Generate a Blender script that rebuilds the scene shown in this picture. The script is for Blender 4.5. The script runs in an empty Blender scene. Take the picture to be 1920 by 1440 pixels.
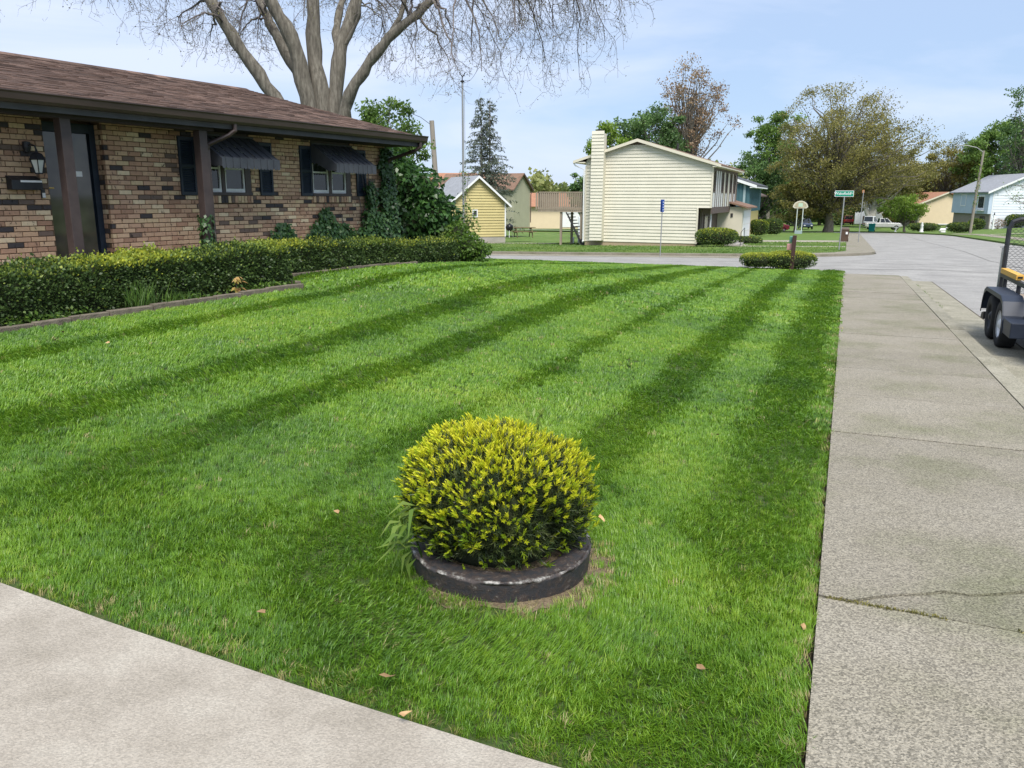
import bpy, bmesh, math, random
import numpy as np
from mathutils import Vector, Matrix

scene = bpy.context.scene
col = scene.collection
rad = math.radians

# ------------------------------------------------------------------ camera
cd = bpy.data.cameras.new('camera')
cam = bpy.data.objects.new('camera', cd)
col.objects.link(cam)
cd.sensor_width = 36.0
cd.lens = 28.125
cd.clip_end = 3000
cd.clip_start = 0.05
PITCH = math.atan(349 / 1500.0)
ROLL = 0.0047
cam.matrix_world = (Matrix.Translation((0, 0, 1.6)) @ Matrix.Rotation(math.pi / 2 - PITCH, 4, 'X')
                    @ Matrix.Rotation(ROLL, 4, 'Z'))
scene.camera = cam

# ------------------------------------------------------------------ sky and sun
SUN_EL, SUN_AZ = rad(56), rad(172)          # azimuth clockwise from +Y
world = bpy.data.worlds.new('World')
scene.world = world
world.use_nodes = True
wn, wl = world.node_tree.nodes, world.node_tree.links
wn.clear()
w_out = wn.new('ShaderNodeOutputWorld')
w_bg = wn.new('ShaderNodeBackground')
w_bg.inputs['Strength'].default_value = 0.068
sky = wn.new('ShaderNodeTexSky')
sky.sky_type = 'NISHITA'
sky.sun_disc = False
sky.sun_elevation = SUN_EL
sky.sun_rotation = SUN_AZ
sky.altitude = 200
sky.air_density = 1.0
sky.dust_density = 0.6
sky.ozone_density = 1.6
w_tc = wn.new('ShaderNodeTexCoord')
w_map = wn.new('ShaderNodeMapping')
w_map.inputs['Scale'].default_value = (1.0, 1.0, 4.2)
w_map.inputs['Location'].default_value = (0.35, 0.1, 0.2)
w_n = wn.new('ShaderNodeTexNoise')
w_n.inputs['Scale'].default_value = 2.1
w_n.inputs['Detail'].default_value = 7
w_n.inputs['Roughness'].default_value = 0.52
w_n.inputs['Distortion'].default_value = 0.4
w_r = wn.new('ShaderNodeValToRGB')
w_r.color_ramp.elements[0].position = 0.36
w_r.color_ramp.elements[0].color = (0.0, 0.0, 0.0, 1)
w_r.color_ramp.elements[1].position = 0.63
w_r.color_ramp.elements[1].color = (0.95, 0.95, 0.95, 1)
w_mix = wn.new('ShaderNodeMixRGB')
w_mix.inputs['Color2'].default_value = (5.6, 6.3, 7.8, 1)
wl.new(w_tc.outputs['Generated'], w_map.inputs['Vector'])
wl.new(w_map.outputs['Vector'], w_n.inputs['Vector'])
wl.new(w_n.outputs['Fac'], w_r.inputs['Fac'])
w_sep = wn.new('ShaderNodeSeparateXYZ')
wl.new(w_tc.outputs['Generated'], w_sep.inputs[0])
w_el = wn.new('ShaderNodeMapRange')
w_el.inputs['From Min'].default_value = 0.05
w_el.inputs['From Max'].default_value = 0.6
w_el.inputs['To Min'].default_value = 0.0
w_el.inputs['To Max'].default_value = 0.75
wl.new(w_sep.outputs['Z'], w_el.inputs['Value'])
w_mx = wn.new('ShaderNodeMath')
w_mx.operation = 'MAXIMUM'
wl.new(w_r.outputs['Color'], w_mx.inputs[0])
wl.new(w_el.outputs['Result'], w_mx.inputs[1])
wl.new(w_mx.outputs[0], w_mix.inputs['Fac'])
w_hz = wn.new('ShaderNodeMixRGB')
w_hz.inputs['Fac'].default_value = 0.62
w_hz.inputs['Color2'].default_value = (3.25, 4.55, 6.9, 1)
wl.new(sky.outputs['Color'], w_hz.inputs['Color1'])
wl.new(w_hz.outputs['Color'], w_mix.inputs['Color1'])
wl.new(w_mix.outputs['Color'], w_bg.inputs['Color'])
wl.new(w_bg.outputs['Background'], w_out.inputs['Surface'])

sd = bpy.data.lights.new('sun', 'SUN')
sd.energy = 2.45
sd.angle = rad(28)
sd.color = (1.0, 0.95, 0.87)
sun = bpy.data.objects.new('sun', sd)
col.objects.link(sun)
sdir = Vector((math.sin(SUN_AZ) * math.cos(SUN_EL), math.cos(SUN_AZ) * math.cos(SUN_EL), math.sin(SUN_EL)))
sun.rotation_euler = sdir.to_track_quat('Z', 'Y').to_euler()

vs = scene.view_settings
vs.view_transform = 'Standard'
vs.look = 'None'
vs.exposure = 1.08
vs.gamma = 1.0
vs.use_curve_mapping = False
scene.cycles.max_bounces = 6
scene.cycles.diffuse_bounces = 3
scene.cycles.glossy_bounces = 2
scene.cycles.transmission_bounces = 4
scene.cycles.transparent_max_bounces = 6
scene.cycles.use_denoising = True

# ------------------------------------------------------------------ frames and terrain
PHI = rad(22.3)                              # street heading, clockwise from +Y
ES = Vector((math.sin(PHI), math.cos(PHI), 0))
EQ = Vector((-math.cos(PHI), math.sin(PHI), 0))
RZ_ST = math.pi / 2 - PHI                    # local x = along the street, local y = to its left
TH = rad(30)                                 # front wall heading of the brick house
EU = Vector((math.sin(TH), math.cos(TH), 0))
EN = Vector((math.cos(TH), -math.sin(TH), 0))
HO = Vector((-5.71, 11.60, 0))
RZ_H = math.pi / 2 - TH                      # local x = along the front wall, local y = into the house


def sstep(a, b, x):
    t = min(1.0, max(0.0, (x - a) / (b - a)))
    return t * t * (3 - 2 * t)


PAD_S = [-6, 0, 5.5, 8, 10, 11.5, 13.5, 16.5, 20, 28]
PAD_Z = [0.10, 0.13, 0.19, 0.22, 0.26, 0.33, 0.32, 0.19, -0.08, -0.66]


def zt(s, q):
    z = -0.023 * min(s, 150.0)
    z += max(-0.5, min(0.1, -0.02 * (q - 3))) * sstep(26, 34, s)
    if q > 0 and s < 28:
        t = min(1.0, q / 7.5)
        t = t * t * (3 - 2 * t)
        z += t * (float(np.interp(s, PAD_S, PAD_Z)) - z) * (1 - sstep(27, 28, s))
    if q < -12:
        z += 0.07 * min(14.0, -12 - q) * sstep(20, 60, s)
    return z


def S(s, q, dz=0.0):
    p = ES * s + EQ * q
    return Vector((p.x, p.y, zt(s, q) + dz))


def sq(x, y):
    return x * ES.x + y * ES.y, x * EQ.x + y * EQ.y


def zxy(x, y):
    return zt(*sq(x, y))


def Hw(u, n, z=0.0):
    p = HO + EU * u + EN * n
    return Vector((p.x, p.y, z))


# ------------------------------------------------------------------ materials
def new_mat(name):
    m = bpy.data.materials.new(name)
    m.use_nodes = True
    nt = m.node_tree
    b = nt.nodes['Principled BSDF']
    return m, nt.nodes, nt.links, b


def ramp(nodes, cols, const=False):
    r = nodes.new('ShaderNodeValToRGB')
    cr = r.color_ramp
    if const:
        cr.interpolation = 'CONSTANT'
    n = len(cols)
    for i, c in enumerate(cols):
        pos = c[3] if len(c) > 3 else (0.3 + 0.4 * i / max(1, n - 1) if not const else i / n)
        e = cr.elements[i] if i < 2 else cr.elements.new(pos)
        e.position = pos
        e.color = (c[0], c[1], c[2], 1)
    return r


def coords(nodes, links, kind, stretch):
    tc = nodes.new('ShaderNodeTexCoord')
    mp = nodes.new('ShaderNodeMapping')
    mp.inputs['Scale'].default_value = stretch
    if kind == 'World':
        g = nodes.new('ShaderNodeNewGeometry')
        links.new(g.outputs['Position'], mp.inputs['Vector'])
    else:
        links.new(tc.outputs[kind], mp.inputs['Vector'])
    return mp


def pm(name, cols, scale=6.0, rough=0.75, bump=0.0, bscale=None, detail=6, spec=0.3, stretch=(1, 1, 1),
       coord='Object', rnd=0.0, metallic=0.0, speck=None, attr=False):
    m, n, l, b = new_mat(name)
    mp = coords(n, l, coord, stretch)
    nz = n.new('ShaderNodeTexNoise')
    nz.inputs['Scale'].default_value = scale
    nz.inputs['Detail'].default_value = detail
    nz.inputs['Roughness'].default_value = 0.62
    l.new(mp.outputs['Vector'], nz.inputs['Vector'])
    if len(cols) == 1:
        c = cols[0]
        cols = [(c[0] * 0.86, c[1] * 0.86, c[2] * 0.86), (min(1, c[0] * 1.1), min(1, c[1] * 1.1), min(1, c[2] * 1.1))]
    r = ramp(n, cols)
    l.new(nz.outputs['Fac'], r.inputs['Fac'])
    out = r.outputs['Color']
    if speck:
        vo = n.new('ShaderNodeTexVoronoi')
        vo.inputs['Scale'].default_value = speck[0]
        l.new(mp.outputs['Vector'], vo.inputs['Vector'])
        hs = n.new('ShaderNodeSeparateColor')
        l.new(vo.outputs['Color'], hs.inputs['Color'])
        mr = n.new('ShaderNodeMapRange')
        mr.inputs['To Min'].default_value = 1 - speck[1]
        mr.inputs['To Max'].default_value = 1 + speck[1]
        l.new(hs.outputs['Red'], mr.inputs['Value'])
        mx = n.new('ShaderNodeMixRGB')
        mx.blend_type = 'MULTIPLY'
        mx.inputs['Fac'].default_value = 1
        l.new(out, mx.inputs['Color1'])
        l.new(mr.outputs['Result'], mx.inputs['Color2'])
        out = mx.outputs['Color']
    if rnd:
        oi = n.new('ShaderNodeObjectInfo')
        val = oi.outputs['Random']
        if attr:
            at = n.new('ShaderNodeAttribute')
            at.attribute_name = 'tone'
            ad = n.new('ShaderNodeMath')
            ad.operation = 'ADD'
            fr = n.new('ShaderNodeMath')
            fr.operation = 'FRACT'
            l.new(oi.outputs['Random'], ad.inputs[0])
            l.new(at.outputs['Fac'], ad.inputs[1])
            l.new(ad.outputs[0], fr.inputs[0])
            val = fr.outputs[0]
        mr = n.new('ShaderNodeMapRange')
        mr.inputs['To Min'].default_value = 1 - rnd
        mr.inputs['To Max'].default_value = 1 + rnd
        l.new(val, mr.inputs['Value'])
        mx = n.new('ShaderNodeMixRGB')
        mx.blend_type = 'MULTIPLY'
        mx.inputs['Fac'].default_value = 1
        l.new(out, mx.inputs['Color1'])
        l.new(mr.outputs['Result'], mx.inputs['Color2'])
        out = mx.outputs['Color']
    l.new(out, b.inputs['Base Color'])
    b.inputs['Roughness'].default_value = rough
    b.inputs['Metallic'].default_value = metallic
    b.inputs['Specular IOR Level'].default_value = spec
    if bump:
        n2 = n.new('ShaderNodeTexNoise')
        n2.inputs['Scale'].default_value = bscale or scale * 5
        n2.inputs['Detail'].default_value = 5
        l.new(mp.outputs['Vector'], n2.inputs['Vector'])
        bp = n.new('ShaderNodeBump')
        bp.inputs['Strength'].default_value = bump
        bp.inputs['Distance'].default_value = 0.01
        l.new(n2.outputs['Fac'], bp.inputs['Height'])
        l.new(bp.outputs['Normal'], b.inputs['Normal'])
    return m


def leafmat(name, cols, trans=0.35, rough=0.45, inst=None, spec=0.35):
    """foliage: colour from the per-leaf attribute 'tone' (or an instance attribute)"""
    m, n, l, b = new_mat(name)
    at = n.new('ShaderNodeAttribute')
    at.attribute_name = inst or 'tone'
    if inst:
        at.attribute_type = 'INSTANCER'
    r = ramp(n, [(c[0], c[1], c[2], i / (len(cols) - 1)) if len(c) == 3 else c for i, c in enumerate(cols)])
    l.new(at.outputs['Fac'], r.inputs['Fac'])
    b.inputs['Roughness'].default_value = rough
    b.inputs['Specular IOR Level'].default_value = spec
    l.new(r.outputs['Color'], b.inputs['Base Color'])
    tr = n.new('ShaderNodeBsdfTranslucent')
    l.new(r.outputs['Color'], tr.inputs['Color'])
    mx = n.new('ShaderNodeMixShader')
    mx.inputs['Fac'].default_value = trans
    l.new(b.outputs['BSDF'], mx.inputs[1])
    l.new(tr.outputs['BSDF'], mx.inputs[2])
    l.new(mx.outputs['Shader'], n['Material Output'].inputs['Surface'])
    return m


def glassmat(name, tint=(0.02, 0.025, 0.028), rough=0.03):
    m, n, l, b = new_mat(name)
    tc = coords(n, l, 'Object', (1, 1, 1))
    nz = n.new('ShaderNodeTexNoise')
    nz.inputs['Scale'].default_value = 2.5
    l.new(tc.outputs['Vector'], nz.inputs['Vector'])
    r = ramp(n, [(tint[0] * .6, tint[1] * .6, tint[2] * .6), (tint[0] * 1.4, tint[1] * 1.4, tint[2] * 1.4)])
    l.new(nz.outputs['Fac'], r.inputs['Fac'])
    l.new(r.outputs['Color'], b.inputs['Base Color'])
    b.inputs['Roughness'].default_value = rough
    b.inputs['Specular IOR Level'].default_value = 0.6
    bp = n.new('ShaderNodeBump')
    bp.inputs['Strength'].default_value = 0.04
    l.new(nz.outputs['Fac'], bp.inputs['Height'])
    l.new(bp.outputs['Normal'], b.inputs['Normal'])
    return m


MAT = {}
MAT['drive'] = pm('drive_concrete', [(0.25, 0.222, 0.18, 0.25), (0.335, 0.30, 0.25, 0.5), (0.395, 0.362, 0.305, 0.75)], 3.2, 0.9, 0.55, 130, speck=(170, 0.16), coord='World')
MAT['walk'] = pm('walk_concrete', [(0.175, 0.172, 0.108, 0.30), (0.245, 0.222, 0.172, 0.5), (0.285, 0.26, 0.212, 0.75)], 1.1, 0.92, 0.9, 120, speck=(150, 0.46), coord='World', rnd=0.05)
MAT['road'] = pm('road_asphalt', [(0.225, 0.218, 0.205, 0.3), (0.275, 0.267, 0.25, 0.5), (0.325, 0.316, 0.295, 0.7)], 0.9, 0.9, 0.6, 60, speck=(60, 0.25), coord='World')
MAT['kerb'] = pm('kerb_concrete', [(0.20, 0.188, 0.136), (0.30, 0.28, 0.22)], 2.0, 0.9, 0.6, 70, speck=(80, 0.3), coord='World', rnd=0.08)
MAT['drysoil'] = pm('dry_soil', [(0.10, 0.075, 0.045), (0.20, 0.155, 0.10)], 22, 0.95, 0.9, 90, coord='World', speck=(120, .3))
MAT['soil'] = pm('soil', [(0.035, 0.024, 0.014), (0.10, 0.075, 0.045)], 9, 0.95, 0.8, 60, coord='World')
MAT['thatch'] = pm('lawn_soil', [(0.022, 0.045, 0.010), (0.045, 0.075, 0.017), (0.095, 0.095, 0.032)], 45, 0.95, 0.8, 90, coord='World')
MAT['farlawn'] = pm('far_lawn', [(0.062, 0.125, 0.020, 0.32), (0.10, 0.168, 0.030, 0.5), (0.165, 0.205, 0.06, 0.68)], 0.9, 0.9, 1.0, 12, coord='World', detail=9, stretch=(1, 1, 1))
MAT['ground'] = pm('ground_turf', [(0.05, 0.09, 0.016), (0.10, 0.13, 0.035)], 0.2, 0.95, 0.6, 3, coord='World')


# ------------------------------------------------------------------ mesh helpers
def link(ob, parent=None):
    col.objects.link(ob)
    if parent is not None:
        ob.parent = parent
    return ob


def tagp(o, label=None, cat=None, group=None, kind=None):
    if label: o['label'] = label
    if cat: o['category'] = cat
    if group: o['group'] = group
    if kind: o['kind'] = kind
    return o


def thing(name, label, cat, loc=(0, 0, 0), rz=0.0, group=None):
    o = bpy.data.objects.new(name, None)
    o.empty_display_size = 0.2
    o.location = loc
    o.rotation_euler = (0, 0, rz)
    col.objects.link(o)
    return tagp(o, label, cat, group)


class MB:
    def __init__(self):
        self.v = []
        self.f = []
        self.t = []          # tone per vertex
        self.tone = 0.0

    def add(self, vs_, fs_):
        k = len(self.v)
        self.v += [tuple(p) for p in vs_]
        self.f += [tuple(i + k for i in f) for f in fs_]
        self.t += [self.tone] * len(vs_)
        return self

    def bx(self, x0, x1, y0, y1, z0, z1):
        return self.add([(x0, y0, z0), (x1, y0, z0), (x1, y1, z0), (x0, y1, z0), (x0, y0, z1), (x1, y0, z1), (x1, y1, z1), (x0, y1, z1)],
                        [(0, 3, 2, 1), (4, 5, 6, 7), (0, 1, 5, 4), (1, 2, 6, 5), (2, 3, 7, 6), (3, 0, 4, 7)])

    def hexa(self, pts):      # 8 points, same order as bx
        return self.add(pts, [(0, 3, 2, 1), (4, 5, 6, 7), (0, 1, 5, 4), (1, 2, 6, 5), (2, 3, 7, 6), (3, 0, 4, 7)])

    def bar(self, a, b, w, h=None, upv=(0, 0, 1)):
        a, b = Vector(a), Vector(b)
        h = h or w
        d = (b - a).normalized()
        upv = Vector(upv)
        if abs(d.dot(upv)) > 0.98:
            upv = Vector((1, 0, 0))
        s = d.cross(upv).normalized() * (w / 2)
        t = s.cross(d).normalized() * (h / 2)
        return self.hexa([a - s - t, a + s - t, b + s - t, b - s - t, a - s + t, a + s + t, b + s + t, b - s + t])

    def prism(self, poly, axis, a, b):
        """poly: 2-D outline; axis 'x'|'y'|'z' extrusion from a to b"""
        def P(c, h):
            if axis == 'x': return (h, c[0], c[1])
            if axis == 'y': return (c[0], h, c[1])
            return (c[0], c[1], h)
        n = len(poly)
        vs_ = [P(c, a) for c in poly] + [P(c, b) for c in poly]
        fs_ = [tuple(range(n - 1, -1, -1)), tuple(range(n, 2 * n))]
        fs_ += [(i, (i + 1) % n, n + (i + 1) % n, n + i) for i in range(n)]
        return self.add(vs_, fs_)

    def tube(self, pts, rr, k=8, caps=True):
        pts = [Vector(p) for p in pts]
        if not isinstance(rr, (list, tuple)):
            rr = [rr] * len(pts)
        ref = None
        base = []
        for i, p in enumerate(pts):
            d = (pts[min(i + 1, len(pts) - 1)] - pts[max(i - 1, 0)]).normalized()
            if ref is None:
                ref = Vector((0, 0, 1)) if abs(d.z) < 0.9 else Vector((1, 0, 0))
            s = d.cross(ref).normalized()
            t = s.cross(d).normalized()
            ref = t
            base += [p + (s * math.cos(2 * math.pi * j / k) + t * math.sin(2 * math.pi * j / k)) * rr[i] for j in range(k)]
        fs_ = []
        for i in range(len(pts) - 1):
            for j in range(k):
                a, b = i * k + j, i * k + (j + 1) % k
                fs_.append((a, b, b + k, a + k))
        if caps:
            fs_.append(tuple(range(k - 1, -1, -1)))
            fs_.append(tuple((len(pts) - 1) * k + j for j in range(k)))
        return self.add(base, fs_)

    def lathe(self, prof, k=24, cx=0, cy=0, close=False):
        vs_ = []
        for r, z in prof:
            vs_ += [(cx + r * math.cos(2 * math.pi * j / k), cy + r * math.sin(2 * math.pi * j / k), z) for j in range(k)]
        fs_ = []
        m = len(prof)
        for i in range(m if close else m - 1):
            for j in range(k):
                a, b = i * k + j, i * k + (j + 1) % k
                c, d = ((i + 1) % m) * k + (j + 1) % k, ((i + 1) % m) * k + j
                fs_.append((a, b, c, d))
        return self.add(vs_, fs_)

    def mesh(self, name, smooth=False):
        me = bpy.data.meshes.new(name)
        me.from_pydata(self.v, [], self.f)
        if any(self.t):
            a = me.attributes.new('tone', 'FLOAT', 'POINT')
            a.data.foreach_set('value', self.t)
        if smooth:
            me.polygons.foreach_set('use_smooth', [True] * len(me.polygons))
        me.update()
        return me

    def build(self, name, mat, parent=None, smooth=False, bevel=0, **tags):
        me = self.mesh(name, smooth)
        bm = bmesh.new()
        bm.from_mesh(me)
        bmesh.ops.recalc_face_normals(bm, faces=bm.faces)
        bm.to_mesh(me)
        bm.free()
        me.materials.append(mat)
        o = bpy.data.objects.new(name, me)
        link(o, parent)
        if bevel:
            md = o.modifiers.new('bevel', 'BEVEL')
            md.width = bevel
            md.segments = 2
            md.limit_method = 'ANGLE'
        return tagp(o, **tags)


def box(name, mat, parent, x0, x1, y0, y1, z0, z1, bevel=0, **k):
    return MB().bx(x0, x1, y0, y1, z0, z1).build(name, mat, parent, bevel=bevel, **k)


def raw_mesh(name, V, F, mat, tone=None, smooth=False):
    """fast mesh from numpy: V (n,3), F (m,k) with one face size"""
    me = bpy.data.meshes.new(name)
    V = np.asarray(V, np.float32)
    F = np.asarray(F, np.int32)
    m, k = F.shape
    me.vertices.add(len(V))
    me.vertices.foreach_set('co', V.ravel())
    me.loops.add(m * k)
    me.loops.foreach_set('vertex_index', F.ravel())
    me.polygons.add(m)
    me.polygons.foreach_set('loop_start', np.arange(0, m * k, k, dtype=np.int32))
    me.polygons.foreach_set('loop_total', np.full(m, k, np.int32))
    if smooth:
        me.polygons.foreach_set('use_smooth', np.ones(m, bool))
    if tone is not None:
        a = me.attributes.new('tone', 'FLOAT', 'POINT')
        a.data.foreach_set('value', np.asarray(tone, np.float32))
    me.update(calc_edges=True)
    me.materials.append(mat)
    return me


def raw_obj(name, V, F, mat, parent=None, tone=None, smooth=False, **tags):
    o = bpy.data.objects.new(name, raw_mesh(name, V, F, mat, tone, smooth))
    link(o, parent)
    return tagp(o, **tags)


def nrm(a):
    return a / np.maximum(1e-9, np.linalg.norm(a, axis=-1, keepdims=True))


def kites(P, D, N, L, W, curl=0.15):
    """leaf quads: P base, D leaf axis, N leaf normal, L length, W half width -> V,F"""
    n = len(P)
    D = nrm(D)
    Sd = nrm(np.cross(D, N))
    N = nrm(np.cross(Sd, D))
    L = np.broadcast_to(np.asarray(L, float), (n,))[:, None]
    W = np.broadcast_to(np.asarray(W, float), (n,))[:, None]
    V = np.stack([P, P + D * L * 0.45 + Sd * W + N * L * curl * .3, P + D * L - N * L * curl, P + D * L * 0.45 - Sd * W + N * L * curl * .3], 1).reshape(-1, 3)
    F = np.arange(4 * n).reshape(n, 4)
    return V, F


def randdir(rng, n):
    return nrm(rng.normal(size=(n, 3)))


def leaves(name, P, mat, parent, rng, size=(0.05, 0.09), wr=0.32, outward=None, up=0.3, tone=None, droop=0.0, **tags):
    n = len(P)
    D = randdir(rng, n)
    if outward is not None:
        D = nrm(D * 0.8 + outward)
    D[:, 2] -= droop
    N = randdir(rng, n)
    N[:, 2] += up
    L = rng.uniform(size[0], size[1], n)
    V, F = kites(P, D, N, L, L * wr)
    if tone is None:
        tone = rng.uniform(0, 1, n)
    return raw_obj(name, V, F, mat, parent, np.repeat(tone, 4), **tags)


def tubes_np(polys, k=4):
    """polys: list of (pts (n,3), radii (n,)); returns V,F quads; grouped by point count"""
    Vs, Fs, off = [], [], 0
    groups = {}
    for p, r in polys:
        groups.setdefault(len(p), []).append((p, r))
    ang = np.arange(k) * 2 * np.pi / k
    for n, lst in groups.items():
        P = np.array([a for a, _ in lst], float)
        R = np.array([b for _, b in lst], float)
        m = len(lst)
        D = np.empty_like(P)
        D[:, 1:-1] = P[:, 2:] - P[:, :-2]
        D[:, 0] = P[:, 1] - P[:, 0]
        D[:, -1] = P[:, -1] - P[:, -2]
        D = nrm(D)
        ref = np.where(np.abs(D[:, :1, 2:3]) < 0.85, np.array([[[0, 0, 1.0]]]), np.array([[[1.0, 0.2, 0]]]))
        Sd = nrm(np.cross(D, np.broadcast_to(ref, D.shape)))
        T_ = np.cross(Sd, D)
        ring = (P[:, :, None, :] + R[:, :, None, None] * (Sd[:, :, None, :] * np.cos(ang)[None, None, :, None] + T_[:, :, None, :] * np.sin(ang)[None, None, :, None]))
        Vs.append(ring.reshape(-1, 3))
        idx = np.arange(m * n * k).reshape(m, n, k)
        a = idx[:, :-1, :]
        b = np.roll(a, -1, axis=2)
        c = np.roll(idx[:, 1:, :], -1, axis=2)
        d = idx[:, 1:, :]
        Fs.append(np.stack([a, b, c, d], -1).reshape(-1, 4) + off)
        off += m * n * k
    return np.concatenate(Vs), np.concatenate(Fs)


def slab(name, poly, mat, top=0.0, thick=0.2, step=2.0, parent=None, zf=None, **tags):
    """a sheet that follows the terrain; poly in street coordinates (s, q)"""
    bm = bmesh.new()
    vs_ = [bm.verts.new((a, b, 0)) for a, b in poly]
    f = bm.faces.new(vs_)
    bmesh.ops.triangulate(bm, faces=[f])
    ss = [p[0] for p in poly]
    qs = [p[1] for p in poly]
    for axis, lo, hi in ((0, min(ss), max(ss)), (1, min(qs), max(qs))):
        x = math.ceil(lo / step) * step
        while x < hi:
            if x > lo + 1e-4:
                co = Vector((x, 0, 0)) if axis == 0 else Vector((0, x, 0))
                no = Vector((1, 0, 0)) if axis == 0 else Vector((0, 1, 0))
                bmesh.ops.bisect_plane(bm, geom=bm.verts[:] + bm.edges[:] + bm.faces[:], dist=1e-5, plane_co=co, plane_no=no)
            x += step
    be = [e for e in bm.edges if len(e.link_faces) == 1]
    if thick:
        r = bmesh.ops.extrude_edge_only(bm, edges=be)
        low = set(v for v in r['geom'] if isinstance(v, bmesh.types.BMVert))
    else:
        low = set()
    for v in bm.verts:
        s_, q_ = v.co.x, v.co.y
        z = (zf or zt)(s_, q_) + top - (thick if v in low else 0)
        p = ES * s_ + EQ * q_
        v.co = (p.x, p.y, z)
    bmesh.ops.recalc_face_normals(bm, faces=bm.faces)
    up = sum(f.normal.z * f.calc_area() for f in bm.faces)
    if up < 0:
        bmesh.ops.reverse_faces(bm, faces=bm.faces)
    me = bpy.data.meshes.new(name)
    bm.to_mesh(me)
    bm.free()
    me.materials.append(mat)
    o = bpy.data.objects.new(name, me)
    link(o, parent)
    return tagp(o, **tags)


def arc(cx, cy, r, a0, a1, n=8):
    return [(cx + r * math.cos(rad(a0 + (a1 - a0) * i / n)), cy + r * math.sin(rad(a0 + (a1 - a0) * i / n))) for i in range(n + 1)]
# ================================================================== ground, road, pavement
def big_ground():
    ss = list(np.arange(-40, 60, 4.0)) + list(np.arange(60, 200, 10.0)) + [220, 260, 320, 400, 520, 700, 1000, 1500]
    qs = [-900, -500, -300, -200, -140, -100] + list(np.arange(-80, 81, 5.0)) + [100, 140, 200, 300, 500, 900]
    V, F = [], []
    for a in ss:
        for b in qs:
            p = ES * a + EQ * b
            V.append((p.x, p.y, zt(a, b) - 0.3 + (0.012 * max(0, a - 190) if a > 190 else 0)))
    m = len(qs)
    for i in range(len(ss) - 1):
        for j in range(m - 1):
            F.append((i * m + j, (i + 1) * m + j, (i + 1) * m + j + 1, i * m + j + 1))
    return raw_obj('ground', V, F, MAT['ground'], smooth=True, kind='structure')


MAT['tar'] = pm('crack_sealant', [(0.10, 0.098, 0.09), (0.17, 0.165, 0.15)], 4, 0.9, coord='World')
big_ground()
ROAD = ([(-8, -1.78), (26.4, -1.78)] + arc(26.4, 0.02, 1.8, -90, 0, 5) + [(28.2, 60), (39.7, 60), (39.7, 4)]
        + arc(45.2, 4, 5.5, 180, 270, 8) + [(108, -1.5), (114, 0.2), (118.5, 4), (121, 12), (122, 60), (131, 60), (130, 10), (127, 0), (121, -7), (112, -10.8), (104, -11.4), (-8, -11.4)])
slab('road', ROAD, MAT['road'], top=-0.13, thick=0, step=3.0, kind='structure')

# worn patches and cracks sealed in the road
YA = [(40.3, 60), (40.3, 5.2), (41.2, 2.4), (43.2, 0.5), (45.2, -0.05), (108, -0.05), (113, 1.6), (117.4, 5), (119.8, 12.5), (120.8, 60)]
slab('far_lawn', YA, MAT['farlawn'], top=0.0, thick=0.3, step=3.0, kind='structure')
FS = [(39.75, 60), (39.75, 4.0)] + [(45.2 + (5.45) * math.cos(rad(a)), 4 + 5.45 * math.sin(rad(a))) for a in range(190, 271, 10)] + \
     [(108, -1.45), (108, -0.06), (45.2, -0.06), (43.19, 0.49), (41.19, 2.39), (40.29, 5.2), (40.29, 60)]
slab('far_sidewalk', FS, MAT['walk'], top=-0.012, thick=0.3, step=3.0, kind='structure')
slab('gutter_pan', [(38.0, 60), (38.0, 3.0), (39.74, 3.6), (39.74, 60)], MAT['walk'], top=-0.122, thick=0, step=3.0, kind='structure')
YB = [(-8, -11.55), (104, -11.55), (112.3, -10.95), (121.5, -7.1), (127.6, -0.2), (130.6, 10), (131.6, 60), (210, 60), (210, -90), (-8, -90)]
slab('verge_lawn', YB, MAT['farlawn'], top=0.0, thick=0.3, step=6.0, kind='structure')
slab('verge_path', [(30, -13.2), (30, -14.4), (105, -14.4), (114, -12.6), (113.6, -11.6), (104.5, -13.2)], MAT['walk'], top=0.02, thick=0.05, step=6.0, kind='structure')
slab('neighbour_walkway', [(51.2, -0.04), (51.2, 6.4), (52.4, 6.4), (52.4, -0.04)], MAT['drive'], top=0.012, thick=0.05, step=3, kind='structure')
slab('neighbour_driveway', [(62.5, -0.04), (62.5, 6.6), (67.5, 6.6), (67.5, -0.04)], MAT['drive'], top=0.012, thick=0.05, step=3, kind='structure')
slab('garden_path', [(101, -14.5), (101, -24), (102.3, -24), (102.3, -14.5)], MAT['drive'], top=0.02, thick=0.05, step=3, kind='structure')
slab('shed_apron', [(54.6, 19.5), (54.6, 27.5), (56.3, 27.5), (56.3, 19.5)], MAT['walk'], top=0.015, thick=0.05, step=3, kind='structure')

# near lawn, its soil, and the foreground drive
def edge_s(q):
    return 1.95 + 0.0075 * q * q


lawn_poly = [(edge_s(q), q) for q in np.arange(0.0, 9.1, 0.75)] + [(2.6, 30), (28.1, 30), (28.1, 0.0)]
slab('lawn', lawn_poly, MAT['thatch'], top=-0.022, thick=0.25, step=0.75, kind='structure')
drive = slab('driveway', [(-6, -0.0), (-6, 12.0)] + [(edge_s(q) - 0.015, q) for q in (12.0, 9.0, 7.0, 5.5, 4.5, 3.5, 2.5, 1.5, 0.75, 0.0)], MAT['drive'], top=0.01, thick=0.12, step=0.8, kind='structure')

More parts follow.
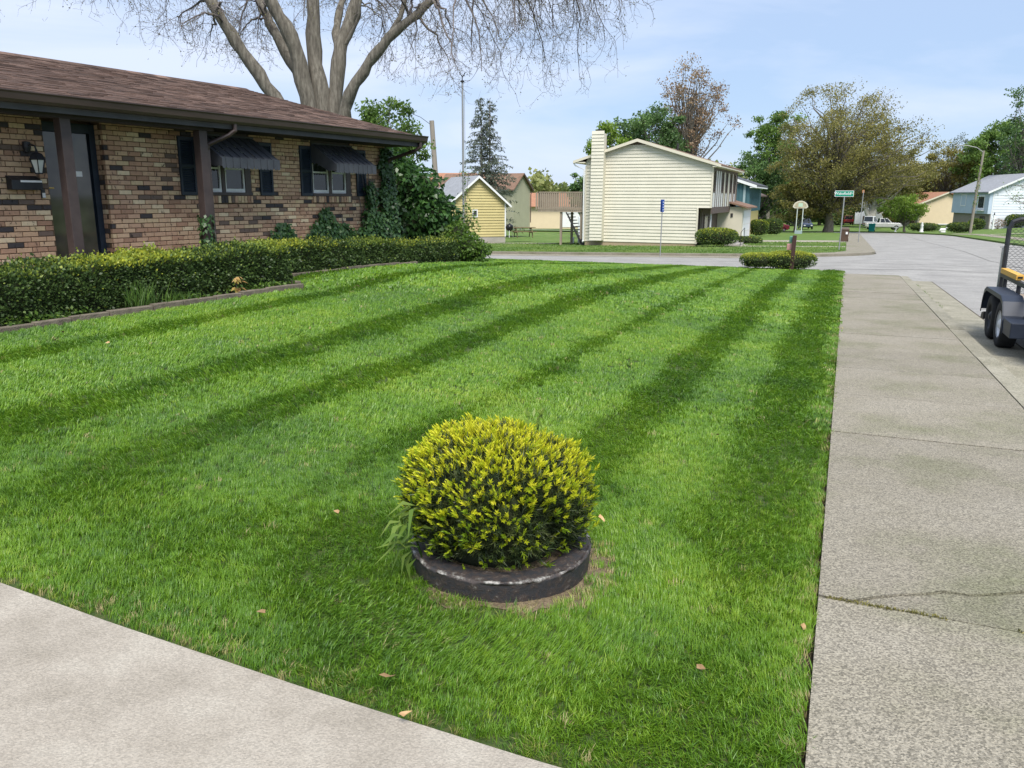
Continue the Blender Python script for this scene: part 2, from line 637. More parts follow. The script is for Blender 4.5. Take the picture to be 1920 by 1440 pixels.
walk = bpy.data.objects.new('sidewalk', None)
col.objects.link(walk)
walk['kind'] = 'structure'
rngw = random.Random(4)
g = 0.006
for k in range(-4, 16):
    a, b = 3.45 + 1.5 * k, 3.45 + 1.5 * (k + 1)
    b = min(b, 26.75)
    if b - a < 0.2:
        continue
    dz = rngw.uniform(-0.003, 0.004)
    if k == 0:
        crack = [(3.45 + g, -0.17), (3.53, -0.26), (3.60, -0.36), (3.66, -0.47), (3.71, -0.54), (3.73, -0.66), (3.79, -0.77), (3.85, -0.86), (3.89, -0.97), (3.93, -1.08), (3.935, -1.22), (3.98, -1.34), (4.0, -1.45), (4.04, -1.575)]
        slab('paving_slab', crack + [(3.45 + g, -1.575)], MAT['walk'], top=-0.004, thick=0.12, step=0.8, parent=walk)
        off = [(s_ + 0.009 + 0.004 * math.sin(i * 2.1), q_ + 0.004) for i, (s_, q_) in enumerate(crack)]
        slab('paving_slab', [(3.45 + g, -0.03), (b - g, -0.03), (b - g, -1.575)] + off[::-1], MAT['walk'], top=0.004, thick=0.12, step=0.8, parent=walk)
    else:
        slab('paving_slab', [(a + g, -0.03), (b - g, -0.03), (b - g, -1.575), (a + g, -1.575)], MAT['walk'], top=dz, thick=0.12, step=0.8, parent=walk)
slab('soil_strip', [(-3, 0.03), (26.8, 0.03), (26.8, -1.8), (-3, -1.8)], MAT['soil'], top=-0.045, thick=0.1, step=1.5, kind='structure')

kerb = bpy.data.objects.new('kerb', None)
col.objects.link(kerb)
kerb['kind'] = 'structure'
for k in range(0, 11):
    a, b = -3 + 2.8 * k, -3 + 2.8 * (k + 1)
    b = min(b, 26.6)
    slab('kerb_stone', [(a + .005, -1.595), (b - .005, -1.595), (b - .005, -1.80), (a + .005, -1.80)], MAT['kerb'], top=-0.006 + rngw.uniform(-.006, .004), thick=0.25, step=0.9, parent=kerb)
slab('road_seam', [(-3, -2.425), (-3, -2.45), (26.4, -2.45), (26.4, -2.425)], MAT['soil'], top=-0.1265, thick=0, step=1.5, kind='structure')
for i_, pts_ in enumerate(([(9.5, -2.45), (10.2, -3.1), (10.1, -4.2), (11.0, -5.3), (10.8, -7.0), (11.6, -9.0)], [(18.5, -2.45), (18.9, -3.6), (18.4, -5.0), (19.2, -7.2), (18.8, -11)], [(27.2, -5.9), (33, -6.1), (40, -5.8), (52, -6.2), (70, -6.0), (98, -6.1)], [(29.0, 14), (31, 8), (30.2, 2), (31.5, -3), (30.6, -8)], [(34.5, 20), (34.2, 8), (35, 0), (34.4, -6)])):
    w_ = .012 if i_ < 2 else .03
    left_ = [(a_ + w_, b_ + w_) for a_, b_ in pts_]
    right_ = [(a_ - w_, b_ - w_) for a_, b_ in pts_]
    slab('road_crack', left_ + right_[::-1], MAT['tar'], top=-0.1262, thick=0, step=1.5, kind='structure')
slab('gutter_apron', [(-3, -1.805), (-3, -2.42), (26.4, -2.42), (26.4, -1.805)], MAT['kerb'], top=-0.124, thick=0, step=1.5, kind='structure')


# flower bed soil against the house (house frame -> street frame)
def hsq(u, n):
    p = Hw(u, n)
    return sq(p.x, p.y)


slab('flower_bed', [hsq(*c) for c in [(-6, 1.78), (1.72, 1.78), (1.82, .8), (5.6, .76), (8.0, .9), (8.2, -0.2), (-6, -0.2)]], MAT['soil'], top=0.02, thick=0.1, step=0.6, kind='structure')
# ================================================================== the brick house
def brickmat():
    m, n, l, b = new_mat('brick_face')
    oi = n.new('ShaderNodeObjectInfo')
    at = n.new('ShaderNodeAttribute')
    at.attribute_name = 'tone'
    ad = n.new('ShaderNodeMath'); ad.operation = 'ADD'
    fr = n.new('ShaderNodeMath'); fr.operation = 'FRACT'
    l.new(oi.outputs['Random'], ad.inputs[0]); l.new(at.outputs['Fac'], ad.inputs[1]); l.new(ad.outputs[0], fr.inputs[0])
    r = ramp(n, [(0.045, 0.039, 0.042, 0.0), (0.14, 0.10, 0.08, 0.075), (0.32, 0.19, 0.125, 0.13), (0.44, 0.285, 0.19, 0.22), (0.49, 0.325, 0.21, 0.34), (0.39, 0.235, 0.155, 0.47),
                 (0.50, 0.345, 0.225, 0.55), (0.52, 0.39, 0.24, 0.70), (0.45, 0.29, 0.195, 0.82), (0.61, 0.49, 0.33, 0.94)], const=True)
    l.new(fr.outputs[0], r.inputs['Fac'])
    tc = n.new('ShaderNodeNewGeometry')
    mp = n.new('ShaderNodeMapping')
    mp.inputs['Scale'].default_value = (11, 11, 5)
    va = n.new('ShaderNodeVectorMath'); va.operation = 'ADD'
    cx = n.new('ShaderNodeMath'); cx.operation = 'MULTIPLY'; cx.inputs[1].default_value = 57.0
    l.new(fr.outputs[0], cx.inputs[0]); l.new(cx.outputs[0], va.inputs[1]); l.new(tc.outputs['Position'], va.inputs[0])
    l.new(va.outputs['Vector'], mp.inputs['Vector'])
    nz = n.new('ShaderNodeTexNoise'); nz.inputs['Scale'].default_value = 2.2; nz.inputs['Detail'].default_value = 6
    l.new(mp.outputs['Vector'], nz.inputs['Vector'])
    r2 = ramp(n, [(0.20, 0.185, 0.19, 0.31), (0.92, 0.92, 0.92, 0.385), (1.10, 1.08, 1.04, 0.75)])
    l.new(nz.outputs['Fac'], r2.inputs['Fac'])
    mx = n.new('ShaderNodeMixRGB'); mx.blend_type = 'MULTIPLY'; mx.inputs['Fac'].default_value = 1
    l.new(r.outputs['Color'], mx.inputs['Color1']); l.new(r2.outputs['Color'], mx.inputs['Color2'])
    l.new(mx.outputs['Color'], b.inputs['Base Color'])
    b.inputs['Roughness'].default_value = 0.85
    n2 = n.new('ShaderNodeTexNoise'); n2.inputs['Scale'].default_value = 90
    l.new(tc.outputs['Position'], n2.inputs['Vector'])
    bp = n.new('ShaderNodeBump'); bp.inputs['Strength'].default_value = 0.5; bp.inputs['Distance'].default_value = 0.006
    l.new(n2.outputs['Fac'], bp.inputs['Height']); l.new(bp.outputs['Normal'], b.inputs['Normal'])
    return m


MAT['brick'] = brickmat()
MAT['mortar'] = pm('mortar', [(0.085, 0.055, 0.035), (0.14, 0.095, 0.06)], 20, 0.95, 0.5)
MAT['shingle'] = pm('shingle', [(0.060, 0.038, 0.030, 0.25), (0.125, 0.080, 0.062, 0.5), (0.19, 0.128, 0.10, 0.75)], 3.2, 0.92, 0.8, 220, coord='Object', rnd=0.40, attr=True, speck=(140, 0.25))
MAT['brown'] = pm('brown_paint', [(0.042, 0.030, 0.029), (0.066, 0.048, 0.045)], 5, 0.5, 0.1, spec=0.4)
MAT['gutter'] = pm('brown_gutter', [(0.040, 0.026, 0.023), (0.072, 0.048, 0.042)], 2.5, 0.38, 0.08, stretch=(.4, 1, 3), spec=0.5)
MAT['fascia'] = pm('fascia_paint', [(0.030, 0.032, 0.034), (0.055, 0.055, 0.055)], 3, 0.55, spec=0.3)
MAT['soffit'] = pm('soffit_board', [(0.030, 0.022, 0.022), (0.05, 0.038, 0.036)], 3, 0.7)
MAT['navy'] = pm('navy_paint', [(0.010, 0.018, 0.030), (0.020, 0.030, 0.046)], 6, 0.5, 0.1, spec=0.35)
MAT['awning'] = pm('awning_metal', [(0.045, 0.050, 0.060), (0.075, 0.080, 0.092)], 4, 0.55, 0.1, spec=0.35)
MAT['whiteframe'] = pm('white_frame', [(0.55, 0.57, 0.58), (0.72, 0.73, 0.74)], 5, 0.5)
MAT['glass'] = glassmat('window_glass', (0.020, 0.027, 0.026))
MAT['doorglass'] = glassmat('door_glass', (0.085, 0.075, 0.058), 0.05)  # paler tint stands in for a reflection on the door glass
MAT['black'] = pm('black_metal', [(0.012, 0.013, 0.016), (0.024, 0.025, 0.03)], 8, 0.45, spec=0.4)
MAT['brass'] = pm('brass', [(0.62, 0.44, 0.13), (0.80, 0.60, 0.22)], 9, 0.35, metallic=0.6)
MAT['milk'] = pm('milk_glass', [(0.55, 0.58, 0.55), (0.66, 0.69, 0.66)], 6, 0.3)
MAT['paper'] = pm('white_card', [(0.62, 0.62, 0.62), (0.74, 0.74, 0.74)], 8, 0.6)

house = thing('ranch_house', 'brown brick single-storey house with low brown shingle roof and black window awnings', 'house', HO, RZ_H)
random.seed(11)
# local frame: x along the front wall, y into the house, z up
UL, UR = -4.2, 6.19
wall = MB()
wall.bx(UL, -0.83, 0.012, 0.25, 0.05, 2.78)
wall.bx(0.012, 1.55, 0.012, 0.25, 0.05, 2.78).bx(2.62, 4.06, 0.012, 0.25, 0.05, 2.78).bx(5.12, UR - .012, 0.012, 0.25, 0.05, 2.78)
for w0, w1 in ((1.55, 2.62), (4.06, 5.12)):
    wall.bx(w0, w1, 0.012, 0.25, 0.05, 1.62).bx(w0, w1, 0.11, 0.25, 2.42, 2.78).bx(w0, w1, 0.2, 0.25, 1.62, 2.42)
wall.bx(UR - .25, UR - .012, 0.25, 8.0, 0.05, 2.78)
wall.bx(UL, UR - .25, 7.8, 8.0, 0.05, 2.78)
wall.bx(-0.82, 0.0, 0.26, 0.42, 0.05, 2.78)
wallo = wall.build('wall', MAT['mortar'], house)
# gable triangle
MB().prism([(0.1, 2.79), (8.0, 2.79), (4.0, 3.86)], 'x', UR - .2, UR - .05).build('gable', MAT['brown'], house)

BL, BH, CO = 0.2032, 0.0677, 0.0677
WIN = [(1.55, 2.62), (4.06, 5.12)]
ZS, ZHD = 1.62, 2.76            # window opening from the sill to the soffit
pieces = []                     # (x0,x1,z0,z1,y) front bricks
z = 0.06
row = 0
while z + BH < 2.78:
    x = UL - (BL / 2 if row % 2 else 0)
    while x < UR:
        a, b = max(x, UL), min(x + BL, UR)
        spans = [(a, b)]
        def cut(spans, c0, c1):
            o = []
            for p, q in spans:
                if q <= c0 or p >= c1: o.append((p, q)); continue
                if p < c0: o.append((p, c0))
                if q > c1: o.append((c1, q))
            return o
        spans = cut(spans, -0.83, 0.0)
        zc = z + BH / 2
        for w0, w1 in WIN:
            if ZS - 0.13 < zc < ZHD + .03:
                spans = cut(spans, w0, w1)
        for p, q in spans:
            if q - p > 0.03:
                pieces.append((p, q, z, z + BH, 0.0))
        x += BL
    z += CO
    row += 1
# soldier-course sills under the windows
for w0, w1 in WIN:
    x = w0
    while x < w1 - .02:
        pieces.append((x, min(x + 0.0677, w1), ZS - 0.125, ZS - 0.004, -0.025))
        x += 0.0677
# the return at the right of the door recess and the inner jamb
J = 0.005


def brick_mb(x0, x1, z0, z1, y, mbb=None, tone=0.0):
    mbb = mbb or MB()
    mbb.tone = tone
    e = 0.004
    a, b, c, d = x0 + J, x1 - J, z0 + J, z1 - J
    # a block with a chamfered front face: 12 triangles + chamfer
    v = [(a, y + .05, c), (b, y + .05, c), (b, y + .05, d), (a, y + .05, d),
         (a, y + e, c), (b, y + e, c), (b, y + e, d), (a, y + e, d),
         (a + e, y, c + e), (b - e, y, c + e), (b - e, y, d - e), (a + e, y, d - e)]
    f = [(8, 9, 10, 11), (4, 5, 9, 8), (5, 6, 10, 9), (6, 7, 11, 10), (7, 4, 8, 11), (0, 1, 5, 4), (1, 2, 6, 5), (2, 3, 7, 6), (3, 0, 4, 7)]
    mbb.add(v, f)
    return mbb


CAMH = HO * -1
camx, camy = CAMH.dot(EU), CAMH.dot(-EN)


def seen(p):
    x = (p[0] + p[1]) / 2
    zc = (p[2] + p[3]) / 2
    if x < -1.75 or x > 5.9 or zc < 0.75 or zc > 2.62:
        return 1e6
    if -1.1 < x < -.83 and zc < 2.6: pass
    return math.hypot(x - camx, camy) - 0 * zc


order = sorted(range(len(pieces)), key=lambda i: seen(pieces[i]))
single, rest = order[:300], order[300:]
bcache = {}
for i in single:
    p = pieces[i]
    w, h = round(p[1] - p[0], 3), round(p[3] - p[2], 3)
    key = (w, h, p[4])
    if key not in bcache:
        me = brick_mb(0, w, 0, h, 0).mesh('brick')
        bm = bmesh.new(); bm.from_mesh(me); bmesh.ops.recalc_face_normals(bm, faces=bm.faces); bm.to_mesh(me); bm.free()
        me.materials.append(MAT['brick'])
        bcache[key] = me
    o = bpy.data.objects.new('brick', bcache[key])
    o.location = (p[0], p[4] + random.uniform(-.0025, .0015), p[2])
    link(o, wallo)
far = MB()
for i in rest:
    p = pieces[i]
    brick_mb(p[0], p[1], p[2], p[3], p[4] + random.uniform(-.0025, .0015), far, random.random())
# jamb bricks of the door recess (end faces seen from the drive)
z = 0.06
row = 0
while z + BH < 2.6:
    far.tone = random.random()
    far.bx(0.003, 0.02, 0.055 if row % 2 else 0.11, 0.2, z + J, z + BH - J)
    z += CO
    row += 1
far.build('brickwork', MAT['brick'], wallo, kind='stuff')

# floor slab / porch
box('porch_slab', MAT['drive'], house, UL, 1.6, -0.95, 0.0, 0.02, 0.36)
# roof: gable, eave at y=-0.8 (z 2.80), ridge at y=4.0 (z 3.97)
EY, EZ, RY, RZ_ = -0.78, 2.80, 4.0, 3.965
XR = 6.46
roof = MB()
roof.prism([(EY, EZ - .03), (RY, RZ_ - .03), (RY, RZ_ - .12), (EY, EZ - .12)], 'x', UL - .3, XR)
roof.prism([(RY, RZ_ - .03), (8.6, EZ - .03), (8.6, EZ - .12), (RY, RZ_ - .12)], 'x', UL - .3, XR)
roofo = roof.build('roof', MAT['fascia'], house)
sl = math.atan2(RZ_ - EZ, RY - EY)
run = math.hypot(RZ_ - EZ, RY - EY)
tabs = []
EXP = 0.135
r_ = 0
random.seed(5)
d = 0.0
while d < run - 0.05:
    x = UL - .3 + (0.15 if r_ % 2 else 0.0) - random.random() * .1
    while x < XR:
        w = random.choice((0.17, 0.25, 0.33, 0.30))
        x1 = min(x + w, XR + .015)
        if x1 - x > .04:
            tabs.append((max(x, UL - .3), x1, d, random.choice((0.005, 0.005, 0.009, 0.012))))
        x += w
    d += EXP
    r_ += 1


def tab_pts(x0, x1, d, th):
    def pt(x, dd, h):
        return (x, EY + math.cos(sl) * dd - math.sin(sl) * h, EZ - .03 + math.sin(sl) * dd + math.cos(sl) * h)
    L_ = EXP + .05
    a = 0.003
    return [pt(x0 + .003, d, a), pt(x1 - .003, d, a), pt(x1 - .003, d + L_, a * .2), pt(x0 + .003, d + L_, a * .2),
            pt(x0 + .003, d, a + th), pt(x1 - .003, d, a + th), pt(x1 - .003, d + L_, a * .2 + .001), pt(x0 + .003, d + L_, a * .2 + .001)]


def tab_rank(t):
    x = (t[0] + t[1]) / 2
    yy = EY + math.cos(sl) * t[2]
    zz = EZ + math.sin(sl) * t[2]
    if x < -1.9 + (yy - EY) * .62:
        return 1e6
    return math.hypot(x - camx, yy - camy)


tabs.sort(key=tab_rank)
tcache = {}
for t in tabs[:300]:
    pts = tab_pts(*t)
    o0 = Vector(pts[0])
    key = (round(t[1] - t[0], 3), t[3])
    if key not in tcache:
        me = MB().hexa([Vector(p) - o0 for p in pts]).mesh('shingle')
        me.materials.append(MAT['shingle'])
        tcache[key] = me
    o = bpy.data.objects.new('shingle', tcache[key])
    o.location = o0
    link(o, roofo)
sh = MB()
for t in tabs[300:]:
    sh.tone = random.random()
    sh.hexa(tab_pts(*t))
for i in range(36):     # ridge caps
    sh.tone = random.random()
    x = UL - .3 + i * .3
    if x < XR - .1:
        sh.prism([(RY - .16, RZ_ - .055), (RY, RZ_ + .012), (RY + .16, RZ_ - .055), (RY, RZ_ - .005)], 'x', x, min(x + .31, XR))
sh.build('shingles', MAT['shingle'], roofo, kind='stuff')
MB().bx(-1.35, -1.15, 3.1, 3.3, 3.72, 3.86).bx(-1.1, -.75, 3.05, 3.2, 3.70, 3.78).build('roof_vent', MAT['shingle'], roofo)
# rake boards at the gable end
MB().hexa([(XR - .03, EY, EZ - .17), (XR + .01, EY, EZ - .17), (XR + .01, RY, RZ_ - .17), (XR - .03, RY, RZ_ - .17),
           (XR - .03, EY, EZ - .035), (XR + .01, EY, EZ - .035), (XR + .01, RY, RZ_ - .035), (XR - .03, RY, RZ_ - .035)]).build('rake_board', MAT['gutter'], house)
# soffit, fascia, gutter (two runs, the left one a touch deeper)
box('soffit', MAT['soffit'], house, UL - .2, XR - .05, EY + .02, 0.2, 2.60, 2.635)
box('fascia', MAT['fascia'], house, UL - .2, XR - .04, EY + .005, EY + .03, 2.585, 2.72)
gp = [(EY + .004, 2.66), (EY - .05, 2.665), (EY - .075, 2.70), (EY - .09, 2.765), (EY - .105, 2.785), (EY - .105, 2.797), (EY - .085, 2.797), (EY - .075, 2.70), (EY - .06, 2.685), (EY + .004, 2.69)]
MB().prism([(a - .012, b - .006) for a, b in gp], 'x', UL - .2, 2.32).build('gutter', MAT['gutter'], house)
MB().prism(gp, 'x', 2.32, XR + .03).build('gutter', MAT['gutter'], house)
MB().prism(gp + [], 'x', XR + .03, XR + .034).build('gutter_end_cap', MAT['gutter'], house)
# porch posts
for cx in (-0.885, 1.215):
    box('porch_post', MAT['brown'], house, cx - .07, cx + .07, -.60, -.46, 0.3, 2.61, bevel=.006)
box('porch_beam', MAT['soffit'], house, UL, 1.4, -.62, -.44, 2.545, 2.60)
# downspouts
dsp = MB()
dsp.tube([(1.63, EY - .03, 2.67), (1.63, EY - .03, 2.57), (1.56, EY + .03, 2.50), (1.34, -.55, 2.36), (1.315, -.53, 2.28)], .036, 8)
dsp.bx(1.287, 1.35, -.56, -.50, 0.35, 2.29)
dsp.build('downspout', MAT['gutter'], house, bevel=.004)
dsp = MB()
dsp.tube([(6.3, EY - .03, 2.67), (6.3, EY - .03, 2.58), (6.27, EY + .05, 2.52), (6.2, -.16, 2.36), (6.17, -.07, 2.28)], .036, 8)
dsp.bx(6.14, 6.2, -.085, -.02, 0.35, 2.3)
dsp.build('downspout', MAT['gutter'], house, bevel=.004)

# door
door = box('door', MAT['navy'], house, -.80, -.03, 0.225, 0.27, 0.40, 2.48)
box('door_frame', MAT['navy'], door, -.83, -.745, 0.17, 0.24, 0.38, 2.56)
box('door_frame', MAT['navy'], door, -.085, 0.0, 0.17, 0.24, 0.38, 2.56)
box('door_frame', MAT['navy'], door, -.743, -.087, 0.17, 0.24, 2.44, 2.56)
box('storm_glass', MAT['doorglass'], door, -.735, -.115, 0.195, 0.203, 0.62, 2.43)
box('storm_rail', MAT['navy'], door, -.743, -.087, 0.185, 0.215, 0.40, 0.63)
box('name_plate', MAT['paper'], door, -.40, -.24, 0.180, 0.190, 1.86, 1.93)
MB().bx(-.795, -.765, 0.145, 0.169, 1.66, 1.73).bx(-.795, -.765, 0.145, 0.169, 1.54, 1.64).tube([(-.78, .14, 1.70), (-.70, .12, 1.70)], .01, 8).build('door_handle', MAT['brass'], door)
# wall mailbox, lantern, bell
mbx = MB().prism([(-.005, 1.67), (-.13, 1.67), (-.13, 1.79), (-.005, 1.85)], 'x', -1.38, -.99).build('wall_mailbox', MAT['black'], house, bevel=.006)
box('flap_strip', MAT['paper'], mbx, -1.27, -1.0, -.137, -.131, 1.765, 1.79)
lan = MB().lathe([(0.001, 2.28), (.045, 2.27), (.05, 2.2), (.03, 2.14), (.001, 2.13)], 12, -1.08, -.03)
lan.tube([(-1.08, -.04, 2.2), (-1.08, -.11, 2.24), (-1.06, -.17, 2.22), (-1.05, -.18, 2.17)], .011, 6)
lan.lathe([(.001, 2.18), (.015, 2.17), (.02, 2.14), (.07, 2.12), (.10, 2.06), (.105, 2.045), (.001, 2.045)], 6, -1.05, -.18)
lan.lathe([(.001, 1.87), (.052, 1.87), (.052, 1.885), (.001, 1.885)], 6, -1.05, -.18)
for k in range(6):
    a = k * math.pi / 3
    lan.bar((-1.05 + .093 * math.cos(a), -.18 + .093 * math.sin(a), 2.05), (-1.05 + .05 * math.cos(a), -.18 + .05 * math.sin(a), 1.88), .012)
lano = lan.build('wall_lantern', MAT['black'], house)
MB().lathe([(.046, 1.885), (.086, 2.043)], 6, -1.05, -.18).build('lantern_pane', MAT['milk'], lano)
bell = MB().bx(-.955, -.905, -.02, -.003, 1.57, 1.68).build('door_bell', MAT['black'], house)
box('bell_card', MAT['paper'], bell, -.95, -.91, -.028, -.021, 1.575, 1.635)

# windows, shutters, awnings
def shutter(x0, x1, z0=1.62, z1=2.49):
    s_ = MB()
    w = .035
    s_.bx(x0, x0 + w, -.03, -.002, z0, z1).bx(x1 - w, x1, -.03, -.002, z0, z1)
    for za, zb in ((z0, z0 + .05), (z1 - .05, z1), ((z0 + z1) / 2 - .02, (z0 + z1) / 2 + .02)):
        s_.bx(x0 + w, x1 - w, -.03, -.002, za, zb)
    s_.bx(x0 + w, x1 - w, -.006, -.002, z0 + .05, z1 - .05)
    so = s_.build('shutter', MAT['navy'], house)
    me = MB().hexa([(0, -.026, -.006), (x1 - x0 - 2 * w, -.026, -.006), (x1 - x0 - 2 * w, -.008, .016), (0, -.008, .016),
                    (0, -.023, -.003), (x1 - x0 - 2 * w, -.023, -.003), (x1 - x0 - 2 * w, -.005, .019), (0, -.005, .019)]).mesh('slat')
    me.materials.append(MAT['navy'])
    z_ = z0 + .06
    while z_ < z1 - .07:
        if abs(z_ - (z0 + z1) / 2) > .035:
            o = bpy.data.objects.new('slat', me)
            o.location = (x0 + w, 0, z_)
            link(o, so)
        z_ += .035


for i, (w0, w1) in enumerate(WIN):
    wi = MB()
    wi.bx(w0, w1, 0.02, 0.10, 2.42, 2.62)           # dark panel above
    wi.bx(w0, w0 + .03, 0.005, 0.10, ZS, 2.42).bx(w1 - .12, w1, 0.005, 0.10, ZS, 2.42)
    mid = (w0 + w1) / 2 - .035
    wi.bx(mid - .035, mid + .035, 0.005, 0.10, ZS, 2.42)
    wi.bx(w0, w1, -.02, 0.10, ZS, ZS + .045)
    wo = wi.build('window', MAT['brown'], house)
    for a, b in ((w0 + .033, mid - .038), (mid + .038, w1 - .123)):
        fr_ = MB()
        t = .028
        z0, z1 = ZS + .048, 2.41
        fr_.bx(a, a + t, .02, .06, z0, z1).bx(b - t, b, .02, .06, z0, z1).bx(a + t, b - t, .02, .06, z1 - t, z1)
        fr_.bx(a + t, b - t, .02, .06, z0 + .018, z0 + .058).bx(a + t, b - t, .012, .06, z0, z0 + .015)
        fr_.bx(a + t, b - t, .028, .06, z0 + .36, z0 + .39)
        fr_.build('sash', MAT['whiteframe'], wo)
        box('pane', MAT['glass'], wo, a + t, b - t, .045, .05, z0 + .06, z1 - t)
        box('curtain', MAT['milk'], wo, a + t + .02, (a + b) / 2 + .02, .085, .09, z0 + .06, z1 - t)
shutter(1.21, 1.50)
shutter(2.80, 3.09)
shutter(3.76, 4.04)
shutter(5.27, 5.55)
for i, (a0, a1) in enumerate(((1.52, 2.70), (4.06, 5.16))):
    aw = MB()
    nst = 15
    # ribbed pans running down the slope
    prof = []
    P0, P1 = (-.01, 2.54), (-.60, 2.175)
    for k in range(nst):
        xa = a0 + (a1 - a0) * k / nst
        xb = a0 + (a1 - a0) * (k + 1) / nst
        h = .012 if k % 2 else 0.0
        aw.hexa([(xa, P0[0], P0[1] + h - .006), (xb, P0[0], P0[1] + h - .006), (xb, P1[0], P1[1] + h - .006), (xa, P1[0], P1[1] + h - .006),
                 (xa, P0[0], P0[1] + h), (xb, P0[0], P0[1] + h), (xb, P1[0], P1[1] + h), (xa, P1[0], P1[1] + h)])
    ao = aw.build('awning', MAT['awning'], house)
    va = MB()
    nsc = 17
    for k in range(nsc):
        xa = a0 + (a1 - a0) * k / nsc
        xb = a0 + (a1 - a0) * (k + 1) / nsc
        pol = [(xa, 2.185), (xa, 2.055)] + [(xa + (xb - xa) * (0.5 - 0.5 * math.cos(math.pi * j / 6)), 2.055 - .035 * math.sin(math.pi * j / 6)) for j in range(1, 6)] + [(xb, 2.055), (xb, 2.185)]
        yy = -.605 - (.006 if k % 2 else 0)
        va.prism(pol, 'y', yy - .004, yy)
    va.build('valance', MAT['awning'], ao)
    for x in (a0 + .003, a1 - .003):
        MB().prism([(-.01, 2.53), (-.60, 2.17), (-.60, 2.06), (-.40, 2.06), (-.12, 2.2), (-.01, 2.2)], 'x', x - .003, x + .003).build('awning_side', MAT['awning'], ao)
    MB().bx(a0, a1, -.03, -.004, 2.535, 2.56).build('awning_rail', MAT['awning'], ao)
# boot-scraper style scroll irons seen over the hedge
irons = MB()
for cx in (-.60, -.45):
    irons.tube([(cx + .05 * math.cos(t), -.75, .84 + .05 * math.sin(t)) for t in np.linspace(-.6, 3.8, 12)], .008, 5)
    irons.tube([(cx + .045, -.75, .3), (cx + .045, -.75, .82)], .008, 5)
irons.bx(-.7, -.3, -.757, -.743, .3, .32)
irons.build('railing_scroll', MAT['black'], house)
# ================================================================== planting near the house and in the lawn
MAT['hedge'] = leafmat('hedge_leaf', [(0.034, 0.062, 0.024), (0.080, 0.135, 0.038), (0.14, 0.215, 0.05), (0.28, 0.35, 0.05), (0.54, 0.55, 0.06)], 0.35)
MAT['ivy'] = leafmat('ivy_leaf', [(0.018, 0.050, 0.016), (0.04, 0.10, 0.026), (0.085, 0.17, 0.042)], 0.25, 0.4, spec=0.45)
MAT['shrub'] = leafmat('shrub_leaf', [(0.020, 0.055, 0.016), (0.05, 0.125, 0.028), (0.11, 0.22, 0.05)], 0.35, 0.38, spec=0.5)
MAT['fresh'] = leafmat('fresh_leaf', [(0.045, 0.10, 0.018), (0.11, 0.20, 0.03), (0.23, 0.32, 0.06)], 0.4)
MAT['core'] = pm('plant_shade', [(0.016, 0.022, 0.010), (0.034, 0.042, 0.018)], 9, 0.95, 0.8, 40)  # dark colour standing in for the shade inside the foliage
MAT['yew'] = leafmat('yew_needle', [(0.018, 0.034, 0.014), (0.045, 0.070, 0.022), (0.10, 0.115, 0.035)], 0.2)
MAT['yewtip'] = leafmat('yew_tip', [(0.20, 0.32, 0.02), (0.41, 0.50, 0.025), (0.68, 0.69, 0.035), (0.86, 0.82, 0.08)], 0.4)
MAT['bark'] = pm('bark', [(0.075, 0.066, 0.054), (0.15, 0.135, 0.11), (0.25, 0.23, 0.19)], 5, 0.95, 1.0, 16, stretch=(2.6, 2.6, 0.5))
MAT['twig'] = pm('twig_bark', [(0.09, 0.078, 0.074), (0.18, 0.155, 0.145)], 3, 0.9)
MAT['block'] = pm('edging_block', [(0.10, 0.085, 0.065), (0.20, 0.17, 0.13)], 8, 0.95, 0.8, 60, rnd=0.15)
MAT['dryleaf'] = pm('dry_leaf', [(0.28, 0.16, 0.07), (0.48, 0.33, 0.18)], 8, 0.8, rnd=0.3)

NP = np.random.default_rng


def wob(P, a=0.05, f=2.3, seed=0):
    x, y, z = P[:, 0] * f + seed, P[:, 1] * f, P[:, 2] * f
    return a * (np.sin(x * 1.7 + 1.3 * np.sin(y * 1.1)) + np.sin(y * 2.3 + z * 1.9 + seed) + 0.6 * np.sin(z * 3.1 + x * 2.7)) / 2.2


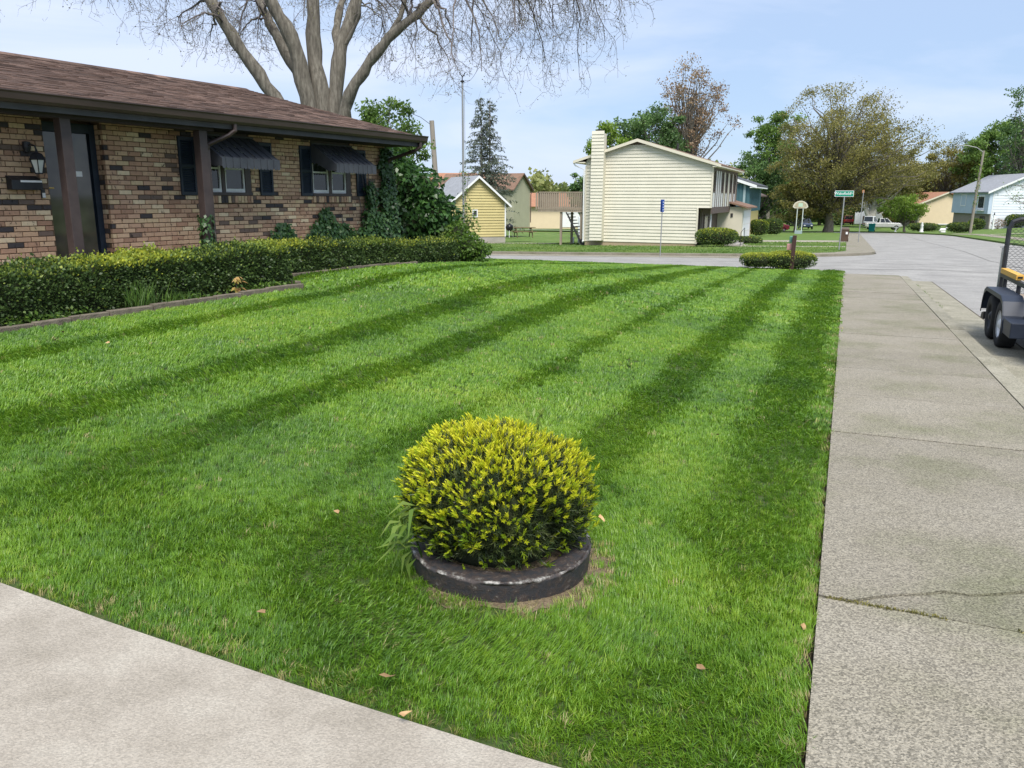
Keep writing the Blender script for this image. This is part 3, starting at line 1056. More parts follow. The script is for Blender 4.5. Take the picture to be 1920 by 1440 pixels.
def hedge(name, label, u0, u1, nc, hw, zb, ztop, n, seed, parent_loc, yellow=0.5, group=None, lf=(0.024, 0.050)):
    """clipped hedge in the house frame: rounded box section, leafy skin over a dark core"""
    rng = NP(seed)
    t = thing(name, label, 'hedge', Hw((u0 + u1) / 2, nc(0.5), 0), RZ_H, group)
    uc = (u0 + u1) / 2
    nmid = nc(0.5)
    u = rng.uniform(u0, u1, n)
    endm = rng.random(n) < 0.10
    side = rng.random(n)
    fa_ = np.where(side < .50, 1.0, np.where(side < .86, rng.uniform(-1, 1, n), -1.0))
    fb_ = np.where(side < .50, rng.uniform(-1, 1, n), np.where(side < .86, 1.0, rng.uniform(-.2, 1, n)))
    rr6 = (np.abs(fa_) ** 7 + np.abs(fb_) ** 7) ** (1 / 7.)
    ca, sa = fa_ / rr6, fb_ / rr6
    fr = (u - u0) / (u1 - u0)
    hwv = hw + wob(np.stack([u, u * 0, u * 0], 1), .06, 1.1, seed)
    zt_, zb_ = ztop(fr) + wob(np.stack([u, u * 0, u * 0], 1), .03, 1.6, seed + 3), zb(fr)
    h2 = (zt_ - zb_) / 2
    nn = ca * hwv
    zz = sa * h2
    rin = np.where(endm, rng.random(n) ** .5, 1.0)
    nn *= rin
    zz = np.where(endm, zz * rin, zz)
    u = np.where(endm, np.where(rng.random(n) < .5, u0, u1) + rng.normal(0, .02, n), u)
    P = np.stack([u - uc, -(nn + np.array([nc(f) for f in fr]) - nmid), zb_ + h2 + zz], 1)
    P += rng.normal(0, .018, (n, 3))
    ca, sa = np.sign(ca) * np.abs(ca) ** 3, np.sign(sa) * np.abs(sa) ** 3
    out = np.stack([np.where(endm, np.sign(u - uc), 0), -ca, sa * .9 + .3], 1)
    P += out * (wob(P, .05, 3.1, seed) + wob(P, .028, 8.5, seed + 5) + np.where(rng.random(n) < .05, rng.random(n) * .07, 0) - .01)[:, None]
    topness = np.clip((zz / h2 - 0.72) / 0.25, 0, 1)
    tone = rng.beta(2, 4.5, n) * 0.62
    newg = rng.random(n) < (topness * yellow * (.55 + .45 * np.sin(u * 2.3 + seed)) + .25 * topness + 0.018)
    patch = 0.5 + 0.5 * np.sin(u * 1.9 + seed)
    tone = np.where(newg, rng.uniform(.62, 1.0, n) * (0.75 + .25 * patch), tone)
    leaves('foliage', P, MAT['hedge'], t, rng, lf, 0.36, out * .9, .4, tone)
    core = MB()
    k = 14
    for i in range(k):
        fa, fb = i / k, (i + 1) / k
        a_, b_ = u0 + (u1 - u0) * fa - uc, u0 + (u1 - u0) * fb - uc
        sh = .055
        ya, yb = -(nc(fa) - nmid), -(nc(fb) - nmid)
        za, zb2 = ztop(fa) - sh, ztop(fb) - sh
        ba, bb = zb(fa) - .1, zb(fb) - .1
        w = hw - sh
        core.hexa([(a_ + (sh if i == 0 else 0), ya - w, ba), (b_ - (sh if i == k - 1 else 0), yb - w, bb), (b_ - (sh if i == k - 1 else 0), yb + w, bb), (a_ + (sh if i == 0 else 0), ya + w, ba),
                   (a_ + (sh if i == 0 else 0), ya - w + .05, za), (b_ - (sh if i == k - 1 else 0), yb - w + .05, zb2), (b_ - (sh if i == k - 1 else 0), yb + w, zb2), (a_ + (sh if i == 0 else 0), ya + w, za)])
    core.build('branches', MAT['core'], t)  # solid filler, no real branches; its dark colour paints the inner shade
    return t


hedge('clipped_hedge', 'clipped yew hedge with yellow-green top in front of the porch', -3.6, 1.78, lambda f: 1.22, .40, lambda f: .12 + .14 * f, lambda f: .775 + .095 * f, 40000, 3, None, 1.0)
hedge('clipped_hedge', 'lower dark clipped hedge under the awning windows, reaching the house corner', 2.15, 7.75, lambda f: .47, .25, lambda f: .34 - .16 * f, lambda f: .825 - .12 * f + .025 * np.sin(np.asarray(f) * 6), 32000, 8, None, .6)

# ---- edging stones of the beds
edge = thing('bed_edging', 'weathered edging stones along the bed of the porch hedge', 'edging', Hw(-1, 1.85, 0), RZ_H)
random.seed(3)
x = -3.3
while x < 1.75:
    L_ = random.uniform(.42, .62)
    p = Hw(x, 1.84)
    zz = zxy(p.x, p.y)
    L_ = min(L_, 1.80 - x)
    box('edging_stone', MAT['block'], edge, x + 1, x + 1 + L_ - .012, -.05 + random.uniform(-.01, .01), .05, zz - .08, zz + random.uniform(.045, .075), bevel=.008)
    x += L_
p = Hw(1.8, 1.6)
box('edging_stone', MAT['block'], edge, 2.74, 2.84, .06, .5, zxy(p.x, p.y) - .08, zxy(p.x, p.y) + .08, bevel=.008)
edge2 = thing('bed_edging', 'thin grey edging strip at the foot of the lower dark hedge', 'edging', Hw(2, .82, 0), RZ_H)
x = 1.95
while x < 5.7:
    L_ = random.uniform(.5, .7)
    p = Hw(x, .82)
    zz = zxy(p.x, p.y)
    box('edging_stone', MAT['block'], edge2, x - 2, x - 2 + L_ - .012, -.04, .04, zz - .08, zz + random.uniform(.02, .045), bevel=.006)
    x += L_


# ---- ivy on the wall
def ivy(label, poly, n, seed, thick=.10, y0=-.03, size=(.05, .085)):
    """poly in wall coordinates (u, z)"""
    rng = NP(seed)
    us = [p[0] for p in poly]
    zs = [p[1] for p in poly]
    P = []
    while len(P) < n:
        a, b = rng.uniform(min(us), max(us)), rng.uniform(min(zs), max(zs))
        j = 0.05 * math.sin(a * 17 + b * 9) + rng.normal(0, .02)
        a2, b2 = a + j, b + rng.normal(0, .02)
        ins = False
        for i in range(len(poly)):
            (x1, y1), (x2, y2) = poly[i], poly[i - 1]
            if (y1 > b2) != (y2 > b2) and a2 < (x2 - x1) * (b2 - y1) / (y2 - y1) + x1:
                ins = not ins
        if ins:
            P.append((a, b))
    P = np.array(P)
    zmin, zmax = min(zs), max(zs)
    th = thick * (1.15 - (P[:, 1] - zmin) / (zmax - zmin))
    uc = float(P[:, 0].mean())
    t = thing('ivy', label, 'ivy', Hw(uc, 0, 0), RZ_H)
    Q = np.stack([P[:, 0] - uc, y0 - rng.random(n) ** .6 * th, P[:, 1]], 1)
    D = np.stack([rng.normal(0, .5, n), rng.normal(-.2, .3, n), -np.abs(rng.normal(.7, .3, n))], 1)
    N = np.stack([rng.normal(0, .4, n), -np.ones(n), rng.normal(.45, .35, n)], 1)
    L_ = rng.uniform(size[0], size[1], n)
    V, F = kites(Q, D, N, L_, L_ * .42)
    raw_obj('leaves', V, F, MAT['ivy'], t, np.repeat(rng.beta(2, 2.2, n), 4))
    st = MB()
    for k in range(5):
        x0 = rng.uniform(min(us), max(us)) * .6 + uc * .4 - uc
        st.tube([(x0 + .06 * math.sin(j * 1.7 + k), y0 + .01, zmin + (zmax - zmin) * .8 * j / 5) for j in range(6)], .007, 5)
    st.build('stem', MAT['twig'], t)
    return t


ivy('small clump of ivy at the wall between the two awning windows', [(2.92, .35), (3.5, .35), (3.46, .9), (3.30, 1.17), (3.08, 1.16), (2.94, .9)], 1100, 21, .14)
ivy('pointed mound of ivy climbing the brick under the far awning window', [(3.7, .3), (5.15, .3), (5.1, .92), (4.85, 1.08), (4.58, 1.16), (4.42, 1.3), (4.31, 1.5), (4.2, 1.32), (4.02, 1.14), (3.78, .96)], 3200, 22, .22)
ivy('ivy running up the house corner to the soffit beside the far shutter', [(5.02, .3), (6.3, .3), (6.32, 2.58), (5.98, 2.58), (5.92, 2.1), (5.84, 1.5), (5.78, 1.15), (5.68, 1.35), (5.62, 1.85), (5.52, 1.95), (5.42, 1.5), (5.36, 1.2), (5.1, .95)], 5600, 23, .30)
# ivy on the second porch post
rng = NP(24)
t = thing('ivy', 'ivy creeping up the porch post beside the downspout', 'ivy', Hw(1.2, .55, 0), RZ_H)
n = 420
a = rng.uniform(0, 2 * math.pi, n)
zz = .35 + 1.0 * rng.random(n) ** 1.1
P = np.stack([np.cos(a) * .095 - .02, np.sin(a) * .095, zz], 1)
D = np.stack([np.cos(a) * .4, np.sin(a) * .4, -np.ones(n)], 1) + rng.normal(0, .3, (n, 3))
V, F = kites(P, D, np.stack([np.cos(a), np.sin(a), a * 0 + .4], 1), rng.uniform(.05, .08, n), rng.uniform(.018, .03, n))
raw_obj('leaves', V, F, MAT['ivy'], t, np.repeat(rng.random(n), 4))
MB().tube([(.09, -.02, .3), (.095, -.05, .7), (.085, -.06, 1.0), (.09, -.03, 1.3)], .008, 5).build('stem', MAT['twig'], t)


# ---- loose shrubs
def shrub(name, label, cat, loc, blobs, n, mat, seed, size, droop=.4, core=True, stems=8, up=.4, wr=.3, group=None):
    """blobs: (x, y, z, rx, ry, rz) relative to loc"""
    rng = NP(seed)
    t = thing(name, label, cat, loc, 0, group)
    vol = np.array([b[3] * b[4] * b[5] for b in blobs]) ** .67
    pick = rng.choice(len(blobs), n, p=vol / vol.sum())
    B = np.array(blobs)[pick]
    d = randdir(rng, n)
    r = 1 - .45 * rng.random(n) ** 1.6
    P = B[:, :3] + d * B[:, 3:] * r[:, None]
    P += d * wob(P * 1.0, .16, 3.4, seed)[:, None] * B[:, 3:4]
    P[:, 2] = np.maximum(P[:, 2], .02)
    tone = np.clip(rng.beta(2, 2.4, n) * .75 + .2 * d[:, 2] * rng.random(n) + .1 * wob(P, 1, 5, seed + 2), 0, 1)
    leaves('foliage', P, mat, t, rng, size, wr, d * .7, up, tone, droop)
    m = MB()
    for k in range(stems):
        b = blobs[k % len(blobs)]
        m.tube([(rng.normal(0, .05), rng.normal(0, .05), -.05), (b[0] * .5 + rng.normal(0, .05), b[1] * .5, b[2] * .5), (b[0] + rng.normal(0, b[3] * .4), b[1] + rng.normal(0, b[4] * .4), b[2] + b[5] * .5)], [.02, .014, .006], 5)
    m.build('stems', MAT['twig'], t)
    if core:
        m = MB()
        for b in blobs:
            k = 10
            prof = [(max(.001, math.sin(math.pi * j / 6)) * .62, -math.cos(math.pi * j / 6) * .62) for j in range(7)]
            vs_ = []
            for pr, pz in prof:
                vs_ += [(b[0] + b[3] * pr * math.cos(2 * math.pi * i / k), b[1] + b[4] * pr * math.sin(2 * math.pi * i / k), max(-.02, b[2] + b[5] * pz)) for i in range(k)]
            m.add(vs_, [(i * k + j, i * k + (j + 1) % k, (i + 1) * k + (j + 1) % k, (i + 1) * k + j) for i in range(6) for j in range(k)])
        m.build('shade_core', MAT['core'], t)  # solid blobs coloured dark as the shade behind the leaves
    return t


def gl(x, y):
    return (x, y, zxy(x, y))


shrub('tall_shrub', 'tall dark glossy shrub standing at the corner of the brick house', 'shrub', gl(-2.25, 18.75),
      [(0, 0, .75, .85, .8, .85), (-.35, 0, 1.5, .62, .6, .75), (.1, .1, 1.55, .55, .6, .6), (-.55, .1, 2.05, .4, .4, .55), (.35, 0, .95, .6, .6, .65)], 7500, MAT['shrub'], 31, (.09, .17), .7)
shrub('leafy_shrub', 'loose light green shrub at the right end of the hedge', 'shrub', gl(-1.08, 18.2),
      [(0, 0, .32, .46, .45, .36), (-.15, .05, .62, .28, .3, .26), (.2, -.05, .22, .36, .36, .26)], 2600, MAT['fresh'], 32, (.05, .10), .2)
shrub('spindly_shrub', 'thin arching shrub twigs beside the metal mast', 'shrub', gl(-1.35, 19.4),
      [(0, 0, .7, .5, .4, .45), (.25, 0, 1.05, .22, .2, .25)], 520, MAT['fresh'], 33, (.05, .09), .3, core=False)

# ---- small plants in the porch bed
rng = NP(41)
p = Hw(-.85, 1.70)
t = thing('daylily_clump', 'clump of thin upright green blades in front of the porch hedge', 'plant', (p.x, p.y, zxy(p.x, p.y)), RZ_H)
n = 260
xx = np.concatenate([rng.normal(0, .10, 150), rng.normal(.55, .16, 110)])
P = np.stack([xx, rng.normal(0, .05, n), np.full(n, 0.0)], 1)
D = np.stack([rng.normal(0, .22, n), rng.normal(-.05, .2, n), np.ones(n)], 1)
V, F = kites(P, D, np.stack([rng.normal(0, 1, n), -np.ones(n), np.zeros(n)], 1), rng.uniform(.18, .40, n) * np.where(xx > .3, .6, 1), .006, .25)
raw_obj('blades', V, F, MAT['fresh'], t, np.repeat(rng.random(n) * .55, 4), kind='stuff')
MAT['orange'] = leafmat('orange_leaf', [(0.30, 0.16, 0.05), (0.55, 0.34, 0.13), (0.40, 0.36, 0.08)], .4)
p = Hw(.62, 1.72)
t = thing('sapling', 'tiny sapling with orange-tan drooping leaves before the hedge', 'plant', (p.x, p.y, zxy(p.x, p.y)), RZ_H)
MB().tube([(0, 0, -.02), (.01, -.02, .12), (0, -.05, .24)], .005, 5).build('stem', MAT['twig'], t)
n = 26
P = np.stack([rng.normal(0, .05, n), rng.normal(-.05, .03, n), rng.choice([.12, .24, .26, .22], n) + rng.normal(0, .015, n)], 1)
D = np.stack([rng.normal(0, .8, n), rng.normal(-.4, .4, n), rng.normal(-.35, .2, n)], 1)
V, F = kites(P, D, np.stack([rng.normal(0, .4, n), -np.ones(n) * .6, np.ones(n)], 1), rng.uniform(.07, .12, n), rng.uniform(.014, .022, n))
raw_obj('leaves', V, F, MAT['orange'], t, np.repeat(rng.random(n), 4))
for lab, u_, k, sd in (('low green weeds at the right end of the porch bed', 1.25, 420, 42), ('ragged weeds at the left end of the porch bed', -2.1, 300, 43), ('few weeds at the foot of the porch hedge', -.2, 150, 44)):
    rng = NP(sd)
    p = Hw(u_, 1.70)
    t = thing('weed_patch', lab, 'weeds', (p.x, p.y, zxy(p.x, p.y)), RZ_H)
    P = np.stack([rng.normal(0, .28, k), rng.normal(-.02, .05, k), rng.uniform(.02, .11, k)], 1)
    leaves('foliage', P, MAT['fresh'], t, rng, (.03, .07), .3, None, .6, rng.random(k) * .7)

# ---- planter ring with the round yew
def ringmat():
    m, n, l, b = new_mat('ring_paint')
    mp = coords(n, l, 'Object', (1, 1, 1))
    at = n.new('ShaderNodeAttribute'); at.attribute_name = 'tone'
    nz = n.new('ShaderNodeTexNoise'); nz.inputs['Scale'].default_value = 26; nz.inputs['Detail'].default_value = 9; nz.inputs['Roughness'].default_value = .75
    l.new(mp.outputs['Vector'], nz.inputs['Vector'])
    ma = n.new('ShaderNodeMath'); ma.operation = 'MULTIPLY_ADD'; ma.inputs[1].default_value = .185; ma.inputs[2].default_value = 0
    l.new(at.outputs['Fac'], ma.inputs[0])
    ad = n.new('ShaderNodeMath'); ad.operation = 'ADD'
    l.new(nz.outputs['Fac'], ad.inputs[0]); l.new(ma.outputs[0], ad.inputs[1])
    r = ramp(n, [(0.018, 0.019, 0.023, 0.0), (0.030, 0.030, 0.034, 0.48), (0.055, 0.040, 0.034, 0.60), (0.15, 0.145, 0.135, 0.68), (0.42, 0.40, 0.37, 0.78)])
    l.new(ad.outputs[0], r.inputs['Fac']); l.new(r.outputs['Color'], b.inputs['Base Color'])
    b.inputs['Roughness'].default_value = .62
    bp = n.new('ShaderNodeBump'); bp.inputs['Strength'].default_value = .7; bp.inputs['Distance'].default_value = .012
    l.new(nz.outputs['Fac'], bp.inputs['Height']); l.new(bp.outputs['Normal'], b.inputs['Normal'])
    return m


MAT['ring'] = ringmat()
RX, RYY = -.05, 3.50
RZ0 = zxy(RX, RYY)
ringt = thing('planter_ring', 'black painted concrete planter ring with chipped pale rim on the lawn', 'planter', (RX, RYY, RZ0))
K = 110
prof = [(.408, -.12, .1), (.415, 0.0, .15), (.420, .04, 0), (.423, .068, .1), (.424, .077, .95), (.424, .0775, 1.0), (.421, .0835, 1.25), (.415, .086, 1.2), (.4145, .086, 1.0), (.400, .087, .3), (.36, .086, 0), (.325, .084, .15), (.312, .080, .7), (.306, .072, .3), (.300, -.05, 0)]
V, tn = [], []
rg = NP(5)
for i, (r_, z_, tt) in enumerate(prof):
    for j in range(K):
        a = 2 * math.pi * j / K
        w = 1 + .006 * math.sin(3 * a + 1) + .004 * math.sin(7 * a) + rg.normal(0, .0030)
        V.append((r_ * w * math.cos(a), r_ * w * math.sin(a), z_ + .006 * math.sin(2 * a + .5) + rg.normal(0, .0016)))
        tn.append(tt * (.62 + .30 * math.sin(5 * a + 1) * math.sin(9 * a) + .25 * math.sin(23 * a + 2)) if tt > .5 else tt)
F = [(i * K + j, i * K + (j + 1) % K, (i + 1) * K + (j + 1) % K, (i + 1) * K + j) for i in range(len(prof) - 1) for j in range(K)]
raw_obj('rim', V, F, MAT['ring'], ringt, tn, False)
MB().lathe([(.001, .07), (.2, .072), (.30, .06)], 24).build('planter_soil', MAT['drysoil'], ringt, True)
sc_ = sq(RX + .09, RYY - .05)
slab('bare_soil', [(sc_[0] + (.47 + .05 * math.sin(3 * a_) + .045 * math.sin(7 * a_ + 1) + .03 * math.sin(13 * a_)) * math.cos(a_), sc_[1] + (.45 + .05 * math.sin(4 * a_ + 2) + .03 * math.sin(11 * a_)) * math.sin(a_)) for a_ in np.linspace(0, 2 * math.pi, 48, endpoint=False)],
     MAT['drysoil'], top=-0.017, thick=0, step=.25, kind='structure')

bush = thing('round_bush', 'round yellow-tipped yew bush growing in the black planter ring', 'bush', (RX - .02, RYY + .02, RZ0))
rng = NP(51)
zprof = np.array([.088, .155, .25, .345, .43, .495, .545, .572, .586])
rprof = np.array([.315, .365, .396, .408, .392, .34, .255, .15, .0])


def bush_surf(n):
    t_ = rng.random(n)
    # sample by area along the profile
    seg = np.hypot(np.diff(zprof), np.diff(rprof)) * (rprof[1:] + rprof[:-1] + .06)
    c = np.concatenate([[0], np.cumsum(seg)]) / seg.sum()
    zf = np.interp(t_, c, np.arange(len(c)))
    z_ = np.interp(zf, np.arange(len(zprof)), zprof)
    r_ = np.interp(zf, np.arange(len(zprof)), rprof)
    a = rng.uniform(0, 2 * math.pi, n)
    rr = r_ * (1 + .045 * np.sin(3 * a + 2) + .04 * np.sin(5 * a + 4 * z_ / .3) + .03 * np.sin(9 * a + 1 + 20 * z_) + .025 * np.sin(14 * a - 31 * z_))
    P = np.stack([rr * np.cos(a) * 1.02, rr * np.sin(a), z_ + .012 * np.sin(6 * a) - .02 * np.cos(a)], 1)
    N = nrm(np.stack([P[:, 0], P[:, 1], (P[:, 2] - .33) * 1.25], 1))  # closed dark filler, shade of the bush interior put into its colour
    return P, N


def brush(P, N, k, L_, W_, spread, mat, name, tonef, axis_len):
    """little shoots: k needles round an axis"""
    n = len(P)
    A = nrm(N * .75 + rng.normal(0, .38, (n, 3)) + np.array([0, 0, .8]))
    r1 = nrm(np.cross(A, np.array([.3, .5, .8])))
    r2 = np.cross(A, r1)
    i = np.arange(k)
    th = i * 2.4
    base = P[:, None, :] + A[:, None, :] * (axis_len * (i / k))[None, :, None]
    rad_ = r1[:, None, :] * np.cos(th)[None, :, None] + r2[:, None, :] * np.sin(th)[None, :, None]
    sp = spread * (1 - .55 * i / k)
    D = A[:, None, :] + rad_ * sp[None, :, None]
    Nn = A[:, None, :] - rad_ * .6
    B = base.reshape(-1, 3)
    V, F = kites(B, D.reshape(-1, 3), Nn.reshape(-1, 3), np.repeat(np.exp(rng.normal(-.05, .28, n)), k) * L_, W_, .1)
    return raw_obj(name, V, F, mat, bush, np.repeat(np.clip(np.repeat(tonef, k) + rng.normal(0, .06, n * k), 0, 1), 4))


P, N = bush_surf(3600)
brush(P - N * rng.uniform(.012, .07, (3600, 1)), N, 11, .030, .0024, .95, MAT['yew'], 'old_needles', rng.beta(2, 2, 3600), .045)
P, N = bush_surf(5600)
h = np.clip((P[:, 2] - .10) / .5, 0, 1)
a_ = np.arctan2(P[:, 1], P[:, 0])
front_right = np.clip(np.cos(a_ + .75), 0, 1)
keep = rng.random(5600) < (.13 + .85 * h ** 1.1) * (1 - .45 * front_right * (1 - h))
P, N, h = P[keep], N[keep], h[keep]
brush(P + N * rng.normal(-.006, .016, (len(P), 1)), N, 9, .0225, .0037, .56, MAT['yewtip'], 'new_shoots', np.clip(.10 + .62 * h + rng.normal(0, .2, len(P)), 0, 1), .030)
m = MB()
kk = 20
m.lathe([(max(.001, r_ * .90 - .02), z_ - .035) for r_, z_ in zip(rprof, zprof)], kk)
m.build('shade_core', MAT['core'], bush, True)  # dark filler body, its colour plays the shade between the needles
MB().tube([(0, 0, -.05), (.01, .01, .2)], .03, 8).build('trunk', MAT['bark'], bush)

t = thing('weed', 'weed with long drooping green leaves at the left of the planter ring', 'weed', (RX - .36, RYY - .16, RZ0))
n = 26
rng = NP(52)
P = np.stack([rng.normal(-.01, .03, n), rng.normal(-.06, .04, n), rng.uniform(.10, .36, n)], 1)
D = np.stack([rng.normal(-.55, .35, n), rng.normal(-.45, .3, n), rng.normal(-.15, .45, n)], 1)
V, F = kites(P, D, np.stack([np.zeros(n) - .3, -.3 * np.ones(n), np.ones(n)], 1), rng.uniform(.10, .17, n), rng.uniform(.010, .016, n), .45)
raw_obj('leaves', V, F, MAT['fresh'], t, np.repeat(.55 + .45 * rng.random(n), 4))
MB().tube([(.03, 0, .0), (-.02, -.04, .2), (-.03, -.05, .40)], .005, 5).tube([(.03, 0, .0), (.0, -.08, .16)], .004, 5).build('stem', MAT['fresh'], t)
t = thing('grass_sprig', 'pale sprig poking up behind the round bush', 'weed', (RX + .17, RYY + .28, RZ0))
n = 16
P = np.stack([rng.normal(0, .035, n), rng.normal(0, .02, n), rng.uniform(.50, .62, n)], 1)
V, F = kites(P, np.stack([rng.normal(0, .5, n), rng.normal(0, .3, n), np.ones(n)], 1), np.stack([np.zeros(n), -np.ones(n), .4 * np.ones(n)], 1), rng.uniform(.035, .06, n), .007)
raw_obj('leaves', V, F, MAT['fresh'], t, np.repeat(.6 + .4 * rng.random(n), 4))
MB().tube([(0, 0, .0), (.0, .0, .3), (.01, 0, .6)], .004, 5).build('stem', MAT['fresh'], t)
# ================================================================== trees
def bez(a, b, c, n):
    t = np.linspace(0, 1, n)[:, None]
    return (1 - t) ** 2 * a + 2 * t * (1 - t) * b + t ** 2 * c


def bare_tree():
    rng = NP(61)
    B = np.array([-6.25, 27.4, zxy(-6.25, 27.4) - .1])
    t = thing('bare_tree', 'large many-stemmed bare tree with drooping twigs behind the brick house', 'tree', tuple(B))

    def W_(x, z, y=0.0):
        return np.array([x, y, z]) - np.array([B[0], 0, B[2]])
    # main stems in the vertical plane of the tree: (x, z, y offset), radius
    stems = [
        ([(-6.6, .6, 0), (-7.0, 3.2, -.2), (-7.6, 4.75, -.4), (-8.55, 6.05, -.6), (-9.05, 7.05, -.8), (-9.85, 8.2, -1.0), (-10.9, 9.8, -1.3), (-12.4, 11.2, -1.6)], .27, .09),
        ([(-6.4, 1.0, 0), (-6.7, 4.2, .3), (-6.95, 5.35, .5), (-7.7, 6.55, .8), (-8.15, 7.4, 1.0), (-8.5, 8.2, 1.2), (-9.2, 10.2, 1.6), (-10.2, 12.0, 2.0)], .24, .08),
        ([(-6.3, 1.0, 0), (-6.55, 4.2, -.2), (-6.9, 6.3, -.4), (-7.4, 7.3, -.6), (-7.8, 8.2, -.8), (-8.3, 10.0, -1.2), (-8.6, 12.5, -1.6)], .30, .10),
        ([(-6.2, .5, 0), (-6.15, 4.4, 0), (-6.45, 6.2, .1), (-6.35, 8.2, .1), (-6.3, 10.5, .3), (-6.0, 13.0, .4)], .34, .11),
        ([(-6.1, 1.0, 0), (-5.85, 4.7, .1), (-5.65, 6.2, .2), (-5.25, 7.2, .4), (-4.95, 8.2, .5), (-4.5, 10.0, .8), (-4.0, 12.2, 1.2)], .28, .09),
        ([(-5.65, 6.2, .2), (-5.8, 6.75, .5), (-5.7, 7.7, .9), (-5.4, 8.4, 1.2), (-5.2, 10.5, 1.8)], .15, .07),
        ([(-6.0, .8, 0), (-5.75, 3.0, -.3), (-5.40, 4.15, -.5), (-5.1, 4.95, -.7), (-4.55, 5.65, -.8), (-3.9, 6.4, -.9), (-2.95, 7.1, -1.0), (-2.05, 7.75, -1.1), (-1.0, 8.3, -1.2), (.4, 8.9, -1.3), (1.8, 9.0, -1.4)], .24, .05),
        ([(-3.95, 6.35, -.9), (-3.5, 7.0, -.6), (-3.35, 8.2, -.3), (-3.2, 9.6, 0)], .09, .05),
        ([(-5.0, 8.0, .5), (-4.2, 7.85, .2), (-3.4, 8.1, 0), (-2.4, 8.0, -.2), (-1.2, 9.0, -.4)], .08, .04),
        ([(-5.55, 6.3, .2), (-5.0, 6.9, .0), (-4.75, 7.6, -.2), (-4.8, 8.4, -.3)], .07, .04),
    ]
    polys, limb_pts = [], []
    for pts, r0, r1 in stems:
        P = np.array([W_(*p) for p in pts])
        n = 4 * (len(P) - 1) + 1
        ti = np.linspace(0, len(P) - 1, n)
        # smooth interpolation
        Q = np.stack([np.interp(ti, np.arange(len(P)), P[:, k]) for k in range(3)], 1)
        Q[1:-1] = (Q[:-2] + 2 * Q[1:-1] + Q[2:]) / 4
        Q[1:-1] = (Q[:-2] + 2 * Q[1:-1] + Q[2:]) / 4
        Q += rng.normal(0, .02, Q.shape)
        R = 1.02 * np.linspace(r0, r1, n) * (1 + .09 * np.sin(np.arange(n) * 1.9 + r0 * 50) + rng.normal(0, .03, n))
        polys.append((Q, R))
        limb_pts.append((Q, R))
    V, F = tubes_np(polys, 10)
    raw_obj('trunk', V, F, MAT['bark'], t, smooth=True)
    # trunk base
    MB().tube([(0, 0, 0), (0, 0, .6), (-.02, 0, 1.8), (-.05, 0, 3.4), (-.05, 0, 4.6)], [.78, .62, .52, .42, .22], 14).build('trunk_base', MAT['bark'], t, True)

    # low edge of the canopy over x (world), metres
    ex = np.array([-18.5, -16.5, -15.4, -13.8, -12, -9, -7, -5, -3.2, -1, .8, 2.3, 3.4, 4.4])
    ez = np.array([7.6, 7.1, 7.9, 7.5, 6.1, 5.6, 6.3, 6.0, 4.9, 4.5, 4.7, 5.1, 5.4, 6.8])
    sec = []
    starts = []
    for Q, R in limb_pts:
        m = len(Q)
        starts += [(Q[i], R[i]) for i in range(int(m * .55), m)]
    sx = np.array([s_[0] for s_ in starts])
    branches = []
    for k in range(135):
        x = rng.uniform(-18.3, 3.2)
        if -8.5 < x < -4.5 and rng.random() < .5:
            continue
        if x < -16.6 and rng.random() < .3:
            continue
        y = rng.normal(0, 2.2)
        lo = np.interp(x, ex, ez)
        zz = lo + .8 + 3.6 * rng.random() ** 1.3
        tgt = np.array([x - B[0], y, zz - B[2]])
        # nearest limb point that is higher and closer to the middle
        d = np.linalg.norm((sx - tgt) * np.array([1, 1, .7]), axis=1) + rng.random(len(sx)) * 1.5 + np.where(sx[:, 2] < tgt[2] - 1.0, 3, 0)
        i = int(np.argmin(d))
        a = sx[i]
        mid = (a + tgt) / 2 + np.array([0, 0, .25 * np.linalg.norm(tgt - a) + rng.random() * .6])
        n = 11
        Q = bez(a, mid, tgt, n)
        Q[1:] += np.cumsum(rng.normal(0, .055, (n - 1, 3)), 0)
        R = np.linspace(min(starts[i][1] * .5, .05), .011, n)
        branches.append((Q, R))
    tw, tips = [], []

    def twig(p, d, L_, r, lvl):
        n = 7
        pts = [p]
        for j in range(n - 1):
            d = d + rng.normal(0, .26, 3) + np.array([0, 0, -.11 if lvl < 2 else -.02])
            if j > n - 3:
                d = d + np.array([0, 0, .32])          # tips turn up again
            d = d / np.linalg.norm(d)
            p = p + d * L_ / (n - 1)
            pts.append(p)
        Q = np.array(pts)
        tw.append((Q, np.linspace(r, r * .5, n)))
        if lvl < 2:
            for j in range(1, n):
                if rng.random() < (.66 if lvl == 0 else .45):
                    dd = (Q[j] - Q[j - 1])
                    dd = dd / np.linalg.norm(dd) + rng.normal(0, .62, 3)
                    twig(Q[j], dd / np.linalg.norm(dd), L_ * rng.uniform(.35, .6), r * .66, lvl + 1)
        tips.append(Q[-1])
        tips.append(Q[-3])
    for Q, R in branches:
        for j in range(3, len(Q)):
            if rng.random() < .72:
                dd = Q[j] - Q[j - 1]
                dd = dd / np.linalg.norm(dd) + rng.normal(0, .55, 3) + np.array([0, 0, -.25])
                twig(Q[j], dd / np.linalg.norm(dd), rng.uniform(.8, 1.8), .0085, 0)
    V, F = tubes_np(branches, 5)
    raw_obj('branches', V, F, MAT['twig'], t, smooth=True)
    # keep the low edge ragged but not below the measured canopy line
    keep = []
    for Q, R in tw:
        x = Q[-1, 0] + B[0]
        if Q[:, 2].min() + B[2] > np.interp(x, ex, ez) - .25:
            keep.append((Q, R))
    V, F = tubes_np(keep, 3)
    raw_obj('twigs', V, F, MAT['twig'], t, kind='stuff')
    tips = np.array([q for q in tips if q[2] + B[2] > np.interp(q[0] + B[0], ex, ez) - .2])
    tips = tips[rng.random(len(tips)) < .55]
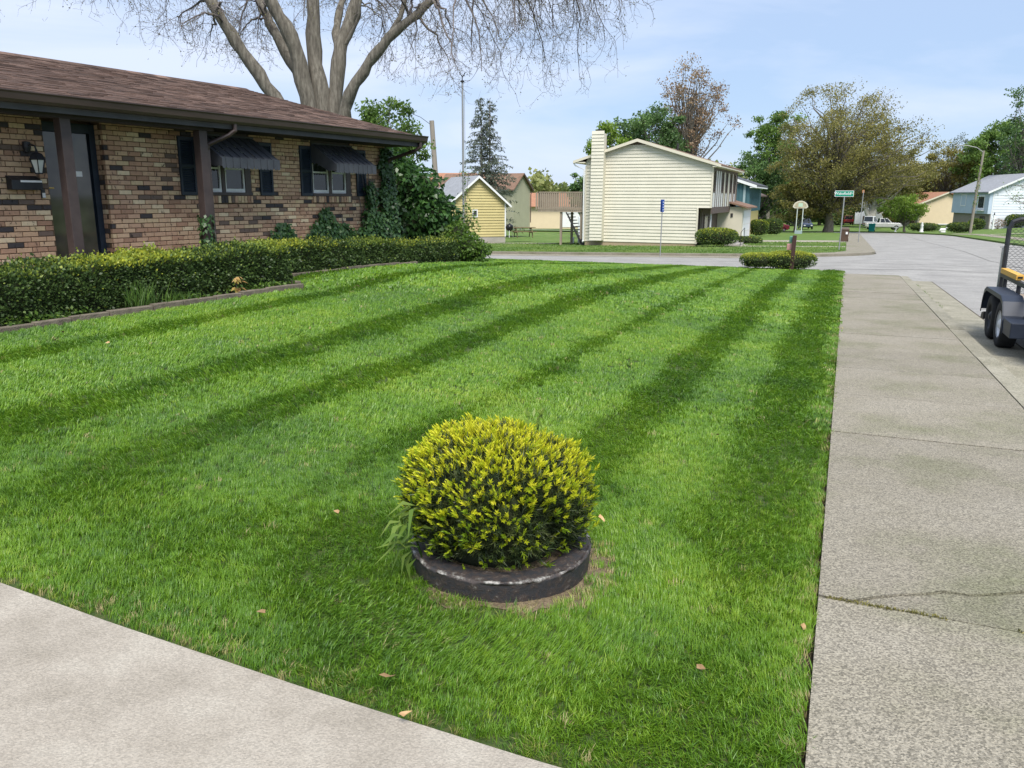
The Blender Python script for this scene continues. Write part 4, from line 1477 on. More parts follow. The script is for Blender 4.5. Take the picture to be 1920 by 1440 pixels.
    leaves('buds', tips + rng.normal(0, .02, tips.shape), MAT['bud'], t, rng, (.03, .06), .35, kind='stuff')


MAT['bud'] = leafmat('bud', [(0.16, 0.12, 0.06), (0.20, 0.20, 0.06), (0.12, 0.09, 0.07)], .3)
bare_tree()


def leafy_tree(name, label, loc, H, tr, crown, n, cols_mat, seed, size, M=70, tips_only=False, lean=(0, 0), sig=.12, twigs=True, trunk_mat=None, shell=.55, fork=None, group=None, sweep=0.0, cat='tree', taper_top=0.0):
    """crown = (cx, cy, cz, rx, ry, rz) relative to loc; branches run to clump centres spread through the crown"""
    rng = NP(seed)
    t = thing(name, label, cat, loc, 0, group)
    cx, cy, cz, rx, ry, rz = crown
    C = np.array([cx, cy, cz])
    R3 = np.array([rx, ry, rz])
    d = randdir(rng, M)
    rr = shell + (1 - shell) * rng.random(M) ** .6
    A = d * rr[:, None]
    lump = 1 + .16 * np.sin(d[:, 0] * 4.1 + seed) + .13 * np.sin(d[:, 2] * 5.3 + d[:, 1] * 3 + seed)
    A = A * lump[:, None]
    if taper_top:
        A[:, :2] *= (1 - taper_top * np.clip(A[:, 2:3] * .5 + .5, 0, 1))
    A = C + A * R3
    A[:, 2] = np.maximum(A[:, 2], H * .06)
    trunk_top = np.array([cx * .7 + lean[0], cy * .7 + lean[1], min(cz + rz * .35, H * .8)])
    tp = bez(np.zeros(3), np.array([0, 0, H * .25]), trunk_top, 9)
    tp[1:] += rng.normal(0, tr * .25, (8, 3)) * np.array([1, 1, 0])
    polys = [(tp, np.linspace(tr, tr * .28, 9) * np.array([1.35, 1.05] + [1] * 7))]
    if fork is not None:
        for fx, fz in fork:
            polys.append((bez(tp[1], np.array([fx * .35, 0, fz * .5]), np.array([fx, 0, fz]), 7), np.linspace(tr * .75, tr * .3, 7)))
    br = []
    clumpP = []
    for a in A:
        # leave the trunk lower than the clump
        h = np.clip((a[2] * .62 - rng.random() * rz * .35), H * .16, trunk_top[2])
        i = int(np.argmin(np.abs(tp[:, 2] - h)))
        s0 = tp[i]
        mid = s0 * .45 + a * .55 + np.array([0, 0, rng.uniform(-.02, .16) * np.linalg.norm(a - s0)])
        Q = bez(s0, mid, a, 6)
        Q[1:-1] += rng.normal(0, .03 * np.linalg.norm(a - s0), (4, 3))
        br.append((Q, np.linspace(tr * .30, tr * .035, 6)))
        clumpP.append(Q[-2])
    V, F = tubes_np(polys, 10)
    raw_obj('trunk', V, F, trunk_mat or MAT['bark'], t, smooth=True)
    V, F = tubes_np(br, 4)
    raw_obj('branches', V, F, trunk_mat or MAT['bark'], t)
    # leaves: gaussian clumps, flattened, plus fill along the branches
    pick = rng.integers(0, M, n)
    sg = sig * (rx + ry + rz) / 3
    csz = rng.uniform(.6, 1.35, M)
    G_ = randdir(rng, n) * (1.75 * rng.random(n) ** .55)[:, None] * np.array([1.2, 1.2, .72]) * sg * csz[pick][:, None]
    if sweep:
        G_[:, 0] += np.abs(G_[:, 0]) * sweep
        G_[:, 2] += G_[:, 0] * .35
    base = A[pick]
    fill = rng.random(n) < .22
    base[fill] = np.array([br[i][0][rng.integers(3, 6)] for i in pick[fill]])
    P = base + G_
    P[:, 2] = np.maximum(P[:, 2], .05)
    ctone = rng.uniform(-.2, .2, M)
    tone = np.clip(.45 + ctone[pick] + rng.normal(0, .17, n) + .12 * (P[:, 2] - cz) / rz, 0, 1)
    leaves('crown', P, cols_mat, t, rng, size, .36, None, .5, tone)
    if twigs:
        m = min(n // 14, 1600)
        q = P[rng.integers(0, n, m)]
        e = A[rng.integers(0, M, m)]
        near = np.array([A[np.argmin(((A - x) ** 2).sum(1))] for x in q])
        tw = [(np.stack([a, (a + b) / 2 + rng.normal(0, .02 * rx, 3), b]), np.array([tr * .03, tr * .022, tr * .014])) for a, b in zip(near, q)]
        V, F = tubes_np(tw, 3)
        raw_obj('twigs', V, F, MAT['twig'], t, kind='stuff')
    return t


MAT['oakleaf'] = leafmat('oak_catkin', [(0.10, 0.10, 0.035), (0.19, 0.185, 0.05), (0.28, 0.255, 0.07), (0.38, 0.33, 0.12)], .4)
MAT['springleaf'] = leafmat('spring_leaf', [(0.06, 0.112, 0.027), (0.128, 0.225, 0.045), (0.255, 0.375, 0.09)], .4)
MAT['darkleaf'] = leafmat('dark_leaf', [(0.05, 0.095, 0.034), (0.10, 0.185, 0.055), (0.18, 0.29, 0.08)], .38)
MAT['limeleaf'] = leafmat('lime_leaf', [(0.091, 0.169, 0.023), (0.195, 0.312, 0.039), (0.338, 0.442, 0.078)], .4)
MAT['redbud'] = leafmat('reddish_bud', [(0.169, 0.111, 0.072), (0.286, 0.189, 0.111), (0.351, 0.273, 0.13)], .3)
MAT['spruce'] = leafmat('spruce_needle', [(0.06, 0.08, 0.065), (0.115, 0.15, 0.115), (0.20, 0.22, 0.15)], .25)
MAT['whitebark'] = pm('white_bark', [(0.28, 0.26, 0.22), (0.48, 0.46, 0.41)], 2.5, 0.9, .5, 12)
MAT['hazewood'] = leafmat('distant_leaf', [(0.078, 0.111, 0.046), (0.169, 0.215, 0.065), (0.286, 0.305, 0.098)], .35)

leafy_tree('young_tree', 'light green young tree rising behind the tall shrub', gl(-4.05, 27.2), 5.2, .09, (.05, 0, 3.5, 1.2, 1.1, 1.8), 9500, MAT['springleaf'], 71, (.07, .13), 56, sig=.15)
leafy_tree('spreading_oak', 'broad olive-gold oak with a thick dark trunk at the street bend', (41.7, 107.8, zxy(41.7, 107.8) - .1), 19, .58, (1.4, 0, 9.9, 10.4, 8.5, 7.6), 52000, MAT['oakleaf'], 72, (.13, .27), 240, sig=.10, sweep=.35, shell=.35)
leafy_tree('white_barked_tree', 'forked pale-barked tree beyond the oak trunk', (63.8, 146, zxy(63.8, 146) - .4), 15, .62, (3.5, 0, 9.2, 6.5, 5, 4.8), 12000, MAT['oakleaf'], 73, (.25, .45), 80, trunk_mat=MAT['whitebark'], fork=[(-2.4, 7.0), (1.9, 7.2)], sig=.11)
leafy_tree('flowering_tree', 'small bright green tree with pale blossom on the far corner lawn', (54.6, 113.5, zxy(54.6, 113.5)), 5.6, .17, (-.9, 0, 3.3, 3.0, 2.6, 1.75), 7500, MAT['limeleaf'], 74, (.13, .26), 60, sig=.14)
leafy_tree('poplar', 'tall pale green tree behind the blue house', (46.0, 147, zxy(46, 147)), 21, .4, (0, 0, 14.0, 4.3, 4.0, 6.4), 11000, MAT['springleaf'], 75, (.28, .5), 80, sig=.12)
leafy_tree('round_tree', 'dense green tree directly behind the cream house roof', (11.6, 76, zxy(11.6, 76)), 12, .3, (.6, 0, 8.4, 3.5, 3.0, 3.3), 15000, MAT['darkleaf'], 76, (.16, .3), 60, sig=.14)
leafy_tree('round_tree', 'bright green low tree behind the cream house chimney', (8.4, 73, zxy(8.4, 73)), 9.4, .2, (0, 0, 7.4, 2.2, 1.8, 2.1), 7000, MAT['limeleaf'], 77, (.14, .26), 40, sig=.15)
leafy_tree('budding_tree', 'tall reddish budding tree with bare limbs behind the cream house', (16.6, 80, zxy(16.6, 80)), 16.5, .34, (.5, 0, 11.4, 3.9, 3.4, 4.6), 7500, MAT['redbud'], 78, (.12, .22), 110, sig=.11, shell=.3)
leafy_tree('green_tree', 'full dark green tree between the blue house and the oak', (36.5, 122, zxy(36.5, 122)), 11, .32, (0, 0, 6.2, 4.2, 3.6, 4.4), 9000, MAT['darkleaf'], 79, (.25, .45), 55, sig=.14)
leafy_tree('garden_tree', 'low olive tree leaning out between the yellow house and the red car', (37.5, 108, zxy(37.5, 108)), 7, .22, (.5, 0, 4.0, 3.6, 3.0, 2.4), 7500, MAT['oakleaf'], 80, (.18, .34), 50, sig=.14)
leafy_tree('pine_like_tree', 'grey thinly leafed tall tree right of the oak', (97, 184, zxy(97, 184)), 20, .34, (0, 0, 11.8, 4.6, 4.0, 7.0), 3200, MAT['spruce'], 81, (.2, .4), 90, sig=.10)
leafy_tree('green_tree', 'large leafy green tree behind the white house', (95, 160, zxy(95, 160)), 20, .5, (0, 0, 11.5, 9.0, 7, 7.6), 26000, MAT['springleaf'], 82, (.3, .55), 120, sig=.11)
leafy_tree('green_tree', 'olive green tree behind the tan house', (88, 168, zxy(88, 168)), 16, .45, (0, 0, 8.5, 7.0, 6, 6.0), 14000, MAT['oakleaf'], 83, (.3, .55), 80, sig=.12)
leafy_tree('thin_tree', 'tall sparse tree with small dark leaves at the right edge', (78.0, 128, zxy(78.0, 128) - .5), 22, .4, (1.5, 0, 14, 5.5, 5, 7.5), 6500, MAT['darkleaf'], 84, (.25, .45), 110, sig=.09, shell=.3)
leafy_tree('green_tree', 'dark green tree at the left of the cream house, behind its deck', (8.3, 97, zxy(8.3, 97)), 8.0, .25, (0, 0, 5.0, 1.5, 1.6, 2.2), 4000, MAT['darkleaf'], 85, (.2, .36), 36, sig=.15)
leafy_tree('hedge_tree', 'dark green thicket tree closing the street beyond the parked cars', (62, 165, zxy(62, 165)), 9, .3, (0, 0, 4.0, 7.5, 5, 4.0), 11000, MAT['darkleaf'], 86, (.3, .55), 60, sig=.13)
leafy_tree('hedge_tree', 'mid green thicket tree left of the thicket closing the street', (50, 163, zxy(50, 163)), 10, .3, (0, 0, 4.6, 6.5, 5, 4.4), 10000, MAT['springleaf'], 87, (.3, .55), 55, sig=.13)
leafy_tree('hedge_tree', 'olive thicket tree between the street end and the tan house', (74, 162, zxy(74, 162)), 12, .35, (0, 0, 6, 6.5, 5, 5.4), 10000, MAT['oakleaf'], 88, (.3, .55), 60, sig=.13)


# overhanging near-bare branch from a tree whose trunk stands outside the picture at the right
def overhang_tree():
    rng = NP(91)
    x, y = 56.0, 81
    t = thing('street_tree', 'small bare-branched tree reaching in from the right over the white house', 'tree', (x, y, zxy(x, y)))
    polys = [(bez(np.zeros(3), np.array([.1, 0, 1.6]), np.array([-.1, 0, 3.2]), 6), np.linspace(.2, .13, 6))]
    tips = []
    for k in range(16):
        a = polys[0][0][3 + k % 3]
        e = np.array([rng.uniform(-6.5, 3), rng.uniform(-2.5, 2.5), rng.uniform(2.8, 6.0)])
        if k < 6:
            e = np.array([-7.0 + .7 * k, rng.uniform(-1, 1), 3.1 + .45 * math.sin(k * 2)])
        Q = bez(a, (a + e) / 2 + np.array([0, 0, -.3 if k < 6 else .5]), e, 9) + rng.normal(0, .05, (9, 3))
        polys.append((Q, np.linspace(.10, .02, 9)))
        for j in range(3, 9):
            for _ in range(3):
                f = Q[j] + rng.normal(0, .55, 3)
                polys.append((np.stack([Q[j], (Q[j] + f) / 2 + rng.normal(0, .08, 3), f]), np.array([.016, .012, .007])))
                tips += [f, (f + Q[j]) / 2]
    V, F = tubes_np(polys[:1], 9)
    raw_obj('trunk', V, F, MAT['bark'], t, smooth=True)
    V, F = tubes_np(polys[1:], 4)
    raw_obj('branches', V, F, MAT['bark'], t)
    tips = np.array(tips)
    tips = np.concatenate([tips + rng.normal(0, .12, tips.shape) for _ in range(3)])
    leaves('crown', tips, MAT['springleaf'], t, rng, (.1, .18), .35)


overhang_tree()


def spruce():
    rng = NP(95)
    x, y = -2.55, 76.4
    z0 = zxy(x, y)
    t = thing('spruce', 'thin blue-grey spruce with two leaders behind the yellow shed', 'tree', (x, y, z0))
    H = 12.6
    polys, P, D = [], [], []
    for lead, (lx, top) in enumerate(((-.38, H), (.42, H - .15))):
        pts = np.array([[0, 0, 0], [lx * .1, 0, 1.5], [lx * .6, 0, 4], [lx, 0, 7], [lx, 0, top]])
        polys.append((pts, np.array([.2, .17, .13, .09, .02])))
        zz = 1.0
        while zz < top - .15:
            f = (zz - 1.0) / (top - 1.0)
            for k in range(5):
                a = rng.uniform(0, 2 * math.pi)
                side = 1 if (math.cos(a) * lx > 0) else .62
                L_ = (3.3 * (1 - f) ** .85 + .2) * rng.uniform(.65, 1.08) * side
                c = np.array([np.interp(zz, pts[:, 2], pts[:, 0]), 0, zz])
                e = c + np.array([math.cos(a) * L_, math.sin(a) * L_, -.10 * L_ + rng.normal(0, .06)])
                Q = bez(c, (c + e) / 2 + np.array([0, 0, .10 * L_]), e, 6)
                polys.append((np.array([Q[0], Q[1], Q[2], Q[4], Q[5]]), np.array([.022, .018, .014, .01, .005])))
                dens = 17 if f > .22 else 8
                m = int(dens * L_) + 3
                u_ = rng.uniform(.22 if f > .1 else .45, 1, m)
                q = np.stack([np.interp(u_, np.linspace(0, 1, 6), Q[:, j]) for j in range(3)], 1)
                P.append(q + rng.normal(0, .05, q.shape))
                dd = np.tile((e - c) / L_, (m, 1)) * .6 + rng.normal(0, .45, (m, 3)) + np.array([0, 0, -.45])
                D.append(dd)
            zz += .26
    V, F = tubes_np(polys, 5)
    raw_obj('trunk', V, F, MAT['bark'], t)
    P = np.concatenate(P)
    D = np.concatenate(D)
    n = len(P)
    V, F = kites(P, D, randdir(rng, n) + np.array([0, 0, .5]), rng.uniform(.16, .34, n), rng.uniform(.03, .055, n))
    raw_obj('crown', V, F, MAT['spruce'], t, np.repeat(rng.random(n), 4))


spruce()


def far_woods(label, path, n, seed, hgt, mat, depth=8):
    rng = NP(seed)
    path = np.array(path, float)
    u = rng.random(n)
    X = np.interp(u, np.linspace(0, 1, len(path)), path[:, 0])
    Y = np.interp(u, np.linspace(0, 1, len(path)), path[:, 1])
    ht = hgt * (1 + .22 * np.sin(u * 37 + seed) + .16 * np.sin(u * 83 + seed * 2) + .1 * np.sin(u * 190))
    z0 = np.array([zxy(a, b) for a, b in zip(X[::50], Y[::50])]).repeat(50)[:n] if n % 50 == 0 else np.zeros(n)
    h = rng.random(n) ** .7
    P = np.stack([X + rng.normal(0, 1.2, n), Y + rng.normal(0, depth * .4, n) + 3 * h, z0 - .5 + ht * h], 1)
    tone = np.clip(.25 + .5 * h + .25 * np.sin(u * 61) + rng.normal(0, .15, n), 0, 1)
    o = leaves('distant_woods', P, mat, None, rng, (.5, 1.1), .5, None, .4, tone)
    tagp(o, label, 'woods', kind='stuff')


far_woods('distant spring woods behind the shed and the deck', [(-60, 170), (-20, 176), (8, 172), (30, 178)], 30000, 97, 8.0, MAT['hazewood'])
far_woods('distant olive woods beyond the end of the street', [(36, 186), (70, 190), (110, 190), (160, 175)], 26000, 98, 10, MAT['hazewood'])
far_woods('dark low woods closing the view far behind', [(-120, 260), (-30, 270), (60, 280), (180, 250)], 10000, 99, 9, MAT['hazewood'], 14)
# ================================================================== other buildings
def paint(name, c, v=.08, **k):
    return pm(name, [(c[0] * (1 - v), c[1] * (1 - v), c[2] * (1 - v)), (min(1, c[0] * (1 + v)), min(1, c[1] * (1 + v)), min(1, c[2] * (1 + v)))], k.pop('scale', 1.3), k.pop('rough', .6), **k)


MAT['cream'] = paint('cream_siding', (.62, .59, .49), .05, bump=.05, rnd=.03)
MAT['creamtrim'] = paint('cream_trim', (.62, .58, .47), .05)
MAT['yellow'] = paint('yellow_siding', (.50, .425, .20), .07, bump=.05, rnd=.04)
MAT['greyroof'] = paint('grey_shingle', (.27, .28, .30), .18, scale=3, rough=.9, bump=.5, bscale=30)
MAT['brownroof'] = paint('brown_shingle', (.20, .125, .09), .2, scale=2.5, rough=.9, bump=.5, bscale=30)
MAT['redroof'] = paint('terracotta_shingle', (.34, .17, .105), .15, scale=2.5, rough=.9, bump=.5, bscale=30)
MAT['darkroof'] = paint('slate_shingle', (.075, .08, .09), .2, scale=2.5, rough=.9)
MAT['trimwhite'] = paint('white_trim', (.74, .75, .76), .05)
MAT['umber'] = paint('umber_timber', (.115, .085, .075), .12)
MAT['stucco'] = paint('pale_panel', (.62, .62, .60), .06)
MAT['greensiding'] = paint('grey_green_siding', (.40, .40, .29), .06, bump=.05)
MAT['teal'] = paint('teal_board', (.055, .125, .15), .12)
MAT['tealpale'] = paint('pale_teal_board', (.30, .38, .41), .08)
MAT['straw'] = paint('straw_siding', (.62, .50, .24), .06)
MAT['tan'] = paint('tan_siding', (.66, .54, .38), .04)
MAT['paleblue'] = paint('pale_blue_siding', (.46, .55, .66), .05)
MAT['offwhite'] = paint('off_white_siding', (.68, .72, .78), .04)
MAT['greybrick'] = paint('grey_brick', (.27, .24, .21), .2, scale=6)
MAT['redbrick'] = paint('red_brick', (.28, .15, .11), .2, scale=6)
MAT['deckwood'] = paint('weathered_timber', (.30, .245, .19), .2, scale=4, rough=.9, stretch=(1, 1, .2))
MAT['darkwood'] = paint('dark_timber', (.035, .033, .036), .2)
MAT['found'] = paint('foundation', (.36, .28, .19), .1)
MAT['grill'] = paint('black_enamel', (.014, .014, .016), .2, rough=.25)
MAT['picnic'] = paint('treated_timber', (.17, .135, .075), .2, scale=4, rough=.9)
MAT['vinyl'] = paint('white_vinyl', (.70, .73, .77), .04)
MAT['concrete'] = paint('step_concrete', (.34, .32, .29), .12, rough=.9)


def at_st(s_, q_, z_):
    p = ES * s_ + EQ * q_
    return (p.x, p.y, z_)


def siding(parent, mat, y0, y1, z0, z1, exp, x=0.0, roofline=None, cuts=(), name='siding_board'):
    """horizontal lap boards on a wall facing -x; roofline(z)->(ymin,ymax)"""
    z = z0
    while z < z1 - .02:
        zt2 = min(z + exp, z1)
        a0, a1 = y0, y1
        b0, b1 = y0, y1
        if roofline:
            l0, l1 = roofline(z)
            a0, a1 = max(a0, l0), min(a1, l1)
            l0, l1 = roofline(zt2)
            b0, b1 = max(b0, l0), min(b1, l1)
        segs = [(a0, a1, b0, b1)]
        for (c0, c1, cz0, cz1) in cuts:
            o = []
            for (p0, p1, r0, r1) in segs:
                if zt2 <= cz0 + .02 or z >= cz1 - .02 or p1 <= c0 or p0 >= c1:
                    o.append((p0, p1, r0, r1)); continue
                if p0 < c0: o.append((p0, c0, r0, c0))
                if p1 > c1: o.append((c1, p1, c1, r1))
            segs = o
        for (p0, p1, r0, r1) in segs:
            if p1 - p0 < .06:
                continue
            if r1 - r0 < .03:
                r0 = r1 = (r0 + r1) / 2
                r0 -= .015; r1 += .015
            MB().hexa([(x - .045, p0, z), (x, p0, z), (x, p1, z), (x - .045, p1, z), (x - .005, r0, zt2 + .006), (x, r0, zt2 + .006), (x, r1, zt2 + .006), (x - .005, r1, zt2 + .006)]).build(name, mat, parent)
        z += exp


def win(parent, axis, pos, a0, a1, z0, z1, fm, gm, t=.07, sgn=-1, name='window', out=.05):
    """window on a wall: axis 'x' wall plane x=pos (spans y), 'y' wall plane y=pos (spans x); sgn = outward side"""
    m = MB()
    p0, p1 = sorted((pos, pos + sgn * out))
    def B(u0, u1, v0, v1, q0, q1, mm):
        if axis == 'x': mm.bx(q0, q1, u0, u1, v0, v1)
        else: mm.bx(u0, u1, q0, q1, v0, v1)
    B(a0, a0 + t, z0, z1, p0, p1, m); B(a1 - t, a1, z0, z1, p0, p1, m)
    B(a0 + t, a1 - t, z0, z0 + t, p0, p1, m); B(a0 + t, a1 - t, z1 - t, z1, p0, p1, m)
    o = m.build(name, fm, parent)
    g_ = MB()
    q0, q1 = sorted((pos + sgn * .008, pos + sgn * .02))
    B(a0 + t, a1 - t, z0 + t, z1 - t, q0, q1, g_)
    g_.build('pane', gm, o)
    return o


MAT['farglass'] = glassmat('far_glass', (.05, .055, .06), .08)
MAT['paleglass'] = glassmat('curtained_glass', (.30, .29, .27), .2)

# ---------------------------------------------------------------- cream house
cream = thing('cream_house', 'two-storey cream sided house with chimney and wooden deck across the side street', 'house', at_st(51.2, 8.64, -1.15), RZ_ST)
Wd, UPY, ZF, ZE, RYc, RZc = 7.25, -.85, 2.2, 4.78, 3.9, 6.38
LEN = 11.5
sl_ = (RZc - ZE) / (RYc + 1.3)


def rl(z):
    if z <= ZE: return (-99, 99)
    w = (RZc - .12 - z) / sl_
    return (RYc - w, RYc + w)


wl_ = MB()
wl_.bx(.001, LEN, 1.6, Wd, .0, ZF).bx(1.5, LEN, .02, 1.6, 0, ZF).bx(.001, LEN, UPY + .05, Wd, ZF, ZE)
wl_.prism([(UPY + .05, ZE), (Wd, ZE), (Wd, ZE + .17), (RYc, RZc - .12), (UPY + .05, ZE + .12)], 'x', .001, LEN)
wl_.bx(.001, .12, .02, 1.6, 0, ZF)
cwall = wl_.build('wall', MAT['creamtrim'], cream)
siding(cwall, MAT['cream'], .0, Wd, .02, ZF, .205)
siding(cwall, MAT['cream'], UPY + .06, Wd, ZF, RZc - .35, .205, roofline=rl)
box('foundation', MAT['found'], cream, -.005, .05, .02, Wd - .02, -.3, .015)
for y in (.0, Wd):
    box('corner_board', MAT['creamtrim'], cream, -.055, .06, y - .05, y + .05, 0, ZF if y == 0 else ZE)
box('corner_board', MAT['creamtrim'], cream, -.055, .06, UPY, UPY + .1, ZF, ZE)
MB().prism([(3.2, RZc - .36), (4.6, RZc - .36), (RYc, RZc - .14)], 'x', -.06, -.03).build('gable_vent', MAT['umber'], cream)
YE0, YE1 = -1.3, 8.05
zl = RZc - sl_ * (YE1 - RYc)
zr = RZc - sl_ * (RYc - YE0)
MB().prism([(YE0, zr), (RYc, RZc), (YE1, zl), (YE1, zl - .08), (RYc, RZc - .08), (YE0, zr - .08)], 'x', -.3, LEN + .3).build('roof', MAT['brownroof'], cream)
MB().prism([(YE0, zr - .005), (RYc, RZc - .005), (RYc, RZc - .19), (YE0, zr - .17)], 'x', -.33, -.30).build('rake_board', MAT['creamtrim'], cream)
MB().prism([(YE1, zl - .005), (RYc, RZc - .005), (RYc, RZc - .19), (YE1, zl - .17)], 'x', -.332, -.302).build('rake_board', MAT['creamtrim'], cream)
box('soffit', MAT['creamtrim'], cream, -.29, LEN, YE0, UPY + .05, zr - .16, zr - .09)
box('soffit', MAT['creamtrim'], cream, -.29, LEN, Wd, YE1, zl - .16, zl - .09)
MB().tube([(-.2, YE1 + .03, zl - .1), (-.15, YE1 - .1, zl - .3), (-.08, Wd + .12, zl - .55), (-.08, Wd + .08, 0.05), (-.25, Wd + .05, -.02)], .05, 6).build('downspout', MAT['trimwhite'], cream)
ch = MB().bx(-.62, -.001, 5.95, 6.72, .1, 6.72)
cho = ch.build('chimney', MAT['creamtrim'], cream)
z = .1
while z < 6.7:
    MB().hexa([(-.665, 5.93, z), (-.62, 5.93, z), (-.62, 6.74, z), (-.665, 6.74, z), (-.626, 5.93, z + .21), (-.62, 5.93, z + .21), (-.62, 6.74, z + .21), (-.626, 6.74, z + .21)]).build('siding_board', MAT['cream'], cho)
    z += .205
MB().bx(-.45, -.15, 6.18, 6.48, 6.72, 6.82).bx(-.5, -.1, 6.13, 6.53, 6.86, 6.92).bx(-.4, -.2, 6.23, 6.43, 6.92, 7.0).build('chimney_cap', MAT['darkwood'], cho)
MB().tube([(6, 2.6, 5.9), (6, 2.6, 6.45)], .06, 8).build('roof_vent', MAT['darkwood'], cream)
# street front, upper floor: half timber
yf = UPY + .05
for x in (.05, 1.15, 1.9, 2.75, 3.6, 4.6, 5.5, 6.5, 7.6, 8.7, 9.7, 10.7, 11.42):
    box('timber_post', MAT['umber'], cream, x - .07, x + .07, yf - .05, yf, ZF, ZE - .08)
box('timber_rail', MAT['umber'], cream, 0, LEN, yf - .06, yf, ZF - .35, ZF + .02)
box('timber_rail', MAT['umber'], cream, 0, LEN, yf - .055, yf, ZE - .3, ZE - .09)
for x0, x1 in ((.14, 1.06), (3.7, 4.5), (5.6, 6.4), (7.7, 8.6), (9.8, 10.6)):
    win(cream, 'y', yf, x0, x1, ZF + .95, ZE - .32, MAT['umber'], MAT['farglass'], .06)
    box('infill_panel', MAT['stucco'], cream, x0, x1, yf - .03, yf - .005, ZF + .05, ZF + .9)
for x0, x1 in ((1.24, 1.81), (1.99, 2.66), (2.84, 3.51), (4.7, 5.4), (6.6, 7.5)):
    box('infill_panel', MAT['stucco'] if x0 < 4 else MAT['creamtrim'], cream, x0, x1, yf - .03, yf - .005, ZF + .05, ZE - .32)
# entrance recess
box('porch_wall', MAT['umber'], cream, 1.45, 1.5, .05, 1.58, 0, ZF)
box('entrance_door', MAT['darkwood'], cream, 1.40, 1.44, .55, 1.15, .05, 2.0)
box('porch_wall', MAT['umber'], cream, 1.5, LEN, -.02, .02, 0, ZF - .01)
win(cream, 'y', -.02, 2.4, 4.2, .55, 1.75, MAT['umber'], MAT['paleglass'], .12)
box('porch_post', MAT['trimwhite'], cream, 1.2, 1.28, -.68, -.60, 0, ZF)
# garage wing
gw = box('garage_wing', MAT['creamtrim'], cream, 8.2, 13.6, -1.75, -.03, -.1, 2.2)
box('garage_door', MAT['trimwhite'], gw, 8.8, 12.8, -1.79, -1.75, 0, 1.95)
for k in range(1, 4):
    box('door_groove', MAT['creamtrim'], gw, 8.8, 12.8, -1.797, -1.791, k * .49 - .01, k * .49 + .01)
MB().prism([(-2.15, 2.2), (-.02, 2.78), (-.02, 2.66), (-2.15, 2.1)], 'x', 7.9, 14.0).build('garage_roof', MAT['brownroof'], gw)
MB().bx(8.15, 8.2, -1.1, -.95, 1.5, 1.75).build('wall_lamp', MAT['darkwood'], gw)
st = MB()
for k in range(4):
    st.bx(.9 - .3 * k, 3.2, -2.2 - .32 * k, -1.9 - .32 * k + .3, -.35, .12 - .12 * k)
st.build('entrance_steps', MAT['concrete'], cream)
MB().tube([(.8, -2.6, -.2), (.8, -2.6, .75), (2.6, -2.6, .95), (2.6, -2.6, 0)], .02, 5).build('handrail', MAT['darkwood'], cream)
# deck at the back
dk = MB()
dk.bx(.2, 4.2, Wd + .15, 10.55, 2.02, 2.14)
deck = dk.build('deck', MAT['deckwood'], cream)
box('deck_beam', MAT['deckwood'], deck, .15, .2, Wd + .15, 10.6, 1.86, 2.13)
for (x, y) in ((.3, 9.0), (2.6, 9.0), (.3, 10.3), (.3, 7.6)):
    if y != 10.3:
        box('deck_post', MAT['deckwood'], deck, x - .07, x + .07, y - .07, y + .07, -.4, 2.02)
bal = MB().bx(-.02, .02, -.045, .045, 0, 1.12).mesh('baluster')
bal.materials.append(MAT['deckwood'])
for k in range(24):
    o = bpy.data.objects.new('baluster', bal)
    o.location = (.14, Wd + .2 + k * .142, 2.0)
    link(o, deck)
for k in range(26):
    o = bpy.data.objects.new('baluster', bal)
    o.location = (.3 + k * .15, 10.56, 2.0)
    o.rotation_euler = (0, 0, math.pi / 2)
    link(o, deck)
box('deck_rail', MAT['deckwood'], deck, .1, .24, Wd + .15, 10.62, 3.1, 3.16)
box('deck_rail', MAT['deckwood'], deck, .1, 4.2, 10.52, 10.66, 3.1, 3.16)
stt = MB()
for k in range(9):
    f = k / 9
    stt.bx(.25, 1.25, Wd + 1.15 - 1.0 * f, Wd + 1.4 - 1.0 * f, 1.9 - 1.85 * f - .2, 1.9 - 1.85 * f - .15)
stt.hexa([(.2, Wd + 1.25, 1.72), (.26, Wd + 1.25, 1.72), (.26, Wd + .15, -.3), (.2, Wd + .15, -.3), (.2, Wd + 1.5, 2.0), (.26, Wd + 1.5, 2.0), (.26, Wd + .4, -.1), (.2, Wd + .4, -.1)])
stt.bx(.2, .26, Wd + .1, Wd + .4, -.4, .1)
stt.build('deck_stairs', MAT['darkwood'], deck)

# ---------------------------------------------------------------- yellow shed
sx0, sy0 = -4.62, 60.6
A_S = rad(22)                                   # wall turned a little away to the right
shed = thing('garden_shed', 'yellow sided shed with grey gable roof across the side street', 'shed', (sx0, sy0, -1.33), A_S - math.pi / 2 + math.pi / 2)
# local frame: x along the gable wall to the right, y away, wall faces -y
SW, SE, SR, SD = 4.35, 2.62, 4.45, 6.2
MB().bx(0, SW, .001, SD, 0, SE).prism([(0, SE), (SW, SE), (SW / 2, SR)], 'y', .001, SD).build('wall', MAT['yellow'], shed)
sf = shed
ex_ = .203
z = 0.06
k = 0
while z < SR - .2:
    z2 = z + ex_
    def lim(zz):
        if zz <= SE: return 0, SW
        w = (SR - .06 - zz) / (SR - SE) * SW / 2
        return SW / 2 - w, SW / 2 + w
    a0, a1 = lim(z); b0, b1 = lim(min(z2, SR - .1))
    segs = [(a0, a1, b0, b1)]
    if 1.55 < z + .1 < 2.05:
        segs = [(a0, 1.72, b0, 1.72), (2.1, a1, 2.1, b1)]
    for p0, p1, r0, r1 in segs:
        MB().hexa([(p0, -.05, z), (p1, -.05, z), (p1, 0, z), (p0, 0, z), (r0, -.004, z2), (r1, -.004, z2), (r1, 0, z2), (r0, 0, z2)]).build('siding_board', MAT['yellow'], shed)
    z = z2
